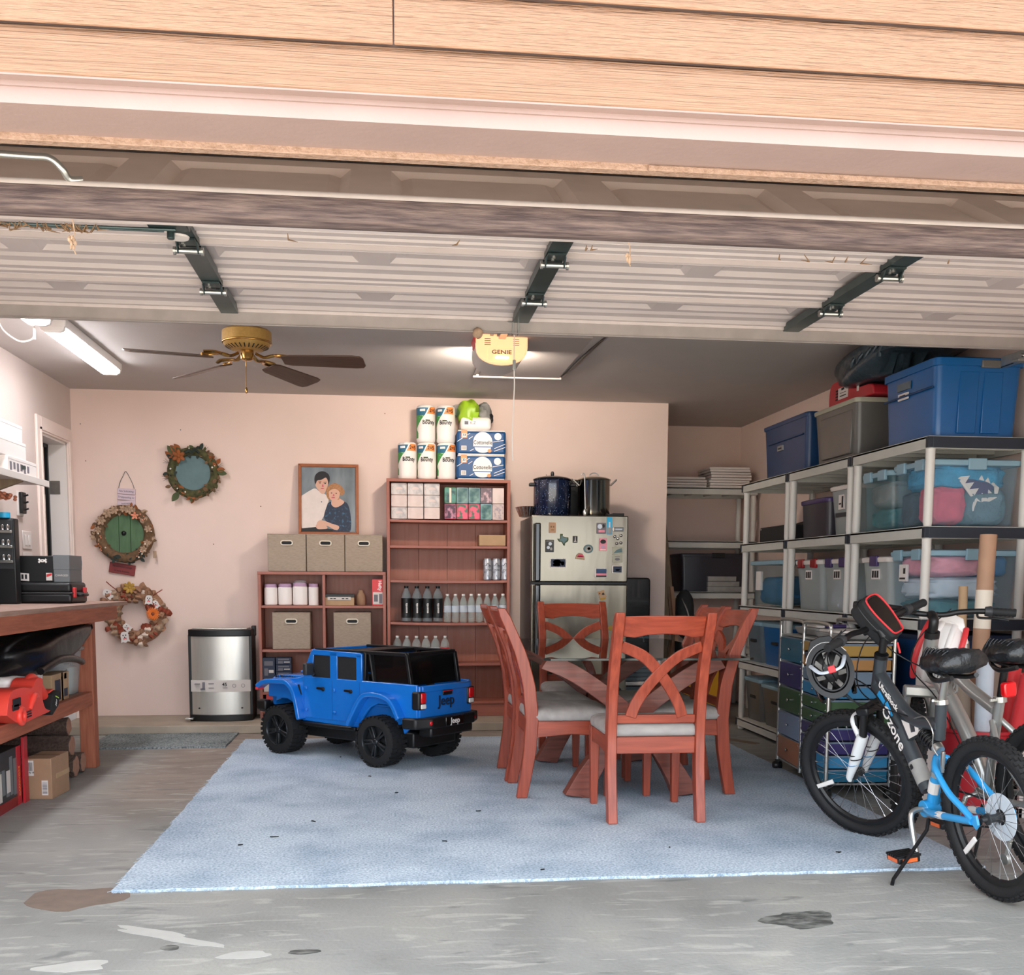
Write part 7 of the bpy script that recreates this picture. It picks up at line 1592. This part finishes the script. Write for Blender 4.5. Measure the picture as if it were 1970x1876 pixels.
# ---------------------------------------------------------------- grey and blue full-suspension bicycle
bk = bike('bicycle', 'grey and blue full-suspension bicycle with a phone bag, nearest the carpet', (2.215,3.55,.003), (-.075,1.03), R(6.5))
TB = lambda nm, pts, r, m, par=None, n=12, k=6, sx=1.0: obj(nm, MB().tube(smooth_path(pts,k),r,n,sx=sx), m, par or bk, smooth=60)
put_wheel(bk, Matrix.Translation((.042,0,.300)), W24, a0=.3)
ha = V((.745,0,.860)); hb_ = V((.950,0,.310)); ax_ = (hb_-ha).normalized()
ST = Matrix.Translation(ha) @ Matrix.Rotation(R(-27), 4, ax_) @ Matrix.Translation(-ha)      # steering turned left
put_wheel(bk, ST @ Matrix.Translation((.998,0,.300)), W24, a0=.7)
def steer(mb): return mb.xf(ST)
crown = hb_+(ha-hb_)*.50
for s in (1,-1):
    f1 = MB().tube([crown+V((0,s*.06,.03)), crown+V((.035,s*.062,-.10))], .017, 12); obj('fork_stanchion', steer(f1), 'black', bk, smooth=50)
    a, b = crown+V((.030,s*.062,-.08)), V((.998,s*.058,.300)); lg = MB().tube([a,a+(b-a)*.12,a+(b-a)*.6,b],[.024,.026,.024,.015],14).ell(b,(.014,.012,.022),10,8)
    lo = obj('fork_leg', steer(lg), 'forkwhite', bk, smooth=50)
    mk_ = MB(); c = a+(b-a)*.5
    for k in range(2): mk_.torus(c+V((0,s*.0,.012-.02*k)),.0255,.0025,18,5,'z')
    obj('fork_decal', steer(mk_), 'ink' , lo)
    obj('fork_decal', steer(MB().torus(a+(b-a)*.68,.0243,.0022,18,5,'z')), 'bikeblue', lo)
obj('fork_crown', steer(MB().bx(crown.x-.03,crown.x+.03,-.08,.08,crown.z+.015,crown.z+.05)), 'black', bk, .008)
obj('fork_arch', steer(MB().tube(smooth_path([crown+V((.045,.062,-.10)),crown+V((.075,.05,-.02)),crown+V((.08,0,.0)),crown+V((.075,-.05,-.02)),crown+V((.045,-.062,-.10))]),.013,8)), 'forkwhite', bk, smooth=60)
for s in (1,-1): obj('brake_arm', steer(MB().bar(crown+V((.06,s*.05,-.09)),crown+V((.05,s*.055,.01)),.012,.016)), 'black', bk, .002)
TB('head_tube', [(.756,0,.838),(.806,0,.690)], .027, 'gunmetal'); TB('headset', [(.750,0,.852),(.757,0,.836)], .029, 'black')
TB('steerer', [(.745,0,.86),(.722,0,.925)], .016, 'black'); obj('stem', steer(MB().tube(smooth_path([(.722,0,.925),(.735,0,.955),(.775,0,.965)]),.018,10)), 'black', bk, smooth=60)
HT = ST @ Matrix.Translation((.785,0,.968)); grip_bar(bk, HT, .345, .012, .045)
up_ = TB('top_tube', [(.785,0,.765),(.70,0,.705),(.60,0,.630),(.50,0,.598),(.42,0,.600),(.345,0,.60)], .027, 'gunmetal'); dn_ = TB('down_tube', [(.800,0,.715),(.72,0,.645),(.62,0,.535),(.52,0,.405),(.455,0,.322)], .031, 'gunmetal')
obj('gusset', MB().prism([(.62,.60),(.50,.59),(.44,.59),(.50,.545),(.575,.50)], 'y', -.014, .014), 'gunmetal', bk, .006); obj('gusset_decal', MB().prism([(.60,.592),(.545,.585),(.535,.548),(.50,.557),(.505,.582),(.48,.583),(.475,.553),(.55,.52)], 'y', .0145, .0165), 'white', bk)
TB('seat_tube', [(.36,0,.545),(.330,0,.70)], .022, 'gunmetal'); TB('seat_post', [(.332,0,.69),(.292,0,.80)], .014, 'alu'); obj('seat_clamp', MB().lathe([(.026,-.010),(.026,.010)],16,(.331,0,.695)).bar((.331,.02,.70),(.30,.055,.71),.008,.010), 'alu', bk, .001)
seat(bk, .285, .842)
TB('lower_tube_sleeve', [(.535,0,.425),(.475,0,.348)], .0325, 'clothgrey'); obj('sleeve_mark', MB().bar((.524,.0325,.418),(.512,.0325,.404),.003,.016).bar((.524,.0328,.402),(.51,.0328,.418),.003,.005), 'ink', bk)
for s_, sz, x, z, m_, an in (('Ozone',.075,.640,.555,'white_gloss',50),('UltraShock',.036,.672,.683,'white_gloss',36),('20 inch',.0,.0,.0,'white',0)):
    if sz: text('lettering', s_, sz, m_, bk, (x,.0325 if s_ == 'Ozone' else .028,z), (pi/2,R(an) if False else 0,pi), bold=.0008, sx=1.0).rotation_euler = (Matrix.Rotation(pi,4,'Z') @ Matrix.Rotation(-R(-an),4,'Y') @ Matrix.Rotation(pi/2,4,'X')).to_euler()
obj('tube_decal', MB().bar((.745,.030,.69),(.705,.030,.650),.004,.030), 'bikeblue', bk); obj('tube_decal', MB().bar((.69,.027,.655),(.655,.027,.60),.004,.020), 'bikeblue', bk)
# rear shock
S0, S1 = V((.487,0,.566)), V((.356,0,.500)); dd = (S1-S0); hel = []
un = dd.normalized(); e1 = un.cross(V((0,1,0))).normalized(); e2 = V((0,1,0))
for k in range(70):
    t = k/69; a = 2*pi*5.5*t; hel.append(S0+dd*(.16+.62*t)+e1*.024*cos(a)+e2*.024*sin(a))
sh = obj('shock_body', MB().tube([S0,S0+dd*.14,S0+dd*.15,S0+dd*.8,S0+dd*.82,S1],[.014,.016,.012,.012,.024,.018],14), 'alu', bk, smooth=50); obj('shock_spring', MB().tube(hel,.0055,6), 'black', sh, smooth=60)
# blue rear triangle
TB('rear_upright', [(.430,0,.27),(.392,0,.38),(.362,0,.475)], .026, 'bikeblue'); obj('bottom_bracket', MB().cyl((.432,-.045,.258),(.432,.045,.258),.034,n=20), 'bikeblue', bk, .003); obj('upright_label', MB().tube([(.412,.002,.325),(.395,.002,.372)],.0268,14), 'white', bk); obj('upright_clamp', MB().tube([(.385,0,.395),(.378,0,.415)],.030,14), 'alu', bk)
for s in (1,-1):
    TB('chain_stay', [(.425,s*.035,.250),(.34,s*.062,.262),(.20,s*.075,.280),(.06,s*.075,.296)], .0145, 'bikeblue'); TB('seat_stay', [(.362,s*.02,.470),(.30,s*.06,.445),(.20,s*.075,.375),(.12,s*.075,.335),(.055,s*.075,.302)], .0125, 'bikeblue')
    obj('dropout', MB().prism([(.075,.315),(.03,.325),(.02,.29),(.035,.27),(.055,.285),(.08,.285)], 'y', s*.075-.005, s*.075+.005), 'bikeblue', bk, .002); obj('brake_arm', MB().bar((.275,s*.05,.435),(.255,s*.052,.52),.012,.016), 'alu', bk, .002)
    obj('stay_decal', MB().tube([(.29,s*.068,.2685),(.24,s*.073,.2755)],.0152,10), 'white', bk)
cr = obj('crank', MB().tube(smooth_path([(.432,.045,.258),(.432,.085,.255),(.420,.105,.225),(.385,.112,.10)],5),.0115,10), 'alu', bk, smooth=60)
pd = obj('pedal', MB().bx(.335,.430,.125,.215,.080,.105), 'black', cr, .004); 
for k in range(6): obj('pedal_tooth', B(.337+.016*k,.345+.016*k,.120,.22,.103,.112), 'black', cr)
obj('pedal_reflector', B(.350,.415,.2145,.218,.085,.10), 'orange', cr); obj('pedal_reflector', B(.331,.337,.14,.20,.085,.10), 'orange', cr)
obj('crank', MB().tube([(.432,-.05,.258),(.44,-.10,.26),(.48,-.105,.41)],.011,10), 'alu', bk, smooth=60); obj('pedal', B(.44,.53,-.20,-.115,.40,.42), 'black', bk, .004)
for r_, y in ((.080,-.058),(.060,-.052)): obj('chain_ring', MB().lathe([(r_,y-.002),(r_,y+.002),(r_-.014,y+.002),(r_-.014,y-.002),(r_,y-.002)],36,(.432,0,.258),'y').bar((.432-r_+.01,y,.258),(.432+r_-.01,y,.258),.004,.012), 'black', bk)
for k in range(5): obj('sprocket', MB().lathe([(.042-.006*k,-.034-.005*k-.0012),(.042-.006*k,-.034-.005*k+.0012),(.02,-.034-.005*k+.0012)],28,(.042,0,.300),'y'), 'darkgrey', bk)
obj('spoke_guard', MB().lathe([(.088,-.030),(.088,-.028),(.03,-.026),(.03,-.029),(.088,-.030)],36,(.042,0,.300),'y'), 'clearbin' if False else 'clothlight', bk, smooth=40)
ch = MB(); 
for za, zb in ((.342,.335),(.258,.180)): ch.tube([(.05,-.045,za if za > .3 else .255),(.432,-.055,zb)],.004,6)
obj('chain', ch, 'blackmat', bk); dr_ = obj('derailleur', MB().bar((.042,-.062,.29),(.05,-.066,.20),.012,.018).bar((.05,-.066,.20),(.075,-.062,.13),.010,.016).cyl((.075,-.072,.13),(.075,-.055,.13),.022,n=16), 'alu', bk, .002)
obj('kickstand', MB().tube([(.395,.045,.225),(.37,.07,.19),(.29,.27,.045),(.265,.29,.035)],.0075,8), 'black', bk, smooth=50)
for s_ in (0,1): obj('spoke_reflector', MB().bx(-.01,.01,-.004,.004,-.05,.05).xf((Matrix.Translation((.042,.0,.300)) if s_ == 0 else ST @ Matrix.Translation((.998,0,.300))) @ Matrix.Rotation([2.35,1.9][s_],4,'Y') @ Matrix.Translation((0,.012,.19))), 'white_gloss', bk, .002)
for k, pts in enumerate(([(.70,.20,.975),(.80,.22,.86),(.86,.14,.72),(.84,.06,.62)],[(.68,.21,.97),(.77,.26,.82),(.86,.10,.66),(.70,.04,.62)],[(.72,.17,.975),(.86,.18,.90),(.90,.10,.78),(.78,.04,.70),(.60,.035,.56)],[(.90,-.15,.99),(.93,-.02,.88),(.88,.05,.72),(.75,.035,.64),(.52,.035,.62)],[(.50,.02,.61),(.40,.03,.63),(.345,.035,.58),(.36,.03,.52),(.345,.02,.485)])):
    obj('cable', MB().tube(smooth_path(pts,6),.0028,6), 'cable' if k < 4 else 'alu', bk, smooth=60)
bpy.context.view_layer.update()
MW = bk.matrix_basis.copy()
def bikepart(t, M): t.matrix_basis = MW @ M
pb_ = thing('phone_bag', 'black handlebar phone bag with red piping and a clear window', 'bag'); bikepart(pb_, ST @ Matrix.Translation((.745,-.03,1.0)) @ Matrix.Rotation(R(4),4,'Z') @ Matrix.Rotation(R(-58),4,'Y') @ Matrix.Rotation(R(-6),4,'X'))
def egg(k=1.0): return [(-p.x*k*.86,p.y*k*.88) for p in smooth_path([(-.125,.0,0),(-.11,.05,0),(-.03,.062,0),(.08,.048,0),(.118,.035,0),(.122,.0,0),(.118,-.035,0),(.08,-.048,0),(-.03,-.062,0),(-.11,-.05,0),(-.125,0,0)],4)][:-1]
obj('shell', MB().prism(egg(1.0), 'z', -.075, .03), 'blackmat', pb_, .018, seg=4)
pts = [(x,y,.033) for x, y in egg(.90)]; obj('piping', MB().tube(pts,.004,6,closed=True), 'red', pb_, smooth=60); obj('window', MB().prism(egg(.80), 'z', .026, .033), 'blackgloss', pb_, .002)
obj('zip', MB().tube([(x,y,-.012) for x, y in egg(1.012)],.0025,5,closed=True), 'black', pb_); obj('zip_pull', MB().bar((-.123,.0,-.01),(-.165,.006,-.03),.008,.004), 'red', pb_); obj('strap', MB().bx(-.02,.02,-.03,.03,-.10,-.075), 'black', pb_, .004)
def helmet(label, M, shellm, accent, inner='blackmat'):
    t = thing('bicycle_helmet', label, 'helmet'); t.matrix_basis = M
    ra, rb, rc2 = .145, .112, .10; nu, nv = 30, 10
    def shell(k, z1=0.0):
        vs = []; fs = []
        for i in range(nv+1):
            a = (pi/2)*i/nv
            for j in range(nu):
                b = 2*pi*j/nu; vs.append((ra*k*cos(a)*cos(b), rb*k*cos(a)*sin(b), rc2*k*sin(a)))
        for i in range(nv):
            for j in range(nu): fs.append((i*nu+j,i*nu+(j+1)%nu,(i+1)*nu+(j+1)%nu,(i+1)*nu+j))
        return vs, fs
    m = MB(); v1, f1 = shell(1.0); v2, f2 = shell(.80); m.add(v1,f1); o = len(m.v); m.add(v2,[tuple(reversed(f)) for f in f2])
    m.f += [(k, o+k, o+(k+1)%nu, (k+1)%nu) for k in range(nu)]
    obj('shell', m, shellm, t, smooth=60)
    for k, yy in enumerate((-.07,-.025,.025,.07)):
        pp = [(ra*1.02*cos(a)*.98, yy*(1+.25*sin(a)), rc2*1.03*sin(a)*math.sqrt(max(.1,1-(yy/rb)**2))) for a in [R(20+14*i) for i in range(11)]]
        obj('rib', MB().tube(pp,.009,6,sx=1.4), accent if k in (0,3) else shellm, t, smooth=60)
    pad = MB()
    for k in range(7):
        a = 2*pi*k/7; pad.bar((.10*cos(a),.075*sin(a),.012),(.05*cos(a),.038*sin(a),.07),.024,.010)
    obj('pad', pad, 'clothgrey' if inner == 'blackmat' else inner, t, .003); obj('retention_ring', MB().tube([(.105*cos(a),.080*sin(a),.0) for a in [2*pi*k/30 for k in range(30)]],.006,6,closed=True), 'black', t)
    obj('strap', MB().tube(smooth_path([(.05,.085,.0),(.02,.075,-.06),(-.02,.05,-.10),(-.03,.0,-.115),(-.02,-.05,-.10),(.02,-.075,-.06),(.05,-.085,0)]),.006,6,sx=1.6), 'clothlight', t, smooth=60)
    obj('buckle', B(-.04,-.005,-.012,.022,-.125,-.108), 'red', t, .003); obj('visor', MB().prism([(.12,-.08),(.175,-.05),(.185,0),(.175,.05),(.12,.08)], 'z', .015, .024), shellm, t, .004)
    obj('white_strip', MB().tube([(ra*1.01*cos(a),rb*1.01*sin(a),.018) for a in [R(-60+10*k) for k in range(13)]],.010,6,sx=.6), 'white_gloss', t, smooth=60)
    return t
from mathutils import Euler
helmet('black bicycle helmet with white strips hanging from the left grip of the near bicycle', Matrix.Translation((1.872,4.36,.775)) @ V((.42,.86,-.28)).to_track_quat('Z','Y').to_matrix().to_4x4() @ Matrix.Rotation(R(70),4,'Z') @ Matrix.Scale(.86,4), 'black', 'blackgloss')
# ---------------------------------------------------------------- silver bicycle behind
b2 = bike('bicycle', 'silver mountain bicycle parked behind the grey and blue one', (2.525,3.715,.003), (-.0872,.9962), R(6.5))
T2 = lambda nm, pts, r, m, n=12, k=6: obj(nm, MB().tube(smooth_path(pts,k),r,n), m, b2, smooth=60)
put_wheel(b2, Matrix.Translation((0,0,.320)), W26, a0=.1)
h2a, h2b = V((.725,0,.93)), V((.955,0,.33)); ax2 = (h2b-h2a).normalized(); S2 = Matrix.Translation(h2a) @ Matrix.Rotation(R(24),4,ax2) @ Matrix.Translation(-h2a)
put_wheel(b2, S2 @ Matrix.Translation((1.03,0,.320)), W26, a0=.5)
st2 = lambda mb: mb.xf(S2)
c2 = h2b+(h2a-h2b)*.55
for s in (1,-1): obj('fork_leg', st2(MB().tube([c2+V((.0,s*.06,.0)),c2+V((.06,s*.062,-.15)),V((1.03,s*.06,.32))],[.018,.024,.016],12)), 'silverpaint', b2, smooth=50)
obj('fork_crown', st2(MB().bx(c2.x-.03,c2.x+.03,-.08,.08,c2.z-.02,c2.z+.03)), 'silverpaint', b2, .01); obj('fork_arch', st2(MB().tube(smooth_path([c2+V((.07,.062,-.12)),c2+V((.11,.04,-.03)),c2+V((.11,-.04,-.03)),c2+V((.07,-.062,-.12))]),.016,8)), 'silverpaint', b2, smooth=60)
T2('head_tube', [(.728,0,.915),(.775,0,.775)], .031, 'silverpaint'); T2('headset', [(.722,0,.94),(.730,0,.912)], .032, 'black'); obj('stem', st2(MB().tube(smooth_path([(.722,0,.94),(.712,0,.985),(.745,0,1.005),(.775,0,1.01)]),.021,10)), 'black', b2, smooth=60)
grip_bar(b2, S2 @ Matrix.Translation((.785,0,1.012)), .335, .025, .05)
T2('top_tube', [(.745,0,.865),(.62,0,.80),(.48,0,.715),(.31,0,.645)], .026, 'silverpaint'); T2('down_tube', [(.765,0,.80),(.66,0,.70),(.52,0,.53),(.42,0,.36),(.40,0,.30)], .033, 'silverpaint'); T2('seat_tube', [(.395,0,.29),(.34,0,.50),(.285,0,.69)], .020, 'silverpaint'); T2('seat_post', [(.287,0,.68),(.245,0,.82)], .015, 'black'); obj('seat_clamp', MB().lathe([(.026,-.012),(.026,.012)],16,(.285,0,.69)).bar((.285,.02,.69),(.26,.06,.695),.008,.012), 'alu', b2, .001)
seat(b2, .215, .872)
for s in (1,-1): T2('chain_stay', [(.395,s*.035,.295),(.20,s*.07,.305),(.01,s*.075,.32)], .013, 'silverpaint'); T2('seat_stay', [(.315,s*.02,.60),(.20,s*.065,.49),(.01,s*.075,.325)], .012, 'silverpaint')
obj('gusset_coil', MB().tube([(.70-.10*k/40, .033*cos(k*.95), .775-.075*k/40+.033*sin(k*.95)) for k in range(40)],.006,6), 'clothgrey', b2, smooth=60)
obj('bottom_bracket', MB().cyl((.395,-.045,.29),(.395,.045,.29),.026,n=18), 'alu', b2, .002); obj('crank', MB().tube([(.395,.05,.29),(.395,.10,.285),(.46,.108,.17)],.011,10), 'alu', b2, smooth=60); obj('pedal', B(.41,.51,.115,.205,.155,.18), 'black', b2, .004); obj('pedal_reflector', B(.43,.49,.204,.208,.16,.175), 'orange', b2)
obj('tail_light', MB().prism(rrect(.055,.06,.012,3), 'x', .215, .245).xf(Matrix.Translation((0,0,.735))), 'redlens', b2, .006)
obj('kickstand', MB().tube([(.36,.05,.25),(.33,.08,.20),(.22,.205,.045),(.20,.21,.033)],.0075,8), 'black', b2, smooth=50)
obj('chain_ring', MB().lathe([(.09,-.055),(.09,-.051),(.07,-.051),(.07,-.055),(.09,-.055)],36,(.395,0,.29),'y'), 'black', b2); obj('disc', MB().lathe([(.075,.038),(.075,.040),(.04,.040),(.04,.038),(.075,.038)],36,(0,0,.32),'y'), 'alu', b2)
for pts in ([(.74,.20,1.02),(.84,.16,.90),(.80,.05,.80),(.60,.035,.77)],[(.80,-.15,1.02),(.86,-.02,.90),(.80,.06,.78),(.66,.04,.66),(.50,.04,.47)]): obj('cable', MB().tube(smooth_path(pts,6),.0028,6), 'cable', b2, smooth=60)
helmet('white, red and black helmet hanging on the silver bicycle handlebar', Matrix.Translation((2.49,4.60,.83)) @ Euler((R(75),R(-75),R(-20))).to_matrix().to_4x4(), 'white_gloss', 'red')
